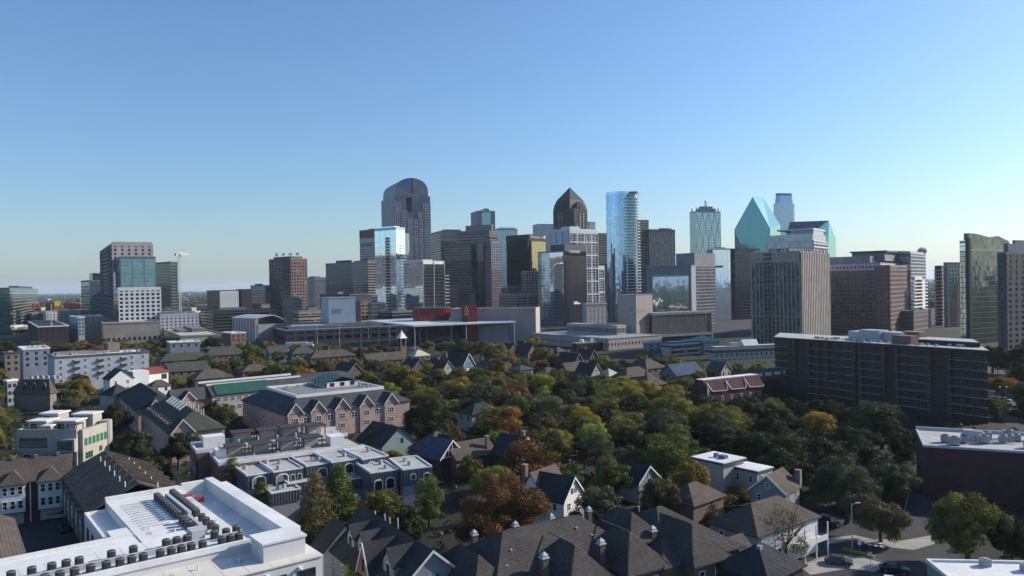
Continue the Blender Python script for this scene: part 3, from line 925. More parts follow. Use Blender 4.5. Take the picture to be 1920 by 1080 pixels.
t.box('body', g_blue); t.clad('slab_lines', c_white, fh=4, sp=.03, pw=.1, bay=6, pr=.08); t.box('black_panel', c_dk, t.z(502), t.z(498), (-1, .2, 0, t.R * .45)); t.roof(c_white, mech=1)
t = Tw('office_tower', 'near-black office block left of the tan ribbed tower', 'office tower', 1370, 1378, 1424, 468, 980, 64)
t.box('body', g_black); t.clad('lines', c_black, sp=.3, pw=.3, bay=6); t.roof(c_black, mech=1)
# ---- mast-topped tower
t = Tw('skyscraper', 'flat-topped glass skyscraper crowned by a lattice mast and corner masts', 'skyscraper', 1294, 1306, 1352, 397, 1750, 70)
L, R, H = t.L, t.R, t.H
t.box('body', glass('glass_seafoam', (.40, .52, .54), .85, .1, 3.2, 4, var=.08)); t.clad('floor_lines', c_slate, sp=.16, pw=.3, bay=7, pr=.2)
mb = MB()
for k in range(4):
    for (za, zb) in ((H - 2, H - 70), (H - 70, H - 138)):
        y0, y1 = R * k / 4, R * (k + 1) / 4
        mb.bar((.3, y0, za), (.3, y1, zb), .28).bar((.3, y1, za), (.3, y0, zb), .28)
mb.build('cross_bracing', c_grey, t.root, 'stuff')
z1, z2 = t.z(390), t.z(386)
MB().box(-L * .8, R * .2, H, -L * .15, R * .85, z1).box(-L * .7, R * .3, z1, -L * .25, R * .75, z2).build('crown', c_slate, t.root)
def mast(x, y, z0, z1, r, name):
    mb = MB()
    for (a, b) in ((-r, -r), (r, -r), (r, r), (-r, r)):
        mb.bar((x + a, y + b, z0), (x + a * .5, y + b * .5, z1), .3)
    n = 5
    for i in range(n):
        za, zb = z0 + (z1 - z0) * i / n, z0 + (z1 - z0) * (i + 1) / n
        mb.bar((x - r, y - r, za), (x + r, y - r, zb), .25).bar((x + r, y + r, za), (x - r, y + r, zb), .25).bar((x + r, y - r, za), (x + r, y + r, zb), .25)
    mb.cyl(x, y, z1, z1 + 3, r * 1.1, r * .9, 8).cyl(x, y, z1 + 3, z1 + 6, r * .8, .1, 8)
    mb.build(name, c_steel, t.root)
mast(-L * .47, R * .52, z2, t.z(377), 2.2, 'lattice_mast')
for (x, y) in ((-L + 4, 4), (-4, 4), (-4, R - 4), (-L + 4, R - 4)):
    mast(x, y, H, t.z(391), 1.2, 'corner_mast')
t.roof(mech=0)
# ---- prism tower
def hull(name, pts, m, parent):
    bm = bmesh.new()
    for p in pts:
        bm.verts.new(p)
    bmesh.ops.convex_hull(bm, input=bm.verts)
    bmesh.ops.dissolve_limit(bm, angle_limit=rad(2), verts=bm.verts, edges=bm.edges)
    bmesh.ops.recalc_face_normals(bm, faces=bm.faces)
    me = bpy.data.meshes.new(name)
    bm.to_mesh(me)
    bm.free()
    me.materials.append(m)
    o = bpy.data.objects.new(name, me)
    COL.objects.link(o)
    o.parent = parent
    return o
def seams(parent, P, Q, S, n1, n2, m, name):
    """mullion lines over the parallelogram P-Q-S"""
    mb = MB()
    P, Q, S = Vector(P), Vector(Q), Vector(S)
    for i in range(1, n1):
        a = P + (Q - P) * i / n1
        mb.bar(a, a + (S - P), .12)
    for i in range(1, n2):
        a = P + (S - P) * i / n2
        mb.bar(a, a + (Q - P), .12)
    return mb.build(name, m, parent, 'stuff')
o0 = W(1410, 540, 1530)
o0.z = 0
t = thing('prism_tower', 'sharp green glass prism skyscraper with a leaning pointed top', 'skyscraper', o0)
def rel(px, py, d, z=None):
    v = W(px, py, d)
    if z is not None:
        v.z = z
    return tuple(v - o0)
A1, A2 = rel(1411, 369, 1530), rel(1429.5, 369, 1562)
Lc, Lb = rel(1377, 430, 1548), rel(1385, 432, 1600)
Rc, Rb = rel(1444, 428, 1512), rel(1463, 422, 1560)
D = rel(1407, 482, 1531)
hull('upper_prism', [A1, A2, Lc, Lb, Rc, Rb, D, rel(1444, 520, 1512), rel(1463, 520, 1560), rel(1420, 520, 1580), rel(1412, 500, 1529), rel(1412, 520, 1529), rel(1378, 480, 1580)], g_prism, t)
mb = MB()
off = Vector((-.1, -.35, .1))
vA, vL, vR, vD = Vector(A1), Vector(Lc), Vector(Rc), Vector(D)
for i in range(1, 44):
    z = vA.z - (vA.z - vD.z) * i / 44
    if z > vL.z:
        a = vA.lerp(vL, (vA.z - z) / (vA.z - vL.z))
    else:
        a = vL.lerp(vD, (vL.z - z) / (vL.z - vD.z))
    b = vA.lerp(vR, (vA.z - z) / (vA.z - vR.z)) if z > vR.z else Vector((vR.x, vR.y, z))
    mb.bar(a + off, b + off, .2, 3)
mb.build('floor_lines', mat('mullion_teal', (.06, .17, .18), .5), t, 'stuff')
hull('lower_shaft', [rel(1412, 519, 1529.5), rel(1444, 519, 1513), rel(1462, 519, 1560), rel(1421, 519, 1579)] + [rel(1412, 540, 1529.5, .02), rel(1444, 540, 1513, .02), rel(1462, 540, 1560, .02), rel(1421, 540, 1579, .02)], g_prism, t)
hull('dark_notch', [rel(1378, 438, 1562), rel(1400, 482, 1545), rel(1378, 540, 1570, .02), rel(1408, 540, 1535, .02), rel(1385, 440, 1600), rel(1400, 540, 1590, .02)], g_black, t)
FOOT.append([(o0.x - 50, 1500), (o0.x + 60, 1500), (o0.x + 60, 1610), (o0.x - 50, 1610)])
o0 = W(1520, 540, 1480)
o0.z = 0
t = thing('prism_tower', 'faceted glass tower with navy sky-tinted roof and teal flank behind the tan ribbed tower', 'skyscraper', o0)
hull('faceted_body', [rel(1481, 416, 1500), rel(1474, 440, 1490), rel(1525, 435, 1450), rel(1554, 413.5, 1470), rel(1567.5, 448, 1490), rel(1530, 420, 1530)] +
     [rel(px, 540, d, .02) for (px, d) in ((1474, 1490), (1525, 1450), (1550, 1455), (1567.5, 1490), (1530, 1530))], g_prism, t)
MB().extr([rel(1482.5, 416.4, 1498.5), rel(1476, 439, 1488.5), rel(1524.5, 434.6, 1449.3), rel(1552.5, 414, 1468.6)], (0, -.3, .3)).build('sky_tinted_facet', glass('glass_sky_tint', (.025, .05, .14), .5, .15), t)  # panel coloured navy to imitate the zenith sky reflected in this facet
MB().box(rel(1535, 430, 1455)[0], rel(1535, 430, 1452)[1], rel(1535, 437, 1455)[2], rel(1546, 430, 1455)[0], rel(1535, 430, 1462)[1], rel(1535, 433, 1455)[2]).build('terrace_notch', c_black, t)
# ---- tallest pale tower
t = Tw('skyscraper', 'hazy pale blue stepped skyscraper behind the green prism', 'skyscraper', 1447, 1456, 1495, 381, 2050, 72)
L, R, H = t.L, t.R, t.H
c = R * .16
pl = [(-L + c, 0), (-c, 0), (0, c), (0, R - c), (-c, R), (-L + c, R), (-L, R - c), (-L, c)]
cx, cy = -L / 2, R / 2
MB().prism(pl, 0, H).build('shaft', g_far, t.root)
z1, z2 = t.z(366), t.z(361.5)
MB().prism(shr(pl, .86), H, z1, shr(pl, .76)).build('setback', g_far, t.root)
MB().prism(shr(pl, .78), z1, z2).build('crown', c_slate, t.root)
mb = MB()
for i in range(1, 50):
    mb.prism(shr(pl, 1.006), H - i * 5.2, H - i * 5.2 + .9)
mb.build('floor_lines', c_pale, t.root, 'stuff')
# ---- white condominium behind tan tower
t = Tw('apartment_tower', 'white condominium top with glazed balconies above the tan ribbed tower', 'apartment tower', 1438, 1524, 1550, 450, 700, 36)
L, R = t.L, t.R
t.box('body', c_pale); t.box('upper_floors', c_tan, t.H, t.z(440), (-L * .72, -.2, 4, R)); t.box('cap', c_pale, t.z(440), t.z(428.5), (-L * .5, 0, 4, R * .8)); t.box('roof_slab', c_white, t.z(430), t.z(427), (-L * .78, .5, 2, R * .9))
t.clad('balcony_bands', c_white, faces='AB', fh=3.6, bay=7, sp=.35, pw=.8, pr=1.2, z0=t.z(470)); t.box('glazing', g_grey, t.z(470), t.z(438), (-L * .98, .3, -.3, R * .9))
# ---- tan ribbed tower
t = Tw('apartment_tower', 'tan apartment tower of slender vertical ribs, nearest of the right towers', 'apartment tower', 1410, 1500, 1553, 473, 545, 42)
L, R = t.L, t.R
t.box('body', glass('window_tower', (.05, .06, .07), .25, .1, 1.7, 3.3, blinds=.22, var=.5))
c_rib = mat('limestone_rib', (.37, .335, .30), .8, scale=.15)
t.clad('spandrels', c_bronze, fh=3.3, bay=99, sp=.3, pw=0, pr=.25); t.clad('ribs', c_rib, faces='A', fh=3.3, bay=2.9, sp=0, pw=.62, pr=.9); t.clad('ribs_sunny', c_rib, faces='BCD', fh=3.3, bay=3.4, sp=0, pw=1.5, pr=1.2); t.clad('string_courses', c_rib, faces='AB', fh=t.H / 3.01, bay=99, sp=.02, pw=0, pr=.7)
mb = MB()
for f, w in (('A', L), ('B', R)):
    k = 0
    while k * 2.3 < w:
        if k % 3:
            t.strip(mb, f, k * 2.3 - .3, k * 2.3 + .3, t.H, t.H + 2.5, .75)
        k += 1
mb.build('roof_pinnacles', c_rib, t.root, 'stuff')
mb = MB()
for i in range(20):
    mb.box(-L * .72, -2.4, 6 + i * 3.3, -L * .58, .1, 7.2 + i * 3.3)
mb.build('balconies', c_dk, t.root, 'stuff'); t.roof(c_rib, mech=2)
# ---- red granite blocks
t = Tw('office_block', 'broad red granite office block with rows of square windows', 'office block', 1552, 1650, 1682, 494, 740, 38)
L, R = t.L, t.R
t.box('body', g_dark); t.clad('window_grid', c_red, fh=4.0, bay=3.6, sp=.5, pw=1.7, z1=t.z(506)); t.clad('arched_storey', c_mauve, fh=7, bay=3.6, sp=.25, pw=1.4, z0=t.z(506))
t.box('roof_storey', c_slate, t.H, t.z(479), (-L * .99, -L * .2, 4, R - 3)); t.box('tower_cap', c_grey, t.z(488), t.z(471), (-L * .68, -2, R * .4, R * 1.2)); t.box('cap_slab', c_dk, t.z(471), t.z(468), (-L * .7, .5, R * .35, R * 1.25)); t.roof(c_slate, mech=0)
t = Tw('office_block', 'red granite wing stepping forward at the right end of the broad block', 'office block', 1640, 1668, 1700, 499, 700, 40)
t.box('body', g_dark); t.clad('window_grid', c_red, fh=4.0, bay=3.4, sp=.5, pw=1.6); t.roof(c_slate, mech=0)
t = Tw('glass_tower', 'slanted-top blue glass tower with white balconies on its right edge', 'residential tower', 1655, 1707, 1735, 474, 800, 40)
L, R = t.L, t.R
t.box('body', g_grey); t.clad('lines', c_slate, faces='A', bay=4, sp=.2, pw=.3); t.clad('upper_grid', c_pale, faces='B', fh=3.7, bay=3.5, sp=.35, pw=.8, z0=t.z(525))
mb = MB()
for i in range(12):
    z = t.z(525) - 3.7 * (i + 1)
    if z > 3:
        mb.box(-.2, 0, z, 3.2, R * .55, z + 1.3).box(-.2, R * .75, z, 2.2, R, z + 1.2)
mb.build('white_balconies', c_white, t.root, 'stuff')
MB().box(0, R * .56, t.z(605), 3, R * .74, t.z(525)).box(-2, R * .1, t.z(525), 2.6, R * .6, t.z(519)).build('white_pier', c_white, t.root)
MB().extr([(-L, -.1, t.H), (0, -.1, t.H), (0, -.1, t.z(471)), (-L * .9, -.1, t.z(468))], (0, R * .9, 0)).build('slanted_roof', c_pale, t.root)
t = Tw('low_block', 'low brick and glass link below the white balconies', 'building', 1690, 1712, 1745, 585, 720, 45)
t.box('body', c_dk); t.clad('bands', c_red, fh=4, sp=.4, pw=0, pr=.15); t.roof(mech=0)
# ---- ball tower
p = W(1729, 471, 2800)
t = thing('observation_tower', 'far observation tower with a round lattice ball on a thin shaft', 'tower', (p.x, p.y, 0))
zb = p.z
mb = MB()
mb.cyl(0, 0, 0, zb, 5, n=12)
for k in range(3):
    a = k * 2.094
    mb.cyl(10 * math.cos(a), 10 * math.sin(a), 0, zb - 6, 2.4, n=8)
mb.build('shaft', c_grey, t)
bm = bmesh.new()
bmesh.ops.create_icosphere(bm, subdivisions=2, radius=15)
mb = MB()
for e in bm.edges:
    mb.bar(e.verts[0].co + Vector((0, 0, zb)), e.verts[1].co + Vector((0, 0, zb)), .45)
bm.free()
mb.build('lattice_ball', c_steel, t)
MB().cyl(0, 0, zb - 6, zb - 2, 12, 16, 20).cyl(0, 0, zb - 2, zb + 5, 16, 16, 20).cyl(0, 0, zb + 5, zb + 10, 13, 9, 20).build('observation_deck', c_dk, t)
# ---- right edge group
t = Tw('apartment_tower', 'brick tower with a rounded balcony corner, left of the dark glass slab', 'apartment tower', 1755, 1766, 1777, 500, 790, 45)
t.box('body', g_dark); t.clad('bands', c_red, faces='ABCD', fh=3.6, sp=.5, pw=.6, bay=5)
mb = MB()
for i in range(16):
    mb.cyl(-t.L * .6, .5, i * 3.6 + 3, i * 3.6 + 4.3, 4.5, n=14)
mb.build('round_balconies', c_pink, t.root, 'stuff'); MB().cyl(-t.L * .6, .5, 0, t.H + 1, 3.6, n=14).build('round_corner', g_dark, t.root); t.roof(mech=0)
t = Tw('office_tower', 'dark glass slab with a grey end wall beyond the street trees', 'office tower', 1770, 1776, 1808, 494, 760, 66)
t.box('body', g_green); t.clad('bands', c_dk, faces='B', sp=.3, pw=.2, bay=4); t.box('end_wall', c_grey, 0, t.H + 1, (-t.L - .2, .3, -.4, 2)); t.roof(mech=0)
t.box('brick_flank', c_red, 0, t.z(530), (-6, .5, t.R * .5, t.R))
t = Tw('glass_tower', 'green glass tower mirroring a stone facade, with a folded roofline', 'office tower', 1800, 1817, 1892, 452, 560, 62)
L, R, H = t.L, t.R, t.H
t.box('body', g_green, 0, H - 4)
def fold(z0):
    return [(0, 0, z0), (0, R, z0), (0, R, t.z(451)), (0, R * .72, t.z(441)), (0, R * .5, t.z(444)), (0, R * .18, t.z(438)), (0, 0, t.z(437))]
MB().extr([(p[0] + .3, p[1], p[2]) for p in fold(0)], (-L * .6, 0, 0)).build('mirror_front', glass('glass_olive', (.105, .125, .11), .85, .05, 2.2, 3.9, var=.2, tilt=.02, wave=.05), t.root)
t.clad('slab_lines', c_steel, faces='B', fh=3.9, sp=.035, pw=0, pr=.42, z1=H - 6)
t.box('bright_flank', g_silver, 0, t.z(450), (-L, -L * .35, -.3, 2)); t.clad('flank_lines', c_dk, faces='A', fh=3.9, sp=.1, pw=0, pr=.35, rect=(-L, -L * .35, 0, 5), z1=t.z(452)); t.box('dark_corner', c_black, 0, t.z(446), (-L * .34, .5, -.6, 2))
t = Tw('apartment_tower', 'grey stone tower with dark punched windows at the right edge', 'apartment tower', 1871, 1886, 1975, 476, 470, 62)
L, R, H = t.L, t.R, t.H
t.box('body', g_dark); t.clad('wall_grid', mat('stone_taupe', (.115, .10, .098), .85), fh=3.5, bay=6.5, sp=.5, pw=3.6, pr=.35)
t.box('upper_setback', c_grey, H, t.z(456), (-L, -2, R * .12, R)); t.box('crown', c_grey, t.z(456), t.z(449), (-L, -3, R * .3, R)); t.roof(c_grey, mech=0)
# ================================================================== helpers for houses and flats
WINC = {}
def win(parent, face, rect, u, z, w, h, frame=None, gm=None, pane=True, name='window', deep=.06):
    """one window on face A (front-left) or B (front-right) of rect (x0,x1,y0,y1); frame with a pane inside"""
    gm = gm or g_dark
    key = (face, round(w, 2), round(h, 2), frame.name if frame else None, gm.name, pane)
    if key not in WINC:
        f, g = MB(), MB()
        def bx(mb, u0, v0, u1, v1, d0, d1):
            if face == 'A': mb.box(u0, -d1, v0, u1, -d0, v1)
            elif face == 'B': mb.box(d0, u0, v0, d1, u1, v1)
            elif face == 'C': mb.box(u0, d0, v0, u1, d1, v1)
            else: mb.box(-d1, u0, v0, -d0, u1, v1)
        if frame:
            t = min(.14, w * .12)
            bx(f, -w / 2, 0, -w / 2 + t, h, -.02, .10); bx(f, w / 2 - t, 0, w / 2, h, -.02, .10)
            bx(f, -w / 2 + t, 0, w / 2 - t, t, -.02, .10); bx(f, -w / 2 + t, h - t, w / 2 - t, h, -.02, .10)
            if w > .7:
                bx(f, -w / 2 + t, h * .5 - .04, w / 2 - t, h * .5 + .04, -.02, .09)
            if w > 1.3:
                bx(f, -.05, t, .05, h - t, -.02, .085)
            bx(g, -w / 2 + t * .9, t * .9, w / 2 - t * .9, h - t * .9, -.01, .05)
            WINC[key] = (f.mesh('window', frame), g.mesh('pane', gm))
        else:
            bx(g, -w / 2, 0, w / 2, h, -.02, deep)
            WINC[key] = (g.mesh('window', gm), None)
    x0, x1, y0, y1 = rect
    loc = {'A': (x0 + u, y0, z), 'B': (x1, y0 + u, z), 'C': (x0 + u, y1, z), 'D': (x0, y0 + u, z)}[face]
    a, b = WINC[key]
    o = put(a, name, parent, loc)
    if b is not None:
        put(b, 'pane', o)
    return o
def winrow(parent, face, rect, n, z, w, h, u0=None, u1=None, **k):
    W_ = (rect[1] - rect[0]) if face in 'AC' else (rect[3] - rect[2])
    u0 = u0 if u0 is not None else W_ / n / 2
    u1 = u1 if u1 is not None else W_ - W_ / n / 2
    for i in range(n):
        win(parent, face, rect, u0 + (u1 - u0) * (i / (n - 1) if n > 1 else .5), z, w, h, **k)
def gable_roof(rect, ze, zr, ridge='x', o=.5, th=.28, oe=.4):
    x0, x1, y0, y1 = rect
    mb = MB()
    if ridge == 'x':
        c = (y0 + y1) / 2
        k = (zr - ze) / (c - y0)
        pf = [(y0 - o, ze - k * o), (c, zr), (y1 + o, ze - k * o), (y1 + o, ze - k * o + th), (c, zr + th), (y0 - o, ze - k * o + th)]
        mb.extr([(x0 - oe, p[0], p[1]) for p in pf], (x1 - x0 + 2 * oe, 0, 0))
    else:
        c = (x0 + x1) / 2
        k = (zr - ze) / (c - x0)
        pf = [(x0 - o, ze - k * o), (c, zr), (x1 + o, ze - k * o), (x1 + o, ze - k * o + th), (c, zr + th), (x0 - o, ze - k * o + th)]
        mb.extr([(p[0], y0 - oe, p[1]) for p in pf], (0, y1 - y0 + 2 * oe, 0))
    return mb
def hip_roof(rect, ze, zr, ridge='x', o=.5, run=None, flat=None):
    """hip roof; flat=(inset) makes a truncated one"""
    x0, x1, y0, y1 = rect[0] - o, rect[1] + o, rect[2] - o, rect[3] + o
    mb = MB()
    b = [(x0, y0), (x1, y0), (x1, y1), (x0, y1)]
    mb.prism(b, ze - .25, ze)
    if flat:
        f = flat
        mb.prism(b, ze + .001, zr, [(x0 + f, y0 + f), (x1 - f, y0 + f), (x1 - f, y1 - f), (x0 + f, y1 - f)])
        return mb
    n = len(mb.v)
    if ridge == 'x':
        c = (y0 + y1) / 2
        r = run if run is not None else (y1 - y0) / 2
        r = min(r, (x1 - x0) / 2 - .05)
        R1, R2 = (x0 + r, c, zr), (x1 - r, c, zr)
        mb.v += [(x0, y0, ze), (x1, y0, ze), (x1, y1, ze), (x0, y1, ze), R1, R2]
        mb.f += [(n, n + 1, n + 5, n + 4), (n + 1, n + 2, n + 5), (n + 2, n + 3, n + 4, n + 5), (n + 3, n, n + 4)]
    else:
        c = (x0 + x1) / 2
        r = run if run is not None else (x1 - x0) / 2
        r = min(r, (y1 - y0) / 2 - .05)
        R1, R2 = (c, y0 + r, zr), (c, y1 - r, zr)
        mb.v += [(x0, y0, ze), (x1, y0, ze), (x1, y1, ze), (x0, y1, ze), R1, R2]
        mb.f += [(n, n + 1, n + 4), (n + 1, n + 2, n + 5, n + 4), (n + 2, n + 3, n + 5), (n + 3, n, n + 4, n + 5)]
    return mb
def gable_wall(mb, rect, ze, zr, ridge):
    x0, x1, y0, y1 = rect
    if ridge == 'x':
        c = (y0 + y1) / 2
        mb.extr([(x0, y0, 0), (x0, y1, 0), (x0, y1, ze), (x0, c, zr - .02), (x0, y0, ze)], (x1 - x0, 0, 0))
    else:
        c = (x0 + x1) / 2
        mb.extr([(x0, y0, 0), (x1, y0, 0), (x1, y0, ze), (c, y0, zr - .02), (x0, y0, ze)], (0, y1 - y0, 0))
    return mb
def rake_trim(parent, rect, ze, zr, ridge, m, o=.5, th=.3, oe=.4, both=False):
    x0, x1, y0, y1 = rect
    mb = MB()
    ends = [1] + ([0] if both else [])
    for e in ends:
        if ridge == 'x':
            x = x1 + oe + .02 if e else x0 - oe - .1
            c = (y0 + y1) / 2
            k = (zr - ze) / (c - y0)
            for (ya, yb, za, zb) in ((y0 - o, c, ze - k * o, zr), (c, y1 + o, zr, ze - k * o)):
                mb.extr([(x, ya, za - .1), (x, yb, zb - .1), (x, yb, zb + th + .05), (x, ya, za + th + .05)], (.08, 0, 0))
        else:
            y = y0 - oe - .1 if e else y1 + oe + .02
            c = (x0 + x1) / 2
            k = (zr - ze) / (c - x0)
            for (xa, xb, za, zb) in ((x0 - o, c, ze - k * o, zr), (c, x1 + o, zr, ze - k * o)):
                mb.extr([(xa, y, za - .1), (xb, y, zb - .1), (xb, y, zb + th + .05), (xa, y, za + th + .05)], (0, .08, 0))
    return mb.build('bargeboard', m, parent)
def chimney(parent, x, y, z0, z1, w=.9, m=None, cap=None):
    o = MB().box(x - w / 2, y - w / 2, z0, x + w / 2, y + w / 2, z1).build('chimney', m or b_red, parent)
    mb = MB()
    mb.box(x - w * .62, y - w * .62, z1, x + w * .62, y + w * .62, z1 + .18)
    if cap:
        mb.prism([(x - w * .5, y - w * .5), (x + w * .5, y - w * .5), (x + w * .5, y + w * .5), (x - w * .5, y + w * .5)], z1 + .5, z1 + .95, [(x - .05, y - .05), (x + .05, y - .05), (x + .05, y + .05), (x - .05, y + .05)])
        mb.box(x - w * .4, y - w * .4, z1 + .18, x + w * .4, y + w * .4, z1 + .5)
    mb.build('cap', cap or c_grey, o)
    return o
b_red = brick('brick_red', (0.19, 0.10, 0.08))
b_dk = brick('brick_dark', (0.05, 0.034, 0.032), (0.06, 0.05, 0.048))
b_pink = brick('brick_pink', (0.40, 0.27, 0.235), (0.4, 0.36, 0.33))
b_mar = brick('brick_maroon', (0.085, 0.036, 0.038), (0.09, 0.065, 0.06))
s_grey = shingle('shingle_grey', (0.076, 0.072, 0.072))
s_brown = shingle('shingle_brown', (0.092, 0.076, 0.064))
s_dark = shingle('shingle_dark', (0.040, 0.042, 0.046))
s_green = shingle('shingle_greygreen', (0.068, 0.072, 0.060))
s_blue = shingle('shingle_blue', (0.060, 0.080, 0.128))
s_tan = shingle('shingle_tan', (0.100, 0.082, 0.070))
w_white = mat('paint_white', (0.68, 0.67, 0.65), .7, var=.06, scale=.5)
w_cream = mat('paint_cream', (0.378, 0.348, 0.305), .8, var=.1, scale=.5)
w_grey = mat('siding_grey', (0.224, 0.241, 0.267), .8, var=.1, scale=.5)
w_blue = mat('siding_blue', (0.10, 0.17, 0.25), .8, var=.1, scale=.5)
w_green = mat('siding_green', (0.206, 0.275, 0.267), .8, var=.1, scale=.5)
w_tan = mat('stucco_tan', (0.206, 0.176, 0.150), .9, var=.15, scale=.3)
w_brown = mat('stucco_brown', (0.138, 0.103, 0.086), .9, var=.15, scale=.3)
r_white = mat('membrane_white', (0.66, 0.655, 0.64), .75, var=.15, scale=.16, fine=.05)
r_mem = mat('membrane_grey', (0.40, 0.39, 0.38), .85, var=.22, scale=.18, fine=.08)
r_green = mat('metal_green', (0.025, 0.085, 0.062), .5, var=.15, scale=.3)
r_red = mat('tile_red', (0.17, 0.045, 0.038), .8, var=.2, scale=1.2, fine=.2)
# --- one loop-friendly house
def house(name, label, loc, th, L, R, ze, zr, ridge='x', kind='gable', wall=None, roof=None, trim=None, wins='AB', ch=None, cat='house', group=None, over=.5, dormer=0, wf=True, storeys=1):
    wall, roof = wall or w_cream, roof or s_grey
    t = thing(name, label, cat, (loc[0], loc[1], 0), -rad(th), group)
    rect = (-L, 0, 0, R)
    footprint(loc, -rad(th), -L, 0, 0, R, 1.0)
    if kind == 'gable':
        gable_wall(MB(), rect, ze, zr, ridge).build('wall', wall, t)
        gable_roof(rect, ze, zr, ridge, over).build('roof', roof, t)
        if trim:
            rake_trim(t, rect, ze, zr, ridge, trim, over)
    else:
        MB().box(-L, 0, 0, 0, R, ze - .3).build('wall', wall, t)
        hip_roof(rect, ze, zr, ridge, over).build('roof', roof, t)
    fr = (trim or w_white) if wf else None
    for f in wins:
        w = L if f == 'A' else R
        n = max(1, int(w / 3.6))
        for s in range(storeys):
            winrow(t, f, rect, n, ze - 2.3 - 2.9 * s, 1.0, 1.5, frame=fr, pane=wf)
    if kind == 'gable' and trim:
        if ridge == 'x':
            win(t, 'B', rect, R / 2, ze + (zr - ze) * .2, .9, 1.1, frame=trim)
        else:
            win(t, 'A', rect, L / 2, ze + (zr - ze) * .2, .9, 1.1, frame=trim)
    if ch:
        for (x, y, zz) in ch:
            chimney(t, x, y, ze, zz)
    return t
def HP(px, py, z):
    return G(px, py, z)

# ================================================================== arts district
t = Tw('concert_hall', 'pale blue grey box hall with narrow white corner strips', 'hall', 602, 617, 666, 559, 740, 62)
c_pb = mat('panel_pale_blue', (.32, .38, .45), .6, scale=.1, var=.08)
t.box('body', c_pb); t.box('dark_annex', c_dk, 0, t.H - 4, (-t.L * .8, -.5, t.R, t.R * 1.22)); t.roof(c_pale, mech=0, par=.8)
t.clad('corner_strips', c_white, faces='A', bay=t.L / 3, sp=0, pw=1.2, pr=.3); t.clad('window_louvres', c_slate, faces='B', fh=1.2, sp=.5, pw=0, pr=.1, z0=t.z(588), z1=t.z(580), rect=(-5, 0, t.R * .1, t.R * .45))
t = Tw('low_block', 'small orange-lit flats between the pale blue hall and the mirror tower', 'building', 668, 676, 692, 565, 820, 58)
t.box('body', g_dark); t.clad('wall_grid', mat('stone_orange', (.42, .26, .18), .85), sp=.45, pw=1.5, bay=4); t.roof(mech=0)
t = Tw('glass_block', 'blue glass stub at the foot of the mirror tower', 'building', 690, 696, 708, 555, 800, 55)
t.box('body', g_grey); t.clad('bands', c_slate, sp=.2, pw=0); t.roof(mech=0)
t = Tw('glass_block', 'low dark glazed lobby block at the foot of the mirror tower', 'building', 704, 735, 778, 585, 800, 50)
t.box('body', g_black); t.clad('bands', c_slate, sp=.2, pw=0); t.roof(mech=1)
# red drum under a wide sunshade
p = W(810, 590, 690)
t = thing('opera_drum', 'dark red glass drum rising through the flat white sunshade', 'theatre', (p.x, p.y, 0))
zt = W(810, 578, 690).z
MB().cyl(0, 0, 0, zt, 17.2, n=40).build('drum', glass('glass_red', (.20, .02, .025), .35, .15, 2.2, 5, var=.25), t)
mb = MB()
for i in range(40):
    a = i * math.pi / 20
    mb.box(17.15 * math.cos(a) - .15, 17.15 * math.sin(a) - .15, 0, 17.15 * math.cos(a) + .15, 17.15 * math.sin(a) + .15, zt + .2)
mb.build('drum_ribs', c_redpaint, t, 'stuff')
MB().cyl(0, 0, zt, zt + .8, 17.6, n=40).build('rim', c_dk, t)
C = G(776, 612, 19)
t = thing('sunshade_canopy', 'wide flat white louvred canopy on slender columns', 'canopy', (C.x, C.y, 0), -rad(62))
CL, CR = 122, 90
mb = MB()
mb.box(-CL, 0, 18.6, 0, 1.2, 19.8).box(-CL, CR - 1.2, 18.6, 0, CR, 19.8).box(-CL, 1.2, 18.6, -CL + 1.2, CR - 1.2, 19.8).box(-1.2, 1.2, 18.6, 0, CR - 1.2, 19.8)
mb.build('canopy_frame', c_white, t)
mb = MB()
k = -CL + 1.6
while k < -1.6:
    mb.box(k, 1.2, 18.8, k + 1.35, CR - 1.2, 19.25)
    k += 1.9
mb.build('louvres', c_white, t, 'stuff')
for (x, y) in [(-a, b) for a in (1.0, 31, 61, 91, 121) for b in (1, 45, 89)]:
    MB().cyl(x, y, 0.02, 18.6, .35, n=8).build('column', c_pale, t)
FOOT.append([(C.x - 75, C.y - 5), (C.x + 85, C.y - 5), (C.x + 40, C.y + 125), (C.x - 70, C.y + 125)])
t = Tw('glass_foyer', 'dark glazed foyer with slanting blinds under the white canopy', 'building', 765, 800, 962, 616, 636, 62)  # foyer widened so its black glass supplies the darkness under the canopy
t.H = 17.5
t.box('body', g_black); mb = MB()
for k in range(14):
    y = 4 + k * 3.2
    mb.extr([(.15, y, 3 + (k % 2)), (.15, y + 7, 6 + (k % 3)), (.15, y + 7, 6.8 + (k % 3)), (.15, y, 3.8 + (k % 2))], (.1, 0, 0))
mb.build('blinds', c_grey, t.root, 'stuff')
t = Tw('museum_hall', 'long tan blank-walled hall with a bright sunlit end', 'hall', 845, 1003, 1011, 578, 650, 10)
t.box('wall', mat('stone_mauve_tan', (.30, .26, .25), .85, scale=.05)); t.roof(c_tan, mech=0, par=.6)
t.box('sunlit_end', w_cream, 2, t.H + .5, (-1.0, .4, .6, t.R - .5))  # sunlight on the end wall painted as a paler cream slab
t.box('lower_wing', c_slate, 0, t.H * .55, (-t.L * .75, -t.L * .3, -12, 0))
t = Tw('stage_block', 'small red stage block carrying a white gabled emblem', 'building', 866, 876, 894, 574, 640, 58)
t.box('body', c_redpaint); t.clad('ribs', mat('red_dark', (.09, .015, .02), .5), bay=2, sp=0, pw=.3, pr=.15)
mb = MB()
x, z0, z1 = .5, t.z(597), t.z(573)
hh = z1 - z0
yc = -1.2
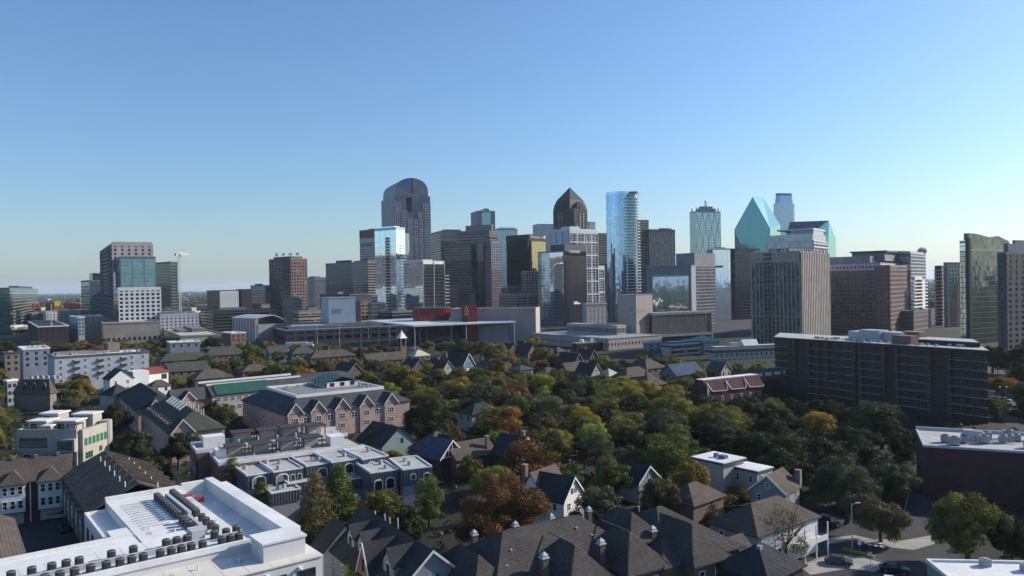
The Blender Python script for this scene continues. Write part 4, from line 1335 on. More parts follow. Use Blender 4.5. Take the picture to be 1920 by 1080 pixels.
for (y0, za, y1, zb) in ((-3.5, .45, 0, 1.0), (0, 1.0, 3.5, .45), (-3.6, .42, -2.2, .55), (3.6, .42, 2.2, .55), (-3.0, 0, 0, .55), (0, .55, 3.0, 0), (-1.5, .0, -1.5, .3), (1.5, 0, 1.5, .3)):
    mb.bar((x, yc + y0 * .55, z0 + hh * (.25 + .7 * za)), (x, yc + y1 * .55, z0 + hh * (.25 + .7 * zb)), .15)
mb.build('gabled_emblem', c_pink, t.root)
t.roof(c_redpaint, mech=0, par=.5)
p = W(885, 560, 960)
t = thing('church_spire', 'thin dark stone church spire before the brown banded tower', 'spire', (p.x, p.y, 0), rad(20))
za, zb, zc = W(885, 572, 960).z, W(885, 552, 960).z, W(885, 519, 960).z
MB().box(-3.4, -3.4, 0, 3.4, 3.4, zb).build('tower_shaft', c_brown, t)
MB().prism([(-2.6, -2.6), (2.6, -2.6), (2.6, 2.6), (-2.6, 2.6)], zb, zc, [(-.1, -.1), (.1, -.1), (.1, .1), (-.1, .1)]).build('spire', c_dk, t)
for (a, b) in ((-1, -1), (1, -1), (1, 1), (-1, 1)):
    MB().prism([(a * 2.9 - .6, b * 2.9 - .6), (a * 2.9 + .6, b * 2.9 - .6), (a * 2.9 + .6, b * 2.9 + .6), (a * 2.9 - .6, b * 2.9 + .6)], zb, zb + 7, [(a * 2.9 - .05, b * 2.9 - .05), (a * 2.9 + .05, b * 2.9 - .05), (a * 2.9 + .05, b * 2.9 + .05), (a * 2.9 - .05, b * 2.9 + .05)]).build('pinnacle', c_brown, t)
# stone institution
c_fed = mat('stone_fawn', (.36, .31, .285), .85, scale=.06, var=.08)
t = Tw('stone_block', 'tall blank fawn stone block with a few square windows, centre right', 'office block', 1158, 1192, 1223, 553, 620, 47)
t.box('wall', c_fed)
for j in range(5):
    winrow(t.root, 'B', (-t.L, 0, 0, t.R), 3, t.z(601.5 + j * 9.2), 1.5, 1.7, t.R * .62, t.R * .94)
t.clad('string_lines', c_tan, faces='B', fh=1.3, sp=.35, pw=0, pr=.1, z0=t.z(586), z1=t.z(581)); t.roof(c_fed, mech=0, par=.5)
t.box('vent_slot', g_grey, t.z(588), t.z(578), (-t.L * .28, -t.L * .22, -.1, 1))
t = Tw('stone_wing', 'low fawn office wing faced with closely spaced vertical fins', 'office block', 1208, 1222, 1333, 588, 628, 64)
t.box('glazing', g_dark, 6, t.H); t.clad('fins', c_fed, faces='B', bay=1.75, sp=0, pw=.6, pr=.7, z0=6.5, z1=t.H - 1); t.box('top_band', c_fed, t.H - 1.5, t.H + .6, (-t.L - .5, 1.2, -.5, t.R + .5)); t.box('sill_band', c_fed, 4.5, 6.5, (-t.L - .5, 1.2, -.5, t.R + .5)); t.box('end_pier', c_fed, 0, t.H, (-t.L, 1.25, t.R - .8, t.R + .8)); t.box('undercroft', c_dk, 0, 4.5, (-t.L, -3, 0, t.R))
t = Tw('stone_wing', 'broad low fawn terrace building with a pale flat roof', 'building', 997, 1140, 1240, 636, 565, 55)
t.box('wall', c_fed); t.clad('wall_slots', g_dark, faces='AB', bay=3.6, sp=0, pw=1.0, pr=.05, z0=3.2, z1=5.2); t.roof(c_fed, mech=0, par=.6); t.box('roof_deck', mat('deck_bluegrey', (.25, .28, .31), .9), t.H, t.H + .25, (-t.L + .5, -.5, .5, t.R - .5))
t = Tw('stone_wing', 'fawn finned upper storey set back on the low terrace building', 'building', 1064, 1156, 1172, 611, 605, 52)
t.box('glazing', g_dark); t.clad('fins', c_fed, faces='AB', bay=1.9, sp=0, pw=.7, pr=.6, z0=9.5, z1=t.H - 2); t.box('top_band', c_fed, t.H - 2, t.H + .4, (-t.L - .6, .8, -.8, t.R)); t.box('base_band', c_fed, 0, 10, (-t.L - .6, .8, -.8, t.R))
# long school and hall
t = Tw('school_building', 'long low school with white roof edge and dark glazing', 'school', 499, 535, 775, 620, 684, 62)
t.box('body', g_black); t.clad('wall_bands', c_dk, faces='AB', fh=5, bay=9, sp=.45, pw=2.2); t.roof(c_pale, mech=3, mh=3.5, par=.7)
t.box('roof_strip', c_pale, t.H, t.H + 3, (-t.L * .5, -t.L * .35, t.R * .1, t.R * .45))
t = Tw('curved_hall', 'grey hall with swooping curved metal roof', 'hall', 436, 478, 541, 597, 715, 42)
c_zinc = mat('metal_zinc', (.36, .40, .45), .4, metal=.6, scale=.3, var=.08)
t.box('body', c_grey, 0, t.H - 6); t.clad('panel_ribs', c_pale, faces='A', bay=5, sp=0, pw=1.2, pr=.3, z1=t.H - 1); t.box('front_wall', c_grey, 0, t.H - .5, (-t.L, 0, -.2, 3))
R = t.R
pf = []
for i in range(17):
    s = i / 16
    z = t.H + 2.5 * math.sin(min(1, s / .5) * math.pi / 2) if s < .5 else t.H + 2.5 - 12 * (s - .5) / .5 + 4 * math.sin(math.pi * (s - .5) * 2) * .5
    pf.append((R * 1.05 * s, z))
MB().extr([(-t.L - 2, p[0], p[1]) for p in pf] + [(-t.L - 2, p[0], p[1] - .7) for p in reversed(pf)], (t.L + 3, 0, 0)).build('curved_roof', c_zinc, t.root)
mb = MB()
for k in range(9):
    x = -t.L - 2 + (t.L + 3) * k / 8
    for a, b in zip(pf[:-1], pf[1:]):
        mb.bar((x, a[0], a[1] + .05), (x, b[0], b[1] + .05), .18)
mb.build('roof_seams', c_pale, t.root, 'stuff')
# bell tower and chapel
C = G(754, 683, 0)
t = thing('bell_tower', 'square brick bell tower with a white pyramid cap', 'bell tower', (C.x, C.y, 0), -rad(50))
zt = W(754, 620, C.y).z
zc = W(754, 634, C.y).z
MB().box(-2.1, -2.1, 0, 2.1, 2.1, zc - 5).build('shaft', b_red, t)
mb = MB()
for (a, b) in ((-1, -1), (1, -1), (1, 1), (-1, 1)):
    mb.box(a * 1.7 - .4, b * 1.7 - .4, zc - 5, a * 1.7 + .4, b * 1.7 + .4, zc)
mb.build('belfry_piers', b_red, t)
MB().box(-1.2, -1.2, zc - 5, 1.2, 1.2, zc).build('belfry_core', c_black, t)
MB().prism([(-2.6, -2.6), (2.6, -2.6), (2.6, 2.6), (-2.6, 2.6)], zc, zt, [(-.05, -.05), (.05, -.05), (.05, .05), (-.05, .05)]).build('cap', w_white, t)
footprint((C.x, C.y, 0), 0, -3, -3, 3, 3)
house('chapel', 'small chapel with a pale hipped roof right of the bell tower', HP(778, 668, 6), 52, 9, 11, 6, 9.5, 'y', 'hip', w_tan, mat('roof_sand', (.46, .42, .34), .9), cat='chapel', wf=False)
# ---- mid-distance flats, left
def flats(name, label, xl, xm, xr, y, d, th, wall, roofm, nA, nB, st, fh=3.2, wf=False, par=.9, R=None, L=None, w=1.3, h=1.6, corn=None, units=8):
    t = Tw(name, label, 'apartment block', xl, xm, xr, y, d, th, L=L, R=R)
    t.box('wall', wall)
    for s in range(st):
        z = t.H - fh * (s + 1) + .5
        if nB: winrow(t.root, 'B', (-t.L, 0, 0, t.R), nB, z, w, h, frame=w_white if wf else None, pane=wf)
        if nA: winrow(t.root, 'A', (-t.L, 0, 0, t.R), nA, z, w, h, frame=w_white if wf else None, pane=wf)
    t.box('roof_deck', roofm, t.H, t.H + .15, (-t.L + .4, -.4, .4, t.R - .4))
    t.roof(corn or w_white, mech=0, par=par)
    rnd = random.Random(xl * 31)
    for i in range(units):
        x, y2 = rnd.uniform(-t.L + 3, -3), rnd.uniform(3, t.R - 3)
        put(UNIT_ME, 'roof_unit', t.root, (x, y2, t.H + .15), rnd.random() * .2, (rnd.uniform(.8, 1.6), rnd.uniform(.8, 1.6), rnd.uniform(.8, 1.3)))
    return t
m_unit = mat('unit_grey', (.30, .31, .31), .6, var=.2, scale=.8)
_u = MB()
_u.box(-.7, -.55, 0, .7, .55, 1.1).cyl(0, 0, 1.1, 1.22, .42, n=8)
UNIT_ME = _u.mesh('roof_unit', m_unit)
t = flats('apartment_block', 'white four storey flats with a dark cornice and bright roof, left middle', 88, 101, 278, 672, 378, 52, mat('wall_flats', (.40, .41, .45), .85), r_white, 0, 8, 4, wf=True, units=14, corn=mat('cornice_slate', (.10, .11, .13), .7))
rc = (-t.L, 0, 0, t.R)
mb = MB()
for s in range(3):
    for k in (1, 3, 5):
        u = t.R * (k + .5) / 8 + 1.6
        mb.box(-.2, u - 1.3, t.H - 3.2 * (s + 1) + .3, 1.0, u + 1.3, t.H - 3.2 * (s + 1) + 1.3)
mb.build('balconies', c_dk, t.root, 'stuff')
t.box('stair_tower', w_tan, t.H, t.H + 5, (-t.L + 4, -t.L + 10, t.R * .62, t.R * .75))
for k in range(3):
    t.box('roof_ridge', w_tan, t.H + .1, t.H + 1.6, (-t.L + 2 + k * 4.5, -t.L + 3 + k * 4.5, 2, t.R * .6))
flats('apartment_block', 'white block with a bright roof left of the white four storey flats', 33, 42, 92, 657, 430, 52, mat('wall_lavender', (.22, .24, .30), .85), r_white, 2, 3, 3, units=5)
t = flats('apartment_block', 'small tan block with a brown roof band at the left edge', 3, 8, 36, 664, 410, 50, w_tan, r_mem, 0, 2, 3, units=2, corn=s_brown)
t = flats('apartment_block', 'pale blue narrow flats at the left shoulder of the tan podium', 130, 146, 158, 596, 680, 52, mat('wall_paleblue', (.28, .33, .38), .8), r_mem, 3, 2, 5, units=2)
flats('low_block', 'tan flat-topped block behind the blank podium', 148, 155, 192, 594, 760, 56, c_tan, r_mem, 0, 3, 2, units=2)
flats('low_block', 'dark block standing in for a tree mass before the freeway, left', 52, 70, 128, 614, 620, 55, b_dk, s_dark, 4, 5, 3, units=4)  # added dark block stands in for a near-black mass of trees
t = flats('low_block', 'long pale shed roof building beyond the grey roofed houses', 312, 318, 374, 644, 520, 58, w_grey, r_white, 0, 4, 1, units=2)
t = flats('low_block', 'row of brown brick workshops below the curved hall', 415, 432, 460, 626, 600, 50, b_red, r_mem, 2, 3, 2, units=1)
# mansard house at left
t = Tw('mansard_house', 'mansard-roofed house with three dormers and a cluttered roof terrace', 'house', 24, 92, 104, 738, 322, 6)
L, R = t.L, t.R
MB().box(-L, 0, 0, 0, R, t.H - .3).build('wall', w_tan, t.root)
hip_roof((-L, 0, 0, R), t.H, t.z(712), flat=2.2).build('mansard_roof', s_tan, t.root)
for k in range(3):
    x = -L * (.72 - .27 * k)
    d = MB().box(x - .9, .1, t.H + .6, x + .9, 2.2, t.H + 4.0).build('dormer', w_tan, t.root)
    MB().box(x - .6, .02, t.H + 1.0, x + .6, .15, t.H + 3.5).build('pane', g_dark, d)
    MB().extr([(x - 1.1, -.1, t.H + 4), (x + 1.1, -.1, t.H + 4), (x, -.1, t.H + 4.7)], (0, 2.5, 0)).build('hood', s_tan, d)
for k in range(10):
    put(UNIT_ME, 'roof_unit', t.root, (-L + 5 + (k % 5) * 2.6, 4 + (k // 5) * 3, t.z(712)), 0, (.8, .8, .9))
t = flats('low_block', 'pale side wall building left of the mansard-roofed house', 6, 12, 30, 716, 335, 30, w_grey, r_mem, 0, 2, 3, units=2)
# white gabled pair and red tiled house
t = house('town_house', 'white three storey house with a dark lean-to roof behind the pink flats', HP(206, 712, 11), 45, 9, 10, 11, 15, 'x', 'gable', w_white, s_dark, None, wins='AB', storeys=2)
MB().box(-9, 10.02, 0, -1, 17, 13.5).build('annex', w_white, t)
t = house('town_house', 'pale house with a dark rounded mansard in front of the white three storey house', HP(212, 742, 8.5), 30, 9, 9, 8.5, 12.5, 'x', 'hip', w_cream, s_dark, wins='AB', storeys=2)
t = house('town_house', 'white house with a red tiled hip roof and corner loggia', HP(262, 702, 11.5), 35, 6, 14, 11.5, 14, 'y', 'hip', w_white, r_red, wins='A', storeys=2)
for k in range(3):
    win(t, 'B', (-6, 0, 0, 14), 11 + k * .9, 8.2, .75, 2.4)
house('shed_house', 'small brown hipped roof house in front of the red tiled one', HP(285, 725, 8), 45, 6, 8, 8, 10.5, 'y', 'hip', w_white, s_brown, wf=False)
# grey roofed terraces left of centre
w_h1 = mat('house_cream', (.30, .28, .25), .85, var=.15)
w_h2 = mat('house_grey', (.15, .165, .185), .85, var=.15)
for (px, py, z, th, L, R, zr, rg, kd, wl, rf, lb) in (
    (300, 678, 8, 56, 10, 30, 12, 'y', 'hip', w_tan, s_green, 'long grey green roofed house right of the white flats'),
    (384, 668, 9, 52, 12, 26, 14, 'y', 'hip', w_tan, s_green, 'large grey green hip roofed house with dormers behind the tan one'),
    (318, 697, 7, 52, 9, 20, 11, 'y', 'gable', w_brown, s_green, 'dark grey roofed house beside the leafy lot, left'),
    (366, 712, 7, 50, 12, 18, 11, 'y', 'hip', w_brown, s_tan, 'tan hip roofed house behind the green roofed wing'),
    (455, 697, 7, 52, 10, 16, 10, 'y', 'hip', w_tan, s_tan, 'small tan roofed house among orange shrubs'),
    (505, 662, 7, 55, 10, 14, 11, 'y', 'gable', w_grey, s_grey, 'grey gabled house below the school'),
    (548, 664, 7, 55, 10, 16, 11, 'y', 'hip', w_grey, s_grey, 'grey hip roofed house below the school, second from the left'),
    (583, 672, 7, 52, 12, 30, 11, 'y', 'hip', w_brown, s_brown, 'long brown hip roofed house left of the bell tower'),
    (650, 702, 7, 48, 14, 10, 12, 'x', 'gable', w_brown, s_dark, 'dark steep gabled house facing the yellow trees'),
    (690, 678, 6, 52, 10, 24, 10, 'y', 'gable', w_brown, s_brown, 'long brown gabled roof just below the bell tower'),
    (772, 694, 7, 50, 12, 10, 12, 'x', 'gable', w_brown, s_dark, 'dark gabled house below the chapel'),
    (828, 697, 7, 42, 12, 9, 12, 'x', 'gable', w_cream, s_dark, 'pale gabled house in front of the turreted house'),
    (912, 694, 6, 46, 9, 9, 10, 'x', 'gable', w_tan, s_grey, 'small grey gabled house right of the turreted house'),
    (942, 692, 6, 52, 9, 10, 11, 'x', 'gable', w_tan, s_tan, 'tan gabled house with a small dormer right of the turreted house'),
    (975, 694, 9, 46, 8, 9, 11, 'x', 'hip', w_blue, s_grey, 'blue sided house among dark trees'),
    (952, 660, 7, 52, 10, 12, 12, 'x', 'gable', w_brown, s_dark, 'dark slate gabled house behind the orange tree'),
    (990, 662, 7, 46, 12, 9, 12.5, 'x', 'gable', b_red, s_dark, 'brick gabled house left of the fawn terrace building'),
    (1030, 664, 7, 52, 8, 10, 10, 'y', 'hip', b_red, s_dark, 'low brick house beside the fawn terrace building'),
    (1045, 660, 8, 48, 8, 8, 11, 'y', 'hip', b_red, s_brown, 'square brick stair block by the fawn terrace building'),
    (1022, 702, 6, 52, 8, 10, 9, 'y', 'hip', w_white, s_grey, 'low white walled house above the lime green tree'),
    (1068, 702, 6, 52, 9, 14, 11, 'y', 'gable', w_tan, s_tan, 'tan roofed house with a white dormer above the tree belt'),
    (1108, 703, 6.5, 44, 10, 9, 11.5, 'x', 'gable', w_cream, s_dark, 'cream gabled house above the tree belt'),
    (1075, 686, 8, 45, 12, 9, 14, 'x', 'gable', b_dk, s_dark, 'tall dark gabled house with pale bargeboards'),
    (1105, 674, 8, 45, 10, 8, 13, 'x', 'gable', b_dk, s_dark, 'dark twin gabled house below the mansard flats'),
    (1142, 705, 5.5, 50, 8, 8, 8.5, 'y', 'hip', w_white, r_mem, 'small white roofed outbuilding above the tree belt'),
    (1175, 708, 6, 54, 9, 17, 10, 'y', 'hip', w_tan, s_tan, 'long tan hip roofed house above the yellow tree'),
    (1212, 692, 7, 52, 10, 14, 11, 'y', 'hip', w_brown, s_tan, 'tan hip roofed house below the cream mansard flats'),
    (1216, 724, 7, 50, 10, 12, 11, 'y', 'hip', w_brown, s_brown, 'brown hip roofed house left of the maroon gable end'),
    (1268, 704, 6.5, 52, 10, 20, 11, 'y', 'gable', w_grey, s_blue, 'long blue roofed house left of the brick terrace'),
    (1352, 696, 6, 48, 8, 9, 10, 'x', 'gable', w_cream, s_grey, 'small pale gabled house behind the brick terrace'),
    (972, 773, 6, 50, 10, 11, 10.5, 'x', 'gable', w_brown, s_brown, 'brown gabled house half hidden among trees, centre'),
    (885, 778, 6, 52, 9, 13, 9, 'y', 'hip', w_cream, s_dark, 'white porched house half hidden among trees, centre'),
):
    wl = w_h1 if wl in (w_cream, w_white) else w_h2 if wl is w_grey else w_brown if wl is w_tan else wl
    h = house('house', lb, HP(px, py, z), th, L, R, z, zr, rg, kd, wl, rf, c_grey if kd == 'gable' and 'dark' in lb or 'cream' in lb or 'pale' in lb or 'white dormer' in lb else None, wf=False, ch=[(-L * .6, R * .5, zr + 1.2)] if L > 9.5 else None, storeys=2 if z > 6.4 else 1)
# turreted house
t = house('turreted_house', 'blue and white house with corner turret and gabled porch front', HP(869, 684, 8.5), 42, 14, 8, 8.5, 14, 'x', 'gable', w_blue, s_dark, w_white, storeys=2)
MB().cyl(-14, 0, 0, 10.5, 2.2, n=12).build('turret', w_blue, t)
MB().cyl(-14, 0, 10.5, 15.5, 2.7, .05, n=12).build('turret_roof', s_brown, t)
MB().box(.05, .4, 5.2, 1.8, 7.6, 5.6).box(.05, .4, 0, 1.7, 7.6, 2.6).box(.05, .4, 5.6, 1.8, .6, 6.6).box(1.6, .4, 5.6, 1.8, 7.6, 6.6).build('porch', w_white, t)
MB().box(.1, .3, 0, 1.6, 7.7, 2.7).build('brick_base', b_red, t)
# mansard flats (dark) and cream mansard flats
t = flats('apartment_block', 'dark brick mansard flats with a bright roof, below the fawn terrace building', 1072, 1080, 1240, 645, 560, 62, b_dk, r_white, 0, 14, 2, units=20, corn=w_cream)
MB().box(.0, 0, t.H - 4.2, .9, t.R, t.H - .5).build('mansard_skirt', s_dark, t.root)
MB().box(-t.L * .9, t.R * .2, t.H, -t.L * .8, t.R * .23, t.H + 3).cyl(-t.L * .5, t.R * .08, t.H, t.H + 3, 1.6, n=14).build('roof_hut', w_white, t.root)
t = flats('apartment_block', 'white framed gable end flats beside the dark brick mansard flats', 1205, 1214, 1240, 643, 555, 60, w_grey, r_white, 1, 2, 3, units=3)
t = Tw('apartment_block', 'cream flats with blue slate mansard, arched dormers and balconies', 'apartment block', 1240, 1256, 1340, 645, 510, 60)
L, R, H = t.L, t.R, t.H
rc = (-L, 0, 0, R)
t.box('wall', w_cream); t.box('roof_deck', r_mem, H + .9, H + 1.1, (-L + 1, -1, 1, R - 1))
hip_roof(rc, H - 2.2, H + 1, flat=1.2, o=.4).build('mansard_roof', s_blue, t.root)
for k, u in enumerate((.66, .76, .96)):
    for s in range(3):
        win(t.root, 'B', rc, R * u, H - 3.3 * s - 3, 1.3, 2.0, frame=w_white)
mb, mg = MB(), MB()
for (u0, u1) in ((.02, .62), (.80, .93)):
    for s in range(3):
        z = H - 3.3 * (s + 1) - 1
        mb.box(0, R * u0, z, 1.5, R * u1, z + .3).box(1.35, R * u0, z + .3, 1.5, R * u1, z + 1.1)
        mg.box(-.05, R * u0, z + .4, .06, R * u1, z + 2.7)
mb.build('balconies', w_cream, t.root, 'stuff'); mg.build('balcony_glazing', g_dark, t.root, 'stuff')
for k in range(16):
    put(UNIT_ME, 'roof_unit', t.root, (-L * .3 - (k % 2) * 1.8, R * .4 + (k // 2) * 1.8, H + 1.1), 0, (.8, .8, .8))
t = Tw('apartment_block', 'long cream flats with a plain slate skirt roof, left of the dark brick block', 'apartment block', 1322, 1338, 1468, 652, 480, 74)
L, R, H = t.L, t.R, t.H
rc = (-L, 0, 0, R)
t.box('wall', w_cream, 0, H - .5); hip_roof(rc, H - 3.2, H, flat=1.4, o=.5).build('skirt_roof', s_dark, t.root)
winrow(t.root, 'B', rc, 14, H - 6, 1.1, 1.7); winrow(t.root, 'B', rc, 12, H - 9.3, 1.1, 1.7)
t.box('roof_deck', r_mem, H, H + .2, (-L + 2, -2, 2, R - 2))
MB().extr([(-L + 2, R * .45, H + .2), (-2, R * .45, H + .2), (-L * .5, R * .45, H + 4)], (0, R * .22, 0)).build('roof_hall', r_white, t.root)
MB().box(-L + 3, R * .3, H + .2, -4, R * .42, H + 2.2).build('roof_box', c_pale, t.root)
house('pavilion', 'green copper hip roofed pavilion behind the cream flats', HP(1320, 640, 9), 55, 16, 16, 9, 12.5, 'y', 'hip', w_grey, mat('copper_green', (.16, .24, .23), .6), wf=False, cat='pavilion')
# brick terrace with arched dormers
for k in range(2):
    C = HP(1327, 735, 8.5) if k == 0 else HP(1395, 712, 8.5)
    t = thing('brick_terrace', 'maroon brick terrace with zigzag white roof trim, nearer of the two' if k == 0 else 'brick terrace with white arched dormers behind the zigzag-trimmed one', 'row house', (C.x, C.y, 0), -rad(60))
    L, R = 9, 30 if k == 0 else 34
    if k == 0:
        footprint((C.x, C.y, 0), -rad(60), -L, 0, 0, R)
        MB().extr([(-L, 0, 0), (0, 0, 0), (0, 0, 8.5), (-2.5, 0, 12.5), (-L + 2.5, 0, 12.5), (-L, 0, 8.5)], (0, R, 0)).build('wall', b_mar, t)
        MB().box(-L + 2.6, .3, 12.5, -2.6, R - .3, 12.75).build('roof_deck', r_white, t)
        MB().box(-.2, -.15, 0, .35, .3, 9.5).build('white_pier', w_white, t)
        mb = MB()
        n = 3
        for i in range(n):
            y0, y1 = R * i / n, R * (i + 1) / n
            for (ya, za, yb, zb) in ((y0 + .3, 8.6, y0 + 1.2, 11.8), (y0 + 1.2, 11.8, y0 + 2.2, 8.6), (y0 + 2.2, 8.6, y1 - .5, 8.4), (y1 - .5, 8.4, y1 + .3, 9.2)):
                xa, xb = -(za - 8.5) * .62 + .12, -(zb - 8.5) * .62 + .12
                mb.bar((max(xa, -2.4) + .2, ya, za), (max(xb, -2.4) + .2, yb, zb), .16)
        mb.build('roof_trim', w_white, t)
        for i in range(6):
            win(t, 'B', (-L, 0, 0, R), 2.5 + i * 5, 4.8, 1.2, 1.7, frame=w_white)
    else:
        MB().box(-L, 0, 0, 0, R, 9).build('wall', b_red, t)
        for i in range(6):
            y = 1 + i * 5.6
            pts = [(0, y + 2.4 - 2.4 * math.cos(a * math.pi / 8), 9 + 2.2 * math.sin(a * math.pi / 8)) for a in range(9)]
            d = MB().extr(pts, (-L, 0, 0)).build('barrel_roof', s_grey, t)
            MB().box(.02, y + .5, 9.2, .3, y + 4.3, 10.6).build('arched_dormer', w_white, d)
            win(t, 'B', (-L, 0, 0, R), y + 2.4, 9.3, 1.6, 1.1, gm=g_dark)
# ================================================================== nearer buildings
# ---- seven storey dark brick block, right
t = Tw('apartment_block', 'long seven storey dark brick block with pale balcony lines, right', 'apartment block', 1452, 1850, 1852, 652, 258, 60, R=22)
t.H -= 1.0
L, R, H = t.L, t.R, t.H
rc = (-L, 0, 0, R)
SK = -15.3 / 21.5
def skew(x0, x1, y0, y1):
    return [(x0 + SK * y0, y0), (x1 + SK * y0, y0), (x1 + SK * y1, y1), (x0 + SK * y1, y1)]
b_blk = brick('brick_block', (0.062, 0.041, 0.037), (0.07, 0.055, 0.05))
MB().prism(skew(-L, 0, 0, R), 0, H - .8).build('wall', b_blk, t.root)
m_bfr = mat('frame_taupe', (.15, .135, .12), .7)
m_lw = glass('window_flat', (.018, .02, .025), 0, .1, 2.6, 3.4, blinds=.16, var=.6)
fh = (H - 3.0) / 7
nb = 22
mb = MB()
for s in range(7):
    z = 2.2 + fh * s
    for k in range(nb):
        if k in (13,):
            continue
        win(t.root, 'A', rc, L * (k + .5) / nb, z + .8, L / nb * .62, fh * .62, gm=m_lw, frame=m_bfr)
    for (u0, u1) in ((0, .08), (.20, .44), (.47, .57), (.64, .78), (.86, 1.0)):
        mb.box(-L + L * u0, -1.2, z, -L + L * u1, .02, z + .16)
mb.build('balcony_slabs', mat('concrete_dull', (.26, .24, .225), .8), t.root, 'stuff')
for u in (.12, .20, .25, .30, .44, .47, .58, .64, .78, .86):
    MB().box(-L + L * u - .7, -.9, 0, -L + L * u + .7, .02, H - .85).build('brick_pier', brick('brick_pier', (.095, .062, .052), (.1, .085, .075)), t.root)
MB().prism(skew(-L - .8, .8, -1.0, R + .6), H - .8, H).build('cornice', c_black, t.root)
MB().prism(skew(-L - .4, .4, -.6, R + .3), H, H + .2).build('roof_deck', r_mem, t.root)
for (u, v, w, d, h) in ((.40, 12, 14, 7, 3.2), (.48, 9, 9, 6, 4.2), (.58, 11, 8, 7, 3.6), (.50, 16, 14, 5, 2.2)):
    t.box('machine_room', c_pale, H + .2, H + .2 + h, (-L + L * u - 8, -L + L * u + w - 8, v, v + d))
t.box('stair_head', b_red, H + .2, H + 3.4, (-L * .40, -L * .315, 2, 7)); t.box('stair_head', b_red, H + .2, H + 4.2, (-L * .44, -L * .36, 14, 19))
MB().prism(skew(-L * .27, -L * .01, 8, R - .5), H + .2, H + 1.8).build('raised_roof', c_black, t.root)
MB().prism(skew(-L * .27 + .4, -L * .01 - .4, 8.4, R - .9), H + 1.8, H + 2.0).build('raised_deck', r_mem, t.root)
for k in range(3):
    x = -L * .50 + k * 1.7
    MB().cyl(x, 12, H + .2, H + 3.2, .8, n=12).cyl(x, 12, H + 3.2, H + 3.8, .8, .3, 12).build('vent_stack', c_zinc, t.root)
rnd = random.Random(3)
for k in range(60):
    x, y = -L * rnd.uniform(.12, .80), rnd.uniform(1.2, 7.0)
    if -L * .42 < x < -L * .3:
        continue
    put(UNIT_ME, 'roof_unit', t.root, (x, y, H + .2), 0, (.75, .75, .7))
# ---- brick warehouse at right
t = Tw('brick_warehouse', 'windowless maroon brick box with rooftop air units, right edge', 'building', 1718, 1731, 1940, 836, 172, 22, L=None, R=18)
C = HP(1731, 834, 12)
t.root.location = (C.x, C.y, 0)
t.root.rotation_euler = (0, 0, -rad(24))
FOOT.append([(C.x - 10, C.y - 2), (C.x + 40, C.y - 15), (C.x + 55, C.y + 25), (C.x - 2, C.y + 28)])
LX, RY = 36, 21
MB().box(0, 0, 0, LX, RY, 11.6).build('wall', b_mar, t.root)
MB().box(.3, .3, 11.6, LX - .3, RY - .3, 11.75).build('roof_deck', r_mem, t.root)
mb = MB()
mb.box(-.05, -.05, 11.5, LX + .05, .35, 12.0).box(-.05, RY - .35, 11.5, LX + .05, RY + .05, 12.5).box(-.05, .35, 11.5, .35, RY - .35, 12.0).box(LX - .35, .35, 11.5, LX + .05, RY - .35, 12.5)
mb.build('parapet', c_pale, t.root)
for (x, y) in ((5, 6), (9, 6.4), (9.5, 9), (11, 9.6), (12.5, 10.5), (13, 7.5), (14, 12), (17, 9.5), (18.5, 11), (20, 12.5), (23, 14), (19, 15.5), (25, 9), (21, 5), (6.5, 3)):
    u = thing('rooftop_unit', 'x', 'air unit', (0, 0, 0), 0, 'air units on the brick warehouse roof')
    u.parent = None
    w = t.root.matrix_basis @ Vector((x, y, 11.75))
    u.location = w
    u.rotation_euler = (0, 0, -rad(24))
    sc = .8 + ((x * 7 + y * 3) % 5) * .12
    MB().box(-.8 * sc, -.6 * sc, .25, .8 * sc, .6 * sc, .25 + 1.3 * sc).build('casing', m_unit, u)
    MB().cyl(0, 0, .25 + 1.3 * sc, .4 + 1.3 * sc, .45 * sc, n=10).build('fan', c_dk, u)
    MB().box(-.7 * sc, -.5 * sc, 0, .7 * sc, .5 * sc, .25).build('base', c_dk, u)
    u['wx'], u['wd'] = w.x, w.y
us = sorted([o for o in COL.objects if o.name.startswith('rooftop_unit')], key=lambda o: PIX(o.location)[0])
ORD = ['first', 'second', 'third', 'fourth', 'fifth', 'sixth', 'seventh', 'eighth', 'ninth', 'tenth', 'eleventh', 'twelfth', 'thirteenth', 'fourteenth', 'fifteenth', 'sixteenth', 'seventeenth', 'eighteenth', 'nineteenth', 'twentieth']
for i, o in enumerate(us):
    o['label'] = 'grey air unit on the maroon brick box, %s from the left' % ORD[i]
MB().box(9, 7.5, 11.75, 11, 9.2, 14.6).box(11.2, 9, 11.75, 12.6, 10, 14.2).build('vent_housing', c_pale, t.root)
mb = MB()
mb.bar((6, 6, 12.1), (20, 9, 12.1), .12).bar((9, 4, 12.1), (19, 14, 12.1), .12).bar((17, 7, 12.1), (24, 12, 12.1), .1)
mb.build('duct_pipes', c_pale, t.root)
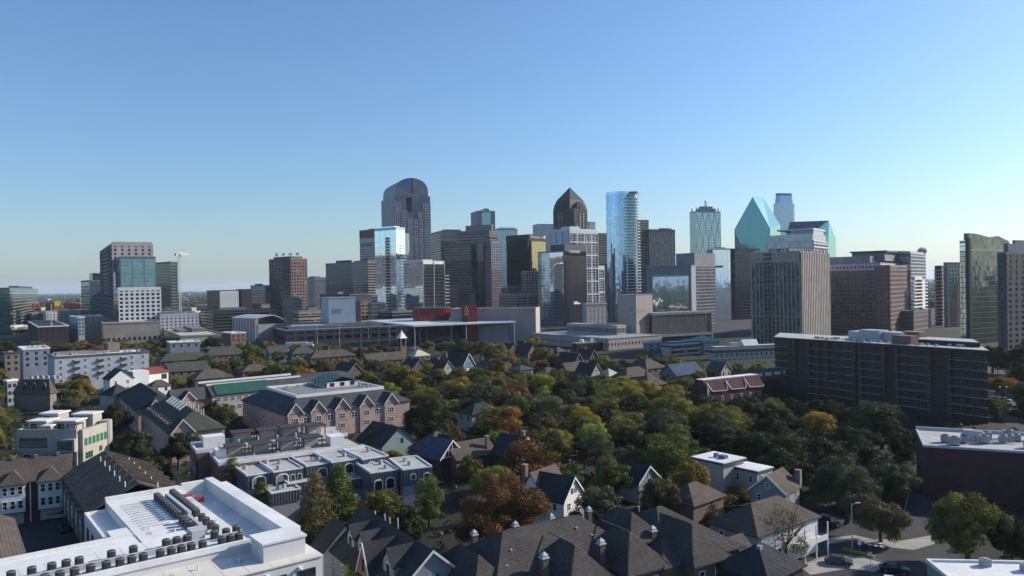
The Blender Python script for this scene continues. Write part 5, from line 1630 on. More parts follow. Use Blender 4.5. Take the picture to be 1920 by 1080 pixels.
# ---- white flat-roofed house
C = HP(1356, 867, 8)
t = thing('flat_house', 'white flat-roofed house with a lower wing and deck', 'house', (C.x, C.y, 0), -rad(52))
footprint((C.x, C.y, 0), -rad(52), -9, 0, 7, 12)
MB().box(-8.5, 0, 0, 0, 8, 7.4).build('wall', w_cream, t)
MB().box(-9.2, -.6, 7.4, .6, 8.6, 7.75).build('fascia', mat('fascia_navy', (.05, .06, .10), .7), t)
MB().box(-9.0, -.4, 7.75, .4, 8.4, 7.95).build('roof', r_white, t)
MB().box(-5, 3, 7.95, -4.2, 4, 8.9).box(-3.6, 3, 7.95, -1.8, 4.4, 8.7).build('roof_box', mat('box_blue', (.10, .13, .20), .6), t)
MB().box(-1, 4.5, 0, 6.0, 10.5, 5.9).build('wing_wall', w_cream, t)
MB().box(-1.4, 4.1, 5.9, 6.4, 10.9, 6.2).build('wing_fascia', MATS['fascia_navy'], t)
MB().box(-1.2, 4.3, 6.2, 6.2, 10.7, 6.4).build('wing_roof', r_white, t)
rc = (-1, 6.0, 4.5, 10.5)
winrow(t, 'A', rc, 2, 3.4, .9, 1.6, frame=w_white); winrow(t, 'B', rc, 2, 3.4, .9, 1.8, frame=w_white)
MB().box(6.05, 6, 2.9, 8.4, 11, 3.1).box(8.3, 6, 3.1, 8.4, 11, 4.1).box(6.05, 6, 3.1, 8.3, 6.1, 4.1).box(8.2, 6, 0, 8.4, 6.2, 2.9).box(8.2, 10.8, 0, 8.4, 11, 2.9).build('deck', w_white, t)
# ---- bungalow
t = house('bungalow', 'slate blue bungalow with a gabled front, beside the big grey-green tree', HP(1472, 926, 5), 40, 7.5, 8.5, 5, 8.2, 'y', 'gable', w_grey, s_tan, w_white, wins='AB')
MB().box(-1, 8.4, 5, .2, 9.6, 8.3).build('chimney_block', w_tan, t)
# ---- brown hip house near street
C = HP(1420, 1006, 6.5)
t = house('house', 'brown hip-roofed two storey house with grey siding by the street', C, 54, 10, 18, 6.5, 10.2, 'y', 'hip', w_grey, s_brown, w_white, wins='AB', storeys=2)
MB().box(.02, 1, .2, .12, 17.5, 6.1).build('white_siding', w_white, t)
for u in (4, 6, 10, 13):
    win(t, 'B', (-10, .12, 0, 18), u, 1.4, 1.0, 1.9, frame=w_white)
MB().box(.2, 10.5, 2.9, 2.2, 17.8, 3.1).box(2.0, 10.5, 0, 2.2, 10.7, 6.1).box(2.0, 14, 0, 2.2, 14.2, 6.1).box(2.0, 17.6, 0, 2.2, 17.8, 6.1).box(2.1, 10.5, 3.1, 2.2, 17.8, 3.9).build('porch', w_white, t)
# ---- dark hip roof at the bottom
t = house('house', 'dark slate pyramid roofed building at the bottom edge', HP(1440, 1090, 5.5), 50, 9, 10, 5.5, 9.0, 'y', 'hip', b_dk, s_dark, wins='', wf=False)
MB().box(-4.2, 3.6, 7.6, -3.5, 4.4, 8.9).build('roof_vent', w_grey, t)
t = house('house', 'small grey roofed garage wing between shingle flats and pyramid roof', HP(1362, 1052, 5.0), 54, 5, 7, 5.0, 7.2, 'y', 'gable', w_grey, s_grey, w_white, wins='')
# ---- shed with white roof, bottom right
C = HP(1738, 1050, 5)
t = thing('low_shed', 'low white-roofed shed at the bottom right corner', 'building', (C.x, C.y, 0), -rad(6))
footprint((C.x, C.y, 0), -rad(6), 0, -16, 40, 2)
MB().box(0, -18, 0, 45, 0, 4.7).build('wall', w_grey, t)
MB().box(.3, -17.7, 4.7, 44.7, -.3, 4.85).build('roof_deck', r_white, t)
MB().box(-.1, -.3, 4.6, 45, .1, 5.2).box(-.1, -18, 4.6, .3, -.3, 5.2).build('parapet', w_white, t)
for (x, y) in ((8, -1.6), (16, -2.5), (13, -3.5), (19, -3)):
    put(UNIT_ME, 'roof_unit', t, (x, y, 4.85))
# ---- steep shingle complex, bottom centre
P = HP(1106, 959, 12)
t = thing('shingle_flats', 'large grey shingle roofed flats with hip wings, bottom centre', 'apartment block', (P.x, P.y, 0), -rad(58))
footprint((P.x, P.y, 0), -rad(58), -8, -24, 16, 22)
s_complex = shingle('shingle_charcoal', (0.067, 0.059, 0.056))
hip_roof((-8, 9.5, -24, 3.5), 6.5, 12.2, 'y', .5, run=7).build('main_roof', s_complex, t)
hip_roof((-6, 14.5, 3.0, 20), 6.45, 12.0, 'y', .5, run=8.5).build('main_roof', s_complex, t)
MB().box(-7.5, -23.5, 0, 9, 3, 6.2).box(-5.5, 3, 0, 14, 19.5, 6.15).build('wall', w_brown, t)
for i, cy in enumerate((-10.6, 0.0, 10.6)):
    z0 = 6.55
    xf = 14.2 if i < 2 else 17.0
    w = hip_roof((2.0, xf, cy - 3.9, cy + 3.9), z0, 11.3, 'x', .4, run=4.6).build('wing_roof', s_complex, t)
    q = MB().box(3, cy - 3.5, 0, xf - .5, cy + 3.5, z0 - .3).build('wing_wall', w_brown, t)
    winrow(t, 'B', (3, xf - .5, cy - 3.5, cy + 3.5), 2, 3.6, 1.3, 1.7, frame=w_white)
    MB().box(xf - .45, cy - 2.8, 3.0, xf + .9, cy + 2.8, 3.15).box(xf + .8, cy - 2.8, 3.15, xf + .9, cy + 2.8, 4.0).build('balcony', c_dk, t)
    chimney(t, 8.6, cy - 4.6, 7, 9.9, 1.0, w_brown, c_pale)
hip_roof((-2, 9, 1, 8), 8.6, 12.6, 'x', .3, run=4).build('cross_roof', s_complex, t)
hip_roof((-7, 8, -26.5, -20), 6.4, 10.6, 'x', .4, run=5).build('end_roof', s_complex, t)
for (x, y) in ((-9.2, -17), (-9.2, -9), (-9.2, -1.5), (-8.8, 6.5)):
    chimney(t, x, y, 4, 8.8, .9, w_brown, c_pale)
mb = MB()
for (x, y) in ((4, -18), (6, -20), (5.5, -9), (3, -5), (4.6, -3.2), (2, 9)):
    z = 12.2 - .68 * abs(x - .75)
    mb.cyl(x, y, z - .4, z + .35, .09, n=6).cyl(x, y, z + .35, z + .42, .2, n=6)
mb.build('roof_vents', c_pale, t)
mb = MB()
for i, cy in enumerate((-10.6, 0.0, 10.6)):
    xf = 14.2 if i < 2 else 17.0
    r = 4.3
    mb.bar((xf + .4 - 5.0, cy, 11.34), (xf + .4, cy - 4.3, 6.6), .10).bar((xf + .4 - 5.0, cy, 11.34), (xf + .4, cy + 4.3, 6.6), .10).bar((3, cy, 11.34), (xf - 4.6, cy, 11.34), .10)
mb.bar((.75, -17, 12.25), (.75, -4, 12.25), .1)
mb.build('ridge_caps', s_tan, t)
# ---- dormered house
A = HP(810, 1034, 11)
e1 = Vector((math.cos(rad(57)), -math.sin(rad(57)), 0))
e2 = Vector((math.sin(rad(57)), math.cos(rad(57)), 0))
C = A - e2 * 6.2
t = thing('dormered_house', 'dark shingled house with gabled dormers and a red brick gable', 'house', (C.x, C.y, 0), -rad(57))
L, R, ze, zr = 27, 12.4, 5.6, 11
rc = (-L, 0, 0, R)
footprint((C.x, C.y, 0), -rad(57), -L, 0, 0, R)
gable_wall(MB(), rc, ze, zr, 'x').build('wall', w_grey, t); gable_roof(rc, ze, zr, 'x', .6).build('roof', s_dark, t); rake_trim(t, rc, ze, zr, 'x', w_white, .6)
winrow(t, 'A', rc, 6, 2.6, 1.1, 1.7, frame=w_white); win(t, 'B', rc, R * .5, 5.6, 1.0, 1.9, frame=w_white); winrow(t, 'B', rc, 3, 1.4, 1.0, 1.8, frame=w_white)
MB().box(.05, R * .5 - 1.0, 5.5, .12, R * .5 - .55, 7.6).box(.05, R * .5 + .55, 5.5, .12, R * .5 + 1.0, 7.6).build('shutter', mat('shutter_green', (.03, .06, .06), .6), t)
k = (zr - ze) / (R / 2)
for (x, w, hh, brk) in ((-20.5, 1.5, 2.7, 0), (-15.8, 1.5, 2.7, 0), (-5.2, 1.9, 3.1, 0)):
    y0 = 1.5
    zb = ze + k * y0
    d = MB().extr([(x - w, y0, zb - .3), (x + w, y0, zb - .3), (x + w, y0, zb + 1.9), (x, y0, zb + hh + .8), (x - w, y0, zb + 1.9)], (0, 4.0, 0)).build('dormer', w_grey, t)
    MB().extr([(x - w - .3, y0 - .35, zb + 1.6), (x, y0 - .35, zb + hh + .85), (x + w + .3, y0 - .35, zb + 1.6), (x + w + .3, y0 - .35, zb + 1.8), (x, y0 - .35, zb + hh + 1.08), (x - w - .3, y0 - .35, zb + 1.8)], (0, 4.6, 0)).build('dormer_roof', s_dark, d)
    MB().box(x - .75, y0 - .06, zb + .1, x + .75, y0 + .02, zb + 1.9).build('frame', w_white, d)
    MB().box(x - .6, y0 - .09, zb + .25, x - .05, y0 - .03, zb + 1.75).box(x + .05, y0 - .09, zb + .25, x + .6, y0 - .03, zb + 1.75).build('pane', g_dark, d)
x, w = -10.4, 2.6
g = MB().extr([(x - w, -.4, 0), (x + w, -.4, 0), (x + w, -.4, 5.6), (x, -.4, 10.4), (x - w, -.4, 5.6)], (0, 5, 0)).build('brick_gable', b_red, t)
mb = MB()
for s in (-1, 1):
    mb.extr([(x, -.6, 10.3), (x + s * (w + .3), -.6, 5.0), (x + s * (w + .3), -.6, 5.35), (x, -.6, 10.75)], (0, .15, 0))
mb.build('white_edge', w_white, g)
MB().extr([(x - w - .3, -.45, 5.2), (x, -.45, 10.5), (x + w + .3, -.45, 5.2), (x + w + .3, -.45, 5.4), (x, -.45, 10.75), (x - w - .3, -.45, 5.4)], (0, 6.0, 0)).build('gable_roof', s_dark, g)
MB().box(x - .35, -.5, 6.4, x + .35, -.38, 8.2).build('window', g_dark, g)
gable_wall(MB(), (-L - 3.5, -L + 1.5, -1.5, 6), 5.2, 9, 'x').build('rear_wing_wall', w_white, t)
gable_roof((-L - 3.5, -L + 1.5, -1.5, 6), 5.2, 9, 'x', .5).build('rear_wing_roof', s_dark, t)
for (x, y) in ((-22, 6.5), (-19.5, 7.2), (-17, 7), (-16, 8)):
    MB().cyl(x, y, 9.5, 11.6, .12, n=6).build('flue_pipe', c_pale, t)
# ---- white gabled house mid-right
t = house('house', 'white gabled house with black roof behind the red maple', HP(1057, 940, 5.5), 38, 9, 7.5, 5.5, 9.5, 'x', 'gable', w_white, s_dark, w_white, wins='AB')
for k in (-1, 0, 1):
    win(t, 'B', (-9, 0, 0, 7.5), 3.75 + k * .75, 6.3, .6, 1.2, gm=g_grey)
gable_wall(MB(), (-12, -6, 1, 10), 5.2, 9.8, 'y').build('cross_wing', w_white, t); gable_roof((-12, -6, 1, 10), 5.2, 9.8, 'y').build('cross_roof', s_tan, t)
chimney(t, -11, 1.5, 5, 11.2, 1.0, b_red)
# ---- houses in the tree belt, nearer
t = house('house', 'pale green sided gabled house with a dark roof, centre left', HP(716, 838, 6), 50, 14, 11, 6, 10.5, 'x', 'gable', w_green, s_dark, None, wins='', ch=None)
win(t, 'B', (-14, 0, 0, 11), 6.5, 6.2, .8, 1.4)
hip_roof((-13, -3, 3, 13), 6, 10.4, 'x').build('cross_roof', s_brown, t)
t = house('house', 'brown shingled house with a cross gable right of the pale green one', HP(806, 850, 5.5), 50, 10, 11, 5.5, 10, 'y', 'hip', w_brown, s_tan, wins='A', wf=False)
gable_roof((-5, 1.5, 3, 9), 5.6, 9.2, 'x').build('cross_gable', s_dark, t); gable_wall(MB(), (-5, 1.2, 3.2, 8.8), 5.5, 9, 'x').build('gable_wall', w_brown, t)
house('shed_house', 'small red painted shed right of the slate blue townhouses', HP(786, 852, 4), 50, 5, 4, 4, 5.4, 'y', 'gable', mat('paint_barn', (.26, .06, .05), .8), s_tan, wins='', wf=False, cat='shed')
t = house('house', 'house with an open white truss gable and blue metal roof', HP(826, 860, 5.2), 44, 9, 8, 5.2, 9.2, 'x', 'gable', b_dk, s_blue, w_white, wins='')
mb = MB()
for k in range(1, 6):
    y = 8 * k / 6
    z = 5.2 + (9.2 - 5.2) * (1 - abs(y - 4) / 4)
    mb.bar((.15, y, 5.2), (.15, y, z), .1)
mb.bar((.15, 0, 5.2), (.15, 8, 5.2), .12)
mb.build('truss', w_white, t)
house('house', 'low brown roofed house with brick chimney right of the truss gable', HP(856, 862, 4.8), 52, 9, 13, 4.8, 8.0, 'y', 'gable', w_brown, s_tan, wins='', ch=[(-1.5, 11, 9.2)], wf=False)
house('house', 'dark gabled house under the tall pines behind the red maple', HP(968, 858, 5.5), 44, 9, 8, 5.5, 10, 'x', 'gable', b_dk, s_dark, w_white, wins='B', ch=[(-3, 6, 11)])
house('house', 'brown gabled cottage right of the golden tree by the power pole', HP(1300, 948, 4.6), 48, 8, 11, 4.6, 7.6, 'y', 'hip', w_brown, s_tan, wins='', wf=False)
house('house', 'grey sided house hidden behind the small red tree', HP(1198, 905, 5), 50, 7, 7, 5, 8, 'x', 'gable', w_grey, s_dark, w_white, wins='B')
# ---- slate-blue mansard town houses
m_seam = mat('metal_slate', (.075, .09, .12), .5, metal=.3, var=.15, scale=.4)
m_seam2 = mat('metal_seam_pale', (.19, .20, .22), .5, metal=.2, var=.1)
def townhouse(label, pxa, pya, z, th, L, R, wins_, units=1, drop=3.0):
    C = HP(pxa, pya, z)
    t = thing('mansard_townhouse', label, 'row house', (C.x, C.y, 0), -rad(th), 'slate blue mansard town houses')
    footprint((C.x, C.y, 0), -rad(th), -L, 0, 0, R, .5)
    MB().box(-L, 0, 0, 0, R, z - drop).build('wall', w_grey, t)
    MB().box(-L - .15, -.15, z - drop, .25, R + .15, z).build('mansard', m_seam, t)
    mb = MB()
    k = .3
    while k < R:
        mb.box(.25, k, z - drop, .33, k + .14, z - .05)
        k += .62
    k = .3
    while k < L:
        mb.box(-L + k, -.23, z - drop, -L + k + .14, -.15, z - .05)
        k += .62
    mb.build('seams', m_seam2, t, 'stuff')
    MB().box(-L + .1, .1, z, 0, R - .1, z + .06).build('roof_deck', r_mem, t)
    mb = MB()
    mb.box(-L - .15, -.15, z, .25, .12, z + .5).box(-L - .15, R - .12, z, .25, R + .15, z + .35).box(-L - .15, .12, z, -L + .12, R - .12, z + .5).box(.02, .12, z, .25, R - .12, z + .22)
    mb.build('roof_edge', w_white, t)
    for (u, w, h, zz) in wins_:
        zb = z - drop + zz
        pts = [(.3, u - w / 2, zb), (.3, u + w / 2, zb)] + [(.3, u + w / 2 * math.cos(a * math.pi / 6), zb + h - w * .28 + w * .28 * math.sin(a * math.pi / 6)) for a in range(7)]
        o = MB().extr(pts, (.22, 0, 0)).build('arched_window', w_white, t)
        q = .82
        pts2 = [(.53, u + (p[1] - u) * q, zb + .12 + (p[2] - zb) * .86) for p in pts]
        MB().extr(pts2, (.03, 0, 0)).build('pane', g_dark, o)
    rnd = random.Random(int(pxa))
    for i in range(units):
        put(UNIT_ME, 'roof_unit', t, (-rnd.uniform(2, L - 2), rnd.uniform(1.2, R - 1.2), z + .06), rnd.random(), (.6, .6, .7))
    return t
townhouse('slate blue town house with one wide arched window, leftmost of its row', 462, 893, 9.6, 56, 12, 5.4, [(2.6, 3.0, 2.6, .2)], 1)
townhouse('slate blue town house with a wide arch and two small arches, second from the left', 513, 886, 9.8, 56, 12, 6.4, [(1.8, 2.8, 2.4, .2), (4.1, 1.0, 1.6, .5), (5.6, 1.0, 1.6, .5)], 3)
townhouse('slate blue town house third from the left, behind the rusty pine', 574, 875, 10.0, 56, 11.5, 5.6, [(3.6, 2.4, 2.2, .2)], 2)
townhouse('slate blue town house with a tall pale parapet, fourth from the left', 622, 868, 10.3, 56, 12, 6.0, [(1.4, 1.3, 1.5, .3), (4.0, 2.2, 2.3, .2)], 2)
townhouse('slate blue town house with a green glazed corner, right end of its row', 680, 862, 10.5, 56, 12, 6.2, [(2, 2.0, 2.2, .2), (4.5, 1.2, 2.2, .2)], 1)
townhouse('slate blue corner house with a pale green door bay, nearest the dark tree', 694, 888, 9.4, 62, 11, 6.4, [(1.7, 2.0, 2.6, 0), (4.4, 2.2, 2.6, .2)], 2, 4.0)
townhouse('slate blue end house with a triangular window surround', 755, 882, 9.6, 66, 11, 6.6, [(2.2, 1.4, 1.3, 1.2), (5.4, 1.6, 2.0, .4)], 2, 3.4)
townhouse('low white-roofed annex before the slate blue town houses, left', 508, 926, 6.8, 56, 6, 6.2, [], 2, 2.2)
townhouse('low white-roofed annex before the slate blue town houses, behind the left one', 540, 908, 7.4, 56, 5, 6, [], 1, 2.2)
townhouse('low white-roofed annex with arched door before the slate blue corner house', 634, 903, 7.2, 60, 6, 7.0, [(6.1, 1.0, 2.0, 0)], 1, 2.2)
# ---- brick terrace with roof gardens
C = HP(383, 864, 12)
t = thing('brick_terrace', 'red brick terrace with white-edged roof gardens and dark pergolas', 'row house', (C.x, C.y, 0), -rad(60))
L, R, H = 24, 37, 12
footprint((C.x, C.y, 0), -rad(60), -L, 0, 0, R)
MB().box(-L, 0, 0, -13, R, H - .8).box(-13, 3, 0, 0, R, H - 1.6).build('wall', b_red, t)
MB().box(-L + .3, .3, H - .8, -13.2, R - .3, H - .7).box(-13, 3.3, H - 1.6, -.3, R - .3, H - 1.5).build('roof_deck', r_mem, t)
mb = MB()
mb.box(-L, 0, H - .8, -L + .35, R, H).box(-L + .35, 0, H - .8, -13, .35, H).box(-13.35, .35, H - .8, -13, R, H).box(-13, 3, H - 1.6, -.35, 3.35, H - .8).box(-.35, 3, H - 1.6, 0, R, H - .8)
mb.build('parapet', w_white, t)
MB().box(-L - .05, -.05, 0, -L + .4, .6, H - .8).box(-13.4, -.1, 0, -12.95, .35, H - 1.2).build('downpipe', b_mar, t)
for (i, (x, y, w, d, h, dk)) in enumerate(((-21, 5, 4, 5, 2.4, 0), (-21, 12, 4, 5, 2.5, 1), (-20.5, 18, 4, 4.5, 2.5, 1), (-21, 24, 4, 5, 2.6, 1), (-20, 30, 5, 4.5, 2.5, 1), (-9, 8, 4, 4, 2.4, 1), (-9, 14, 4.5, 4.5, 2.3, 1), (-8, 20, 4.5, 4, 2.5, 1), (-8.5, 26, 4.5, 4.5, 2.5, 1), (-8, 32, 4.5, 3.5, 2.3, 0), (-9.5, 4.8, 3, 2.4, 2.0, 0))):
    zb = H - .7 if x < -13 else H - 1.5
    if dk:
        o = MB().box(x - w / 2 - .3, y - d / 2 - .3, zb + h, x + w / 2 + .3, y + d / 2 + .3, zb + h + .25).build('pergola', mat('bronze_metal', (.05, .042, .04), .6), t)
        for (a, b) in ((-1, -1), (1, -1), (1, 1), (-1, 1)):
            MB().box(x + a * w / 2 - .12, y + b * d / 2 - .12, zb, x + a * w / 2 + .12, y + b * d / 2 + .12, zb + h).build('post', c_dk, o)
        MB().box(x - w / 2 + .3, y - d / 2 + .4, zb, x + .2, y + d / 2 - .4, zb + h - .3).build('stair_room', w_cream, o)
    else:
        MB().box(x - w / 2, y - d / 2, zb, x + w / 2, y + d / 2, zb + h).build('stair_room', w_white, t)
for k in range(7):
    MB().box(-13.2, 5 + k * 4.6, H - 1.4, -12.8, 5.3 + k * 4.6, H + 1.5).build('chimney', w_white, t)
for k in range(8):
    win(t, 'B', (-13, 0, 3, R), 2.2 + k * 4.2, 6.5, 1.2, 1.9, frame=w_white)
winrow(t, 'A', (-L, -13, 0, R), 3, 6.0, 1.1, 1.8, frame=w_white)
# ---- pink brick flats, courtyard block
def cross_gables(t, rect, face, us, w, ze, zr, wall, roof, deep=7, wz=None):
    """gabled bays standing out of a roof slope"""
    for u in us:
        if face == 'B':
            x = rect[1]
            y = rect[2] + u
            r2 = (x - deep, x + .5, y - w / 2, y + w / 2)
            gable_wall(MB(), r2, ze, zr, 'x').build('gable_bay', wall, t)
            gable_roof(r2, ze, zr, 'x', .35).build('gable_roof', roof, t)
            rake_trim(t, r2, ze, zr, 'x', w_white, .35)
            if wz:
                win(t, 'B', r2, w / 2, wz, 1.9, 1.9, frame=w_white)
                win(t, 'B', r2, w / 2, wz - 3.2, 1.9, 1.7, frame=w_white)
        else:
            x = rect[0] + u
            r2 = (x - w / 2, x + w / 2, rect[2] - .5, rect[2] + deep)
            gable_wall(MB(), r2, ze, zr, 'y').build('gable_bay', wall, t)
            gable_roof(r2, ze, zr, 'y', .35).build('gable_roof', roof, t)
            rake_trim(t, r2, ze, zr, 'y', w_white, .35)
s_pink = shingle('shingle_slate', (0.068, 0.070, 0.076))
C = HP(533, 778, 9)
t = thing('pink_flats', 'pink brick courtyard flats with a row of gabled bays', 'apartment block', (C.x, C.y, 0), -rad(53.5))
L, R = 44, 46
footprint((C.x, C.y, 0), -rad(53.5), -L, 0, 0, R)
rc = (-L, 0, 0, R)
MB().box(-L, 0, 0, 0, R, 8.7).build('wall', b_pink, t)
hip_roof(rc, 9, 13.2, flat=7.5).build('roof', s_pink, t)
e = 7
MB().box(-L + e, e, 13.2, -e, R - e, 13.3).build('roof_deck', mat('gravel_deck', (.2, .2, .2), .9), t)
mb = MB()
mb.box(-L + e - .3, e - .3, 13.0, -e + .3, e + .25, 14.0).box(-L + e - .3, R - e - .25, 13.0, -e + .3, R - e + .3, 14.0).box(-L + e - .3, e + .25, 13.0, -L + e + .25, R - e - .25, 14.0).box(-e - .25, e + .25, 13.0, -e + .3, R - e - .25, 14.0)
mb.build('white_parapet', w_white, t)
cross_gables(t, rc, 'B', (3.6, 11.5, 20, 29, 38.5), 5.2, 8.9, 12.2, b_pink, s_pink, 6.5, wz=5.6)
for k, u in enumerate((7.5, 15.8, 24.5, 33.8)):
    win(t, 'B', rc, u, 5.4, 2.2, 2.0, frame=w_white)
    MB().box(.02, u + 1.9, 0, .3, u + 2.2, 8.8).build('downpipe', w_white, t)
winrow(t, 'A', rc, 12, 5.2, 1.2, 1.9, frame=w_white); winrow(t, 'A', rc, 12, 2.0, 1.2, 1.9, frame=w_white)
MB().box(-L + 9, R - 22, 13.2, -L + 22, R - 10, 15.15).build('monitor', w_white, t)
gable_roof((-L + 9, -L + 22, R - 22, R - 10), 15.2, 17.0, 'x', .8).build('monitor_roof', r_green, t)
winrow(t, 'A', (-L + 9, -L + 22, R - 22, R - 10), 4, 13.6, 1.7, 1.4); winrow(t, 'B', (-L + 9, -L + 22, R - 22, R - 10), 3, 13.6, 1.7, 1.4)
rnd = random.Random(5)
for k in range(26):
    put(UNIT_ME, 'roof_unit', t, (-L + 9 + rnd.random() * 8 if k % 2 else -rnd.uniform(8, L - 10), R - 9 - rnd.random() * 3 if k % 2 == 0 else rnd.uniform(8, R - 9), 13.3), 0, (.7, .7, .7))
# rear wing with green roof
C = HP(398, 741, 9.5)
t = thing('pink_flats', 'long flats with a green metal roof strip behind the pink courtyard', 'apartment block', (C.x, C.y, 0), -rad(50))
L, R = 15, 62
rc = (-L, 0, 0, R)
footprint((C.x, C.y, 0), -rad(50), -L, -20, 0, R)
MB().box(-L, 0, 0, 0, R, 9.3).build('wall', w_cream, t)
MB().extr([(0.6, -.4, 9.3), (-5, -.4, 12.6), (-L - .3, -.4, 12.6), (-L - .3, -.4, 9.3)], (0, R * .62, 0)).build('roof', s_pink, t)
MB().extr([(0.72, 1.5, 9.35), (-4.9, 1.5, 12.75), (-4.9, 1.5, 12.95), (.85, 1.5, 9.55)], (0, 22, 0)).build('green_roof', r_green, t)
MB().box(-6.0, -.4, 12.6, -5.4, R * .62, 13.2).box(-L - .3, -.4, 12.6, -L, R * .62, 13.4).build('white_parapet', w_white, t)
MB().extr([(0.6, R * .62 - .4, 9.3), (-5, R * .62 - .4, 12.6), (-L - .3, R * .62 - .4, 12.6), (-L - .3, R * .62 - .4, 9.3)], (0, R * .38, 0)).build('roof', s_pink, t)
for z in (6.6, 3.2):
    winrow(t, 'B', rc, 9, z, 1.7, 1.9, 2.5, 24, frame=w_white)
MB().box(-10, -14, 0, -1, -.02, 8.5).build('end_bay', b_pink, t)
gable_roof((-10, -1, -14, -.3), 8.6, 12.2, 'y', .5).build('end_roof', s_pink, t)
gable_wall(MB(), (-10, -1, -14, -.3), 8.5, 12, 'y').build('end_gable', b_pink, t)
cross_gables(t, (-10, -1, -14, 0), 'B', (5.5,), 5, 8.6, 11.5, b_pink, s_pink, 4)
# left wing
C = HP(319, 813, 9)
t = thing('pink_flats', 'long pink brick wing with skylights and steep gables along the leafy lane', 'apartment block', (C.x, C.y, 0), -rad(56))
L, R = 108, 15
footprint((C.x, C.y, 0), -rad(56), -L, 0, 0, R)
rc = (-50, 0, 0, R)
MB().box(-50, 0, 0, 0, R, 8.8).build('wall', b_pink, t)
hip_roof(rc, 9, 14.2, 'x', .5, run=6.5).build('roof', s_green, t)
cross_gables(t, rc, 'B', (3.4,), 6.2, 9, 12.6, b_pink, s_dark, 6, wz=5.4)
winrow(t, 'A', rc, 11, 5.6, 1.1, 1.8, frame=w_white); winrow(t, 'A', rc, 11, 2.2, 1.1, 1.8, frame=w_white)
for k in range(6):
    x = -37 + k * 4.2
    o = MB().extr([(x - .6, 5.4, 13.1), (x + .6, 5.4, 13.1), (x + .6, 7.6, 14.7), (x - .6, 7.6, 14.7)], (0, -.3, .35)).build('skylight', w_white, t)
for k in range(9):
    x = -34 + k * 3.6
    MB().cyl(x, 9.6 + (k % 2) * 1.4, 12.0, 13.6 + (k % 3) * .3, .12, n=6).build('flue_pipe', w_white, t)
for k in range(8):
    x = -44 + k * 5
    d = MB().box(x - .8, .5, 8.9, x + .8, 3, 10.8).build('dormer', b_pink, t)
    MB().box(x - .5, .44, 9.3, x + .5, .52, 10.5).build('pane', g_dark, d)
rc2 = (-L, -54, -1, R - 1)
MB().box(-L, -1, 0, -54, R - 1, 8.2).build('rear_wall', b_pink, t)
hip_roof(rc2, 8.4, 13.2, 'x', .5, run=6).build('rear_roof', s_dark, t)
cross_gables(t, rc2, 'B', (5.5, 11.5), 5.0, 8.4, 12.0, b_pink, s_pink, 9)
winrow(t, 'A', rc2, 11, 4.8, 1.1, 1.8, frame=w_white); winrow(t, 'A', rc2, 11, 1.6, 1.1, 1.8, frame=w_white)
# ---- modern white block
C = W(143, 800, 215)
t = thing('modern_house', 'modern white stucco block with roof pavilions and green-framed windows', 'house', (C.x, C.y, 0), -rad(3))
L, R, H = 17.5, 16, 11.4
rc = (-L, 0, 0, R)
footprint((C.x, C.y, 0), -rad(3), -L - 4, 0, 2, R)
m_lav = brick('brick_mauve', (.36, .27, .25), (.36, .32, .3))
MB().box(-L, 0, 0, 0, R, 5.2).build('lower_wall', m_lav, t)
MB().box(-L - .05, -.05, 5.2, .05, R + .05, 9.6).build('upper_wall', w_cream, t)
MB().box(-L - 3, 4, 0, -L - .06, R, 8.5).build('side_wall', w_tan, t)
MB().box(-L + .2, .2, 9.6, -.2, R - .2, 9.7).build('roof_deck', w_tan, t)
MB().box(-L - .05, -.05, 9.6, .05, .3, 11.2).box(-L - .05, .3, 9.6, -L + .3, R, 11.2).build('parapet', w_cream, t)
win(t, 'A', rc, 4.8, 5.9, 8.2, 2.8, frame=c_dk); MB().box(-L + 8.6, -.03, 5.2, -L + 10, .0, 8.8).build('recess', c_dk, t)
b = MB().box(-L + 12.6, -1.6, 5.0, .4, .0, 8.6).build('bay_window', w_cream, t)
MB().box(-L + 12.9, -1.68, 5.5, -.3, -1.55, 8.1).build('pane', mat('glass_green_tint', (.05, .13, .10), .1, var=.1), b)
winrow(t, 'A', rc, 2, 2.0, 2.0, 2.0, 3, 8.8, frame=c_dk); win(t, 'A', rc, 15.5, 2.4, 1.2, 2.0, frame=c_dk)
MB().box(.05, 1.0, .1, 1.2, R - 2, 10.8).build('sunlit_bay', w_cream, t)
rb = (0, 1.2, 1.0, R - 2)
for k in range(6):
    win(t, 'B', rb, 1.4 + k * 1.9, 6.0, 1.3, 2.2, frame=mat('frame_green', (.05, .25, .13), .5), gm=MATS['glass_green_tint'])
for k in range(3):
    win(t, 'B', rb, 1.6 + k * 1.2, 2.2, 1.0, 1.9, frame=MATS['frame_green'])
win(t, 'B', rb, 8.4, 3.0, 1.4, 1.6, frame=MATS['frame_green'])
MB().cyl(.3, R - 2, 0, 11.4, 1.6, n=16).build('round_corner', w_cream, t)
for (x0, x1, y0, y1, h) in ((-17, -11.5, 4, 9, 13.0), (-17.3, -12, 10, 15, 14.2), (-9.5, -3.5, 5, 10, 12.8), (-8, -2, 11, 15.5, 13.8), (-11.2, -9, 2, 4, 12.0)):
    p = MB().box(x0, y0, 9.7, x1, y1, h - .35).build('roof_pavilion', w_cream, t)
    MB().box(x0 - .4, y0 - .4, h - .35, x1 + .4, y1 + .4, h).build('flat_roof', w_white, p)
    MB().box(x0 + .8, y0 - .06, 10.2, x0 + 2.6, y0 + .04, h - .9).build('pane', g_dark, p)
q = MB()
for (x, y) in ((-3.2, 1), (-.6, 1), (-.6, 4), (-3.2, 4)):
    q.box(x - .1, y - .1, 9.7, x + .1, y + .1, 12.2)
q.box(-3.4, .8, 12.15, -.4, 4.2, 12.4).build('roof_pergola', c_dk, t)
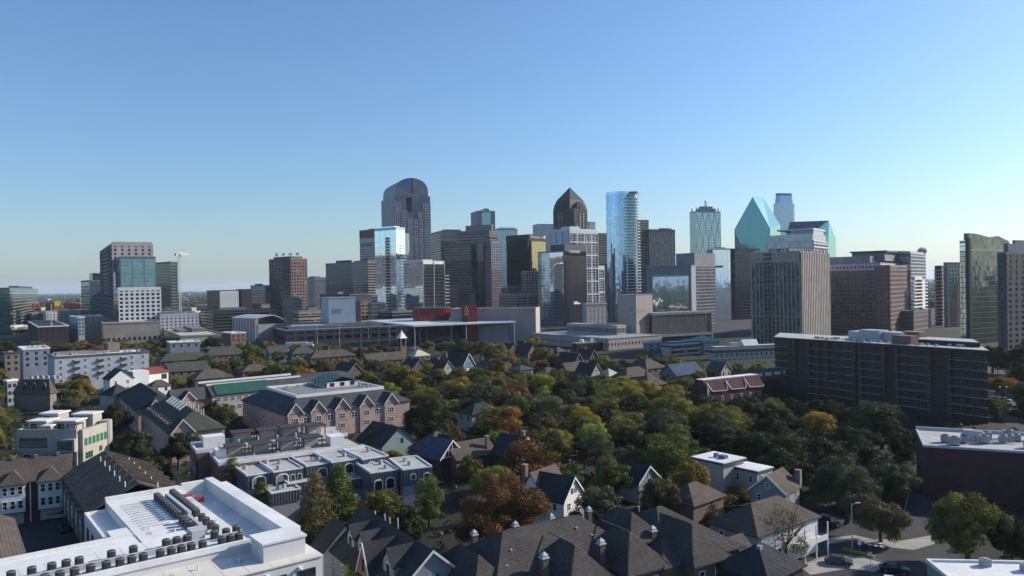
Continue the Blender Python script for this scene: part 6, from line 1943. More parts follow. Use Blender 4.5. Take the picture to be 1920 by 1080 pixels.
# ---- brown shingle row houses, left
C = HP(126, 893, 9)
t = thing('row_houses', 'brown shingled row houses with white bay fronts facing the court', 'row house', (C.x - 20.5 * math.sin(rad(62)), C.y - 20.5 * math.cos(rad(62)), 0), -rad(62))
R = 21
footprint(t.location, -rad(62), -13, 0, 0, R)
rc = (-13, 0, -6, R)
MB().box(-13, -6, 0, 0, R, 8.7).build('wall', b_mar, t)
gable_roof(rc, 9, 12.6, 'y', .6).build('roof', s_brown, t)
for k in range(3):
    y = 1.0 + k * 7.0
    b = MB().box(-.5, y, 2.6, .9, y + 4.6, 8.6).build('white_bay', w_white, t)
    hip_roof((-4, .9, y, y + 4.6), 8.7, 11.4, 'x', .35, run=2.4).build('bay_roof', s_brown, t)
    for z in (6.4, 3.4):
        for j in range(3):
            win(t, 'B', (0, .9, y, y + 4.6), .9 + j * 1.4, z, 1.0, 1.8, frame=w_white)
    MB().box(-.1, y + .3, 0, .06, y + 4.2, 2.3).build('garage_door', w_cream, t)
    MB().box(.02, y + 5.4, 0, .2, y + 5.6, 8.7).build('downpipe', w_white, t)
for k in range(5):
    MB().box(-6.6, 1 + k * 4.3, 12.3, -6.0, 1.6 + k * 4.3, 13.4).build('flue', w_tan, t)
C = HP(166, 962, 9)
t = thing('row_houses', 'brown shingled row with stepped firewalls running behind the white-roofed flats', 'row house', (C.x, C.y, 0), -rad(53))
L, R = 37, 17
footprint(t.location, -rad(53), -L, 0, 0, R)
rc = (-L, 0, 0, R)
MB().box(-L, 0, 0, 0, R, 8.7).build('wall', b_dk, t)
gable_roof(rc, 9, 13.0, 'x', .5).build('roof', s_brown, t)
for k in range(6):
    x = -L + 6 + k * 5.6
    MB().extr([(x, R / 2 - 1.5, 12.6), (x, R / 2, 14.2), (x, R + .2, 10.2), (x, R + .2, 8.6)], (.35, 0, 0)).build('firewall', s_tan, t)
    MB().cyl(x + 1.2, R / 2 - 2, 11.8, 13.4, .13, n=6).build('flue_pipe', w_white, t)
    MB().cyl(x + 2.6, R / 2 + 3.5, 10.8, 12.6, .12, n=6).build('flue_pipe', w_white, t)
    MB().box(x - 1.5, -1.0, 3, x + 1.5, 0, 8).build('balcony_bay', w_tan, t)
    win(t, 'A', (x - 1.5, x + 1.5, -1, 0), 1.5, 5.2, 1.6, 1.9, frame=w_white)
C = HP(50, 1062, 9)
t = thing('row_houses', 'brown shingled row at the lower left corner with wall lanterns', 'row house', (C.x, C.y, 0), -rad(53))
footprint(t.location, -rad(53), -30, -14, 8, 0)
MB().box(-30, -14, 0, 8, 0, 8.7).build('wall', b_dk, t)
gable_roof((-30, 8, -14, 0), 9, 12.6, 'x', .5).build('roof', s_brown, t)
for k in range(7):
    MB().box(-27 + k * 4.6, .02, 5, -26 + k * 4.6, .7, 6.4).build('balcony', w_tan, t)
    MB().cyl(-26 + k * 4.6, -4, 10.6, 12.2, .13, n=6).build('flue_pipe', w_white, t)
# ---- white-roofed flats, lower left
P = HP(195, 939, 14)
OX, OY, OTH = P.x, P.y, rad(52)
t = thing('white_roof_flats', 'large white membrane-roofed flats crowded with condensers, lower left', 'apartment block', (P.x, P.y, 0), -OTH)
footprint(t.location, -OTH, -1, -4, 48, 20)
footprint(t.location, -OTH, 24, -50, 48, -3)
w_ext = mat('stucco_white', (.56, .56, .56), .8, var=.06, scale=.3)
MB().box(1, 0, 0, 28, 12.3, 13.9).build('wall', w_ext, t)
MB().box(.5, 12.3, 0, 40, 18, 12.9).box(24, -50, 0, 39, 12.3, 13.88).box(39, -50, 0, 47, 19, 12.8).box(2.5, -3.4, 0, 24, 0, 12.4).build('outer_wall', w_ext, t)
MB().box(1.2, .1, 13.9, 28, 12.3, 14.0).build('roof_deck', r_white, t)
MB().box(28, -50, 13.88, 39.0, 12.3, 14.0).box(24.2, -50, 13.88, 28, -.3, 14.0).build('roof_deck', r_white, t)
MB().box(1.2, 12.35, 12.9, 39.9, 16.6, 13.0).build('sunken_deck', r_white, t)
MB().box(2.9, -3.0, 12.4, 23.9, -.05, 12.55).build('terrace_deck', r_white, t)
w_led = mat('ledge_cream', (.62, .58, .52), .8, var=.12, scale=.15)
MB().box(39.0, -50, 12.8, 47.2, 19.1, 13.0).build('ledge_roof', w_led, t)
mb = MB()
for k in range(9):
    mb.box(3 + k * 2.9, 1.6, 14.0, 3.06 + k * 2.9, 12.3, 14.012)
for k in range(13):
    mb.box(1.7 + k * 3.0, 12.4, 13.0, 1.76 + k * 3.0, 16.55, 13.012)
for k in range(20):
    mb.box(28.1, -48 + k * 3.0, 14.0, 38.5, -47.94 + k * 3.0, 14.012)
for k in range(22):
    mb.box(39.3, -48 + k * 3.0, 13.0, 47.1, -47.93 + k * 3.0, 13.012)
mb.build('membrane_seams', c_pale, t, 'stuff')
mb = MB()
rs = random.Random(8)
for k in range(26):
    x, y = (rs.uniform(4, 27), rs.uniform(1.5, 12)) if k < 10 else ((rs.uniform(29, 38), rs.uniform(-30, 11)) if k < 18 else (rs.uniform(40, 46.5), rs.uniform(-20, 10)))
    z = 14.006 if x < 39 else 13.006
    n = 9
    rx, ry = rs.uniform(.3, 1.1), rs.uniform(.2, .6)
    mb.poly([(x + rx * math.cos(i * 6.283 / n) * rs.uniform(.7, 1.2), y + ry * math.sin(i * 6.283 / n) * rs.uniform(.7, 1.2), z + k * .0001) for i in range(n)])
mb.build('ponding_stains', mat('stain_grey', (.44, .43, .40), .9, var=.2, scale=1.5), t, 'stuff')
mb = MB()
mb.box(.5, 12.35, 12.9, 1.6, 16.6, 15.0).box(.5, 16.6, 12.9, 40, 18, 15.2).box(3.5, 18.0, 12.2, 38, 19.6, 14.7)
mb.box(.6, 0, 14.0, 1.6, 12.35, 14.75)
mb.box(2.5, -3.4, 12.4, 2.9, 0, 13.2).box(2.9, -3.4, 12.4, 21, -3.0, 13.2).box(19.5, -3.0, 12.4, 24, -.3, 14.2)
mb.box(38.6, -50, 14.0, 39.2, 11.8, 14.75).box(24.0, -50, 14.0, 24.4, -.5, 14.5)
mb.build('parapet', r_white, t)
MB().box(40.2, 11.5, 13.0, 45.0, 17.4, 15.4).build('raised_box', w_ext, t)
MB().box(40.0, 11.3, 15.4, 45.2, 17.6, 15.65).build('raised_box_roof', r_white, t)
MB().box(34.3, -40, 14.0, 34.8, 7.0, 14.75).box(34.3, 9, 14, 34.8, 11.5, 14.75).box(6.5, 8.3, 14.0, 20.6, 8.85, 15.1).box(21.5, 7.9, 14.0, 30.5, 8.4, 14.9).build('service_curb', c_pale, t)
for k in range(11):
    MB().box(5.8 + k * 1.5, 1.5, 14.0, 6.1 + k * 1.5, 5.5, 14.12).build('roof_batten', c_pale, t)
MB().box(30.2, 5.6, 14.0, 32.8, 7.4, 15.5).build('plant_box', c_pale, t)
MB().box(7, 13, 13.0, 8.4, 14.2, 13.9).box(5.8, 10.6, 14.0, 7.2, 12.6, 14.25).build('roof_hatch', mat('hatch_red', (.25, .06, .07), .6), t)
for k, (x, y) in enumerate(((12, 3), (22, 2.4), (26, 5), (12, 15), (20, 13.6), (24, 15), (30, 13.5), (33, -8), (41.5, -4), (41.5, 4), (42.5, 9), (16, 11.2), (26, 11))):
    z = 13.0 if 12.3 < y < 17 else (13.0 if x > 39 else 14.0)
    MB().cyl(x, y, z, z + .55, .11, n=6).bar((x, y, z + .5), (x + .35, y, z + .5), .09).build('vent_pipe', w_white, t)
for k in range(5):
    win(t, 'A', (2.5, 24, -3.4, 0), 3.5 + k * 4.2, 9.2, 1.5, 2.2, frame=c_dk); win(t, 'A', (2.5, 24, -3.4, 0), 3.5 + k * 4.2, 5.8, 1.5, 2.2, frame=c_dk)
for k in range(8):
    win(t, 'B', (39, 47, -50, 19), 38 + k * 4.1, 9.3, 2.6, 2.3, frame=c_dk)
MB().box(47.0, 4, 9.0, 47.12, 9.6, 12.3).build('wall_panel', c_grey, t)
for y in (11, 15.5):
    MB().box(47.02, y, 11.9, 47.5, y + .5, 12.15).cyl(47.5, y + .25, 11.8, 12.0, .25, n=8).build('wall_lamp', w_white, t)
# condensers: one thing each
m_cond = mat('condenser_black', (.045, .045, .045), .55, var=.25, scale=2)
m_cond2 = mat('condenser_fan', (.16, .16, .16), .5, var=.2, scale=2)
cb, cg, cf = MB(), MB(), MB()
cb.prism([(.52 * (abs(math.cos(a)) ** .5) * (1 if math.cos(a) > 0 else -1), .52 * (abs(math.sin(a)) ** .5) * (1 if math.sin(a) > 0 else -1)) for a in [i * math.pi / 8 + .01 for i in range(16)]], .12, 1.12)
for i in range(12):
    a = i * math.pi / 6
    cb.box(.5 * math.cos(a) - .02, .5 * math.sin(a) - .02, .12, .5 * math.cos(a) + .02, .5 * math.sin(a) + .02, 1.12)
cg.cyl(0, 0, 1.12, 1.18, .54, .5, 16)
for i in range(4):
    a = i * math.pi / 4
    cf.bar((-.44 * math.cos(a), -.44 * math.sin(a), 1.2), (.44 * math.cos(a), .44 * math.sin(a), 1.2), .03)
cf.cyl(0, 0, 1.185, 1.23, .16, n=8)
cl = MB().box(-.45, -.45, 0, -.3, .45, .12).box(.3, -.45, 0, .45, .45, .12)
CB, CG, CF, CLG = cb.mesh('casing', m_cond), cg.mesh('top_ring', m_cond2), cf.mesh('fan_guard', m_cond), cl.mesh('feet', c_pale)
ce, se = math.cos(-OTH), math.sin(-OTH)
def condenser(x, y, label):
    o = thing('condenser', label, 'condenser', (OX + ce * x - se * y, OY + se * x + ce * y, 14.0), -OTH, 'condensers on the white roof')
    put(CB, 'casing', o); put(CG, 'top_ring', o); put(CF, 'fan_guard', o); put(CLG, 'feet', o)
def crow(n, x0, y0, x1, y1, where):
    for i in range(n):
        s = i / max(1, n - 1)
        condenser(x0 + (x1 - x0) * s, y0 + (y1 - y0) * s, 'condenser %s, %s from its far end' % (where, ORD[i]))
crow(10, 5.7, 7.2, 19.2, 7.1, 'in the left long row on the white roof')
crow(12, 5.0, 9.9, 20.2, 9.7, 'in the right long row on the white roof')
crow(3, 22.4, 7.0, 25.8, 7.0, 'in the trio before the grey plant box')
crow(4, 23.4, 9.6, 30.6, 9.5, 'in the short row beside the sunken deck')
for i, y in enumerate((-16, -13.8, -11.6, -10.0, -8.5, -4.7, -2.0, 2.2, 3.6, 5.0)):
    condenser(32.6, y, 'condenser behind the long curb low on the white roof, %s from left' % ORD[i])
for i, y in enumerate((-17, -14.5, -12.8, -11.2, -9.6, -7.8, -6.0, -4.4, -3.0, -1.6, .5, 1.9, 3.2, 4.5, 6.0, 8.6, 9.8, 11.0)):
    condenser(36.6, y, 'condenser in front of the long curb on the white roof, %s from left' % ORD[i])
for i, (x, y) in enumerate(((33.2, 8.6), (33.4, 10.2), (33.0, 11.8))):
    condenser(x, y, 'condenser behind the curb end near the sunken deck, %s from left' % ORD[i])
# ================================================================== roads, vehicles, poles
def gpoly(name, pix, z, m, kind='structure'):
    pts = [G(px, py, 0) for (px, py) in pix]
    return sheet(name, [(p.x, p.y) for p in pts], z, m, kind)
NOTREE = []
def road(name, pix, m=None, z=.008):
    o = gpoly(name, pix, z, m or m_asph)
    NOTREE.append([(v.co.x, v.co.y) for v in o.data.vertices])
    return o
road('street', [(1500, 985), (1600, 972), (1690, 985), (1703, 925), (1788, 925), (1776, 1005), (1800, 1046), (1745, 1052), (1725, 1095), (1480, 1095)])
gpoly('driveway', [(1640, 1010), (1690, 1014), (1766, 1000), (1770, 1014), (1712, 1031), (1668, 1026)], .014, m_conc)
gpoly('sidewalk', [(1500, 1062), (1560, 1040), (1625, 1047), (1668, 1058), (1640, 1072), (1590, 1066), (1520, 1078)], .014, m_conc)
gpoly('sidewalk', [(1548, 1010), (1600, 1003), (1655, 1015), (1655, 1021), (1600, 1012), (1550, 1020)], .014, m_conc)
def kerb(pix):
    pr = None
    for (px, py) in pix:
        q = G(px, py, 0)
        if pr is not None:
            d = (q - pr).normalized()
            n = Vector((-d.y, d.x, 0)) * .09
            o = MB().extr([tuple(pr - n), tuple(q - n), tuple(q + n), tuple(pr + n)], (0, 0, .14)).build('kerb', m_conc)
            o['kind'] = 'structure'
        pr = q
kerb([(1548, 1021), (1600, 1013), (1655, 1022), (1668, 1027)])
kerb([(1712, 1032), (1770, 1015), (1776, 1006)])
kerb([(1500, 1061), (1560, 1039), (1625, 1046), (1669, 1057)])
kerb([(1690, 986), (1703, 926)])
kerb([(1776, 1004), (1788, 926)])
m_patch = mat('asphalt_patch', (.03, .03, .032), .9, var=.2)
for (px, py, w, h) in ((1690, 1036, 26, 5), (1620, 1029, 18, 3), (1735, 975, 8, 14), (1600, 1080, 40, 6)):
    gpoly('asphalt_patch', [(px - w, py), (px, py - h), (px + w, py + 1), (px + 2, py + h)], .011, m_patch)
m_line = mat('road_paint', (.62, .60, .55), .8, var=.15, scale=1)
for k in range(3):
    gpoly('road_marking', [(1618 + k * 12, 1016 + k * 2.2), (1628 + k * 12, 1014 + k * 2.2), (1640 + k * 12, 1021 + k * 2), (1629 + k * 12, 1023 + k * 2)], .02, m_line)
a, b = G(1580, 1031, 0), G(1640, 1047, 0)
MBk = MB()
d = (b - a).normalized()
n = Vector((-d.y, d.x, 0)) * .35
MBk.extr([tuple(a - n), tuple(b - n), tuple(b + n), tuple(a + n)], (0, 0, .45)).build('kerb_planter', mat('hedge_strip', (.20, .21, .04), .9))
tag(bpy.data.objects['kerb_planter'], 'low yellow green planter strip on the corner by the parked sedan', 'planter')
road('court_pavement', [(22, 1000), (30, 955), (125, 948), (170, 1010), (175, 1035), (55, 1062)], m_asph)
gpoly('court_apron', [(22, 972), (120, 950), (132, 957), (30, 985)], .014, m_conc)
road('side_street', [(1828, 690), (1868, 684), (1935, 735), (1935, 822), (1888, 800), (1852, 740)])
road('lane', [(300, 905), (330, 905), (300, 850), (225, 770), (195, 740), (185, 745), (215, 790)])
road('lane', [(868, 800), (925, 792), (925, 800), (868, 809)], m_conc)
road('avenue', [(480, 656), (690, 652), (800, 648), (1000, 640), (1000, 645), (800, 654), (690, 658), (480, 662)], m_conc)
# ---- cars
CARM = {}
def car(label, px, py, rz, col, group='parked cars', van=False, z=0.01, name='parked_car', pos=None):
    key = (col, van)
    if key not in CARM:
        L, Wd = 4.6, 1.8
        h = 1.45 if not van else 1.85
        body = MB()
        prof = [(-2.3, .35), (2.3, .35), (2.3, .75), (1.95, .88), (1.0, .95), (-2.0, .97), (-2.28, .9)]
        body.extr([(x, -.88, zz) for (x, zz) in prof], (0, 1.76, 0))
        cab = MB()
        if van:
            cab.prism([(-2.15, -.82), (1.1, -.82), (1.1, .82), (-2.15, .82)], .96, h, [(-2.0, -.68), (.5, -.68), (.5, .68), (-2.0, .68)])
        else:
            cab.prism([(-1.75, -.80), (1.05, -.80), (1.05, .80), (-1.75, .80)], .96, h - .04, [(-1.15, -.62), (.35, -.62), (.35, .62), (-1.15, .62)])
        top = MB().box(-1.1 if not van else -1.95, -.6, h - .05, .3 if not van else .45, .6, h + .01)
        wh = MB()
        for x in (-1.4, 1.4):
            pass
        w1 = MB()
        w1.extr([(.33 * math.cos(i * math.pi / 6), 0, .33 * math.sin(i * math.pi / 6)) for i in range(12)], (0, .22, 0))
        rim = MB()
        rim.extr([(.2 * math.cos(i * math.pi / 4), 0, .2 * math.sin(i * math.pi / 4)) for i in range(8)], (0, .24, 0))
        hl = MB().box(2.24, -.8, .62, 2.33, -.45, .78)
        hr = MB().box(2.24, .45, .62, 2.33, .8, .78)
        tl = MB().box(-2.34, -.8, .68, -2.26, .8, .82)
        pm = mat('car_paint_%.2f_%.2f_%.2f' % col, col, .3, var=.03, spec=.6)
        CARM[key] = (body.mesh('body', pm), cab.mesh('windows', g_dark), top.mesh('roof', pm), w1.mesh('tyre', c_black), rim.mesh('rim', c_steel), hl.mesh('headlight', c_pale), hr.mesh('headlight', c_pale), tl.mesh('tail_light', c_redpaint))
    p = pos or G(px, py, 0)
    o = thing(name, label, 'car', (p.x, p.y, z), rz, group)
    me = CARM[key]
    put(me[0], 'body', o); put(me[1], 'windows', o); put(me[2], 'roof', o); put(me[5], 'headlight', o); put(me[6], 'headlight', o); put(me[7], 'tail_light', o)
    for x in (-1.4, 1.4):
        for y in (-.9, .68):
            w = put(me[3], 'wheel', o, (x, y, .33))
            put(me[4], 'rim', w, (0, -.01, 0))
    return o
car('dark grey sedan parked by the yellow green planter strip, bottom right', 1573, 1058, rad(-28), (.06, .07, .07))
car('black car driving on the street, right of the grey sedan', 1677, 1073, rad(-20), (.012, .012, .014))
car('white car at the bottom edge near the white shed', 1672, 1098, rad(-20), (.6, .62, .64))
car('dark van in the shade beside the brown hip-roofed house', 1556, 985, rad(-60), (.03, .035, .045), van=True)
car('silver car in the shaded court by the brown row houses', 106, 972, rad(20), (.36, .37, .39))
car('dark car in the shaded court behind the silver car', 118, 995, rad(-50), (.03, .03, .035))
for i, (px, py, cl) in enumerate(((1884, 752, (.4, .42, .44)), (1896, 764, (.05, .06, .08)), (1906, 775, (.5, .5, .5)), (1862, 722, (.05, .03, .03)))):
    car(('silver car queued on the side street at the right edge', 'navy car queued behind the silver one at the right edge', 'white car queued last on the side street, right edge', 'dark car driving on the side street beside the dark block')[i], px, py, rad(-55), cl)
r6 = random.Random(9)
for i in range(12):
    px = 560 + i * 19 + r6.uniform(-4, 4)
    car('small %s car on the avenue below the school, %s from the left' % (('white', 'dark', 'silver')[i % 3], ORD[i]), px, 655.5 - (px - 690) * .012 + r6.uniform(-.6, .6), rad(2), ((.6, .6, .6), (.04, .04, .05), (.36, .37, .39))[i % 3], 'cars on the avenue', name='avenue_car')
# ---- elevated freeway
m_deck = mat('deck_concrete', (.42, .40, .37), .85, var=.1, scale=.05)
A, B = W(-40, 619.5, 900), W(165, 604, 1010)
ax = Vector((B.x - A.x, B.y - A.y, 0))
LN = ax.length
rz = math.atan2(ax.y, ax.x)
t = thing('freeway', 'elevated concrete freeway deck with trucks, far left', 'freeway', (A.x, A.y, 0), rz)
zd = A.z
MB().box(-60, 0, zd - 1.6, LN + 250, 26, zd).build('deck', m_deck, t)
MB().box(-60, -.3, zd - .9, LN + 250, 0, zd + 1.0).box(-60, 26, zd - .9, LN + 250, 26.3, zd + 1.0).build('barrier', m_conc, t)
for k in range(9):
    MB().box(-40 + k * 32, 4, 0, -38 + k * 32, 22, zd - 1.6).build('pier', m_deck, t)
t['kind'] = 'structure'
A2 = W(-30, 633, 800)
t = thing('freeway_ramp', 'lower sunlit freeway ramp at the left edge', 'ramp', (A2.x, A2.y, 0), rz)
MB().box(-40, 0, A2.z - 1.4, 36, 9, A2.z).build('deck', m_deck, t)
MB().box(-40, -.3, A2.z - .8, 36, 0, A2.z + .9).build('barrier', m_conc, t)
for k in range(3):
    MB().box(-30 + k * 28, 2, 0, -28.5 + k * 28, 7, A2.z - 1.4).build('pier', m_deck, t)
t['kind'] = 'structure'
def truck(label, loc, rz, L=15.5, group='white box trucks'):
    o = thing('box_truck', label, 'truck', loc, rz, group)
    MB().box(-L, -1.3, 1.1, 0, 1.3, 4.1).build('trailer', w_white, o)
    MB().prism([(.5, -1.2), (5.4, -1.2), (5.4, 1.2), (.5, 1.2)], .8, 3.6, [(.6, -1.1), (4.4, -1.1), (4.4, 1.1), (.6, 1.1)]).build('cab', w_white, o)
    MB().box(4.6, -1.0, 2.2, 5.0, 1.0, 3.2).build('windscreen', g_dark, o)
    for x in (-13.5 if L > 12 else -L + 1.5, -12 if L > 12 else -L + 2.8, -1.2, 4.0):
        for y in (-1.3, .95):
            MB().extr([(x + .5 * math.cos(i * math.pi / 5), y, .52 + .5 * math.sin(i * math.pi / 5)) for i in range(10)], (0, .35, 0)).build('wheel', c_black, o)
    return o
cr, sr = math.cos(rz), math.sin(rz)
def onway(u, v):
    return (A.x + cr * u - sr * v, A.y + sr * u + cr * v, zd + .02)
truck('white box trailer truck on the freeway at the left edge', onway(39, 3), rz)
truck('second white trailer truck on the freeway, right of the first', onway(51, 3.2), rz)
for i, u in enumerate((70, 84, 99, 112)):
    car('%s car on the elevated freeway right of the trucks, %s in line' % (('pale', 'dark', 'white', 'silver')[i], ORD[i]), 0, 0, rz, ((.4, .4, .42), (.04, .04, .05), (.6, .6, .6), (.36, .37, .39))[i], 'cars on the freeway', z=zd + .02, name='freeway_car', pos=Vector(onway(u, 5 + i)))
p = G(576, 650, 0)
truck('long white trailer parked below the school', (p.x, p.y, .01), rad(3), 18)
# ---- poles and lamps
def mastpole(label, px, ytop, ybase, r=.22, arm=None, m=None, name='light_mast', d=None, dark=False):
    C = G(px, ybase, 0)
    z = W(px, ytop, C.y).z
    o = thing(name, label, 'pole', (C.x, C.y, 0), 0, 'poles')
    m = m or (c_dk if dark else c_pale)
    MB().cyl(0, 0, 0, z, r, r * .55, 8).build('pole', m, o)
    if arm:
        MB().bar((0, 0, z - .3), (arm, 0, z + .1), .08).build('arm', m, o)
        MB().box(min(arm, arm + .9 * (1 if arm > 0 else -1)), -.18, z, max(arm, arm + .9 * (1 if arm > 0 else -1)), .18, z + .18).build('lamp_head', c_pale, o)
    else:
        MB().cyl(0, 0, z, z + .5, r * 1.6, r * .8, 8).build('mast_cap', m, o)
    return o
mastpole('tall white light mast before the dark stand-in block, left', 97.5, 572, 653, .45)
mastpole('tall white light mast in front of the white-grid tower', 237, 556, 634, .42)
mastpole('thin far mast left of the teal glass block', 151, 560, 606, .4)
mastpole('white pole before the long school, left of the pair', 595, 612, 646, .28)
mastpole('white pole before the long school, right of the pair', 637, 612, 652, .28)
mastpole('white pole right of the long school', 677, 628, 650, .25)
mastpole('white pole left of the canopy columns', 788, 620, 650, .28)
mastpole('white pole under the canopy front edge', 801, 618, 650, .28)
mastpole('white street lamp by the tan roofed house above the yellow tree', 1251, 708, 746, .2, 1.2)
mastpole('grey street lamp beside the bare tree and driveway', 1598, 944, 1029, .12, .7)
mastpole('black utility pole in front of the golden street tree', 1652, 900, 1010, .16, None, dark=True, name='utility_pole')
mastpole('pale lamp post near the trees at the right street edge', 1871, 660, 700, .2, -1.0)
mastpole('pale utility pole beyond the dark block at right', 1896, 662, 706, .2)
mastpole('white street lamp by the flat-roofed house', 1434, 915, 945, .1, .9)
C = G(1293, 985, 0)
o = thing('utility_pole', 'wooden utility pole with transformer right of the golden tree', 'pole', (C.x, C.y, 0), rad(20), 'poles')
z = W(1293, 928, C.y).z
MB().cyl(0, 0, 0, z, .17, .13, 8).build('pole', w_brown, o)
MB().box(-1.2, -.06, z - .7, 1.2, .06, z - .5).build('crossarm', w_brown, o)
MB().cyl(.45, 0, z - 2.2, z - 1.1, .28, n=10).build('transformer', c_pale, o)
zp = z - .5
def wire(a, b, sag):
    mb = MB()
    pr = None
    for i in range(11):
        s = i / 10
        q = Vector(a).lerp(Vector(b), s)
        q.z -= sag * 4 * s * (1 - s)
        if pr is not None:
            mb.bar(pr, q, .025, 3)
        pr = q
    return mb
q1, q2 = W(1185, 945, C.y + 4), W(1432, 918, C.y + 16)
for k, dx in enumerate((-1.0, 0, 1.0)):
    w = wire((C.x + dx, C.y, zp), (q1.x + dx, q1.y, q1.z), .6).build('power_line', c_dk)
    tag(w, ('upper', 'middle', 'lower')[k] + ' power line left of the wooden utility pole', 'wire', 'power lines')
    w = wire((C.x + dx, C.y, zp), (q2.x + dx, q2.y, q2.z), .8).build('power_line', c_dk)
    tag(w, ('upper', 'middle', 'lower')[k] + ' power line right of the wooden utility pole', 'wire', 'power lines')
for (px, py, lb) in ((1632, 1062, 'small white street sign on the corner by the planter strip'), (1612, 1040, 'small white sign beside the street lamp')):
    C = G(px, py, 0)
    o = thing('street_sign', lb, 'sign', (C.x, C.y, 0), rad(-15))
    MB().cyl(0, 0, 0, 2.5, .04, n=6).build('post', c_steel, o)
    MB().box(-.3, -.03, 1.8, .3, .0, 2.5).build('plate', w_white, o)
C = G(1884, 752, 0)
o = thing('traffic_signal', 'lit traffic signal over the side street at the right edge', 'signal', (C.x, C.y, 0), rad(-25))
MB().cyl(-3, 0, 0, 6.5, .14, .1, 8).bar((-3, 0, 6.2), (6, 0, 6.4), .09).build('pole', c_dk, o)
def emit(name, col, s):
    m = bpy.data.materials.new(name)
    m.use_nodes = True
    b = m.node_tree.nodes['Principled BSDF']
    b.inputs['Base Color'].default_value = (*col, 1)
    b.inputs['Emission Color'].default_value = (*col, 1)
    b.inputs['Emission Strength'].default_value = s
    return m
eg, er = emit('lamp_green', (.02, .8, .3), 2.5), emit('lamp_red', (.9, .03, .02), 2.5)
for k, (x, e) in enumerate(((-1.6, eg), (.6, eg), (4.6, er))):
    h = MB().box(x - .22, -.2, 5.5, x + .22, .2, 6.7).build('signal_head', c_black, o)
    MB().cyl(0, 0, 0, .08, .15, n=10).build('lens', e, h)
    l = h.children[0]
    l.location = (x, -.2, 5.75 if e is eg else 6.45)
    l.rotation_euler = (rad(90), 0, 0)
# ================================================================== trees
def leafmat(name, col, col2=None, tr=.3):
    m = bpy.data.materials.new(name)
    m.use_nodes = True
    nt = m.node_tree
    N, Lk = nt.nodes, nt.links
    for n in list(N):
        N.remove(n)
    tc = N.new('ShaderNodeTexCoord')
    oi = N.new('ShaderNodeObjectInfo')
    nz = N.new('ShaderNodeTexNoise')
    nz.inputs['Scale'].default_value = .38
    nz.inputs['Detail'].default_value = 4
    nz.noise_dimensions = '4D'
    Lk.new(tc.outputs['Object'], nz.inputs['Vector'])
    mw = N.new('ShaderNodeMath')
    mw.operation = 'MULTIPLY'
    mw.inputs[1].default_value = 40
    Lk.new(oi.outputs['Random'], mw.inputs[0])
    Lk.new(mw.outputs[0], nz.inputs['W'])
    rp = N.new('ShaderNodeValToRGB')
    e = rp.color_ramp.elements
    e[0].position, e[1].position = .36, .66
    e[0].color = (*[c * .55 for c in col], 1)
    e[1].color = (*(col2 or [c * 1.6 for c in col]), 1)
    Lk.new(nz.outputs[0], rp.inputs[0])
    mr = N.new('ShaderNodeMapRange')
    mr.inputs[3].default_value, mr.inputs[4].default_value = .78, 1.25
    Lk.new(oi.outputs['Random'], mr.inputs[0])
    sc = N.new('ShaderNodeVectorMath')
    sc.operation = 'SCALE'
    Lk.new(rp.outputs[0], sc.inputs[0])
    Lk.new(mr.outputs[0], sc.inputs['Scale'])
    d = N.new('ShaderNodeBsdfDiffuse')
    t = N.new('ShaderNodeBsdfTranslucent')
    g = N.new('ShaderNodeBsdfGlossy')
    g.inputs['Roughness'].default_value = .45
    g.inputs['Color'].default_value = (.5, .5, .45, 1)
    Lk.new(sc.outputs[0], d.inputs[0])
    Lk.new(sc.outputs[0], t.inputs[0])
    x = N.new('ShaderNodeMixShader')
    x.inputs[0].default_value = tr
    Lk.new(d.outputs[0], x.inputs[1])
    Lk.new(t.outputs[0], x.inputs[2])
    x2 = N.new('ShaderNodeMixShader')
    x2.inputs[0].default_value = .04
    Lk.new(x.outputs[0], x2.inputs[1])
    Lk.new(g.outputs[0], x2.inputs[2])
    o = N.new('ShaderNodeOutputMaterial')
    Lk.new(x2.outputs[0], o.inputs[0])
    return m
LEAF = {
    'dark green': leafmat('leaf_dark', (.036, .045, .016)),
    'green': leafmat('leaf_green', (.092, .116, .026)),
    'grey green': leafmat('leaf_greygreen', (.076, .084, .042)),
    'olive': leafmat('leaf_olive', (.150, .142, .034)),
    'lime green': leafmat('leaf_lime', (0.230, 0.257, 0.041)),
    'yellow': leafmat('leaf_yellow', (0.297, 0.257, 0.034), (0.567, 0.419, 0.047)),
    'golden': leafmat('leaf_gold', (0.243, 0.182, 0.041), (0.432, 0.290, 0.047)),
    'brown': leafmat('leaf_brown', (.105, .088, .036)),
    'rusty': leafmat('leaf_rust', (0.142, 0.101, 0.035), (0.243, 0.101, 0.038)),
    'red': leafmat('leaf_red', (0.189, 0.047, 0.038), (0.324, 0.081, 0.054)),
    'orange': leafmat('leaf_orange', (0.297, 0.128, 0.027), (0.432, 0.216, 0.041)),
}
m_bark = mat('bark', (.075, .06, .048), .95, var=.3, scale=1.5)
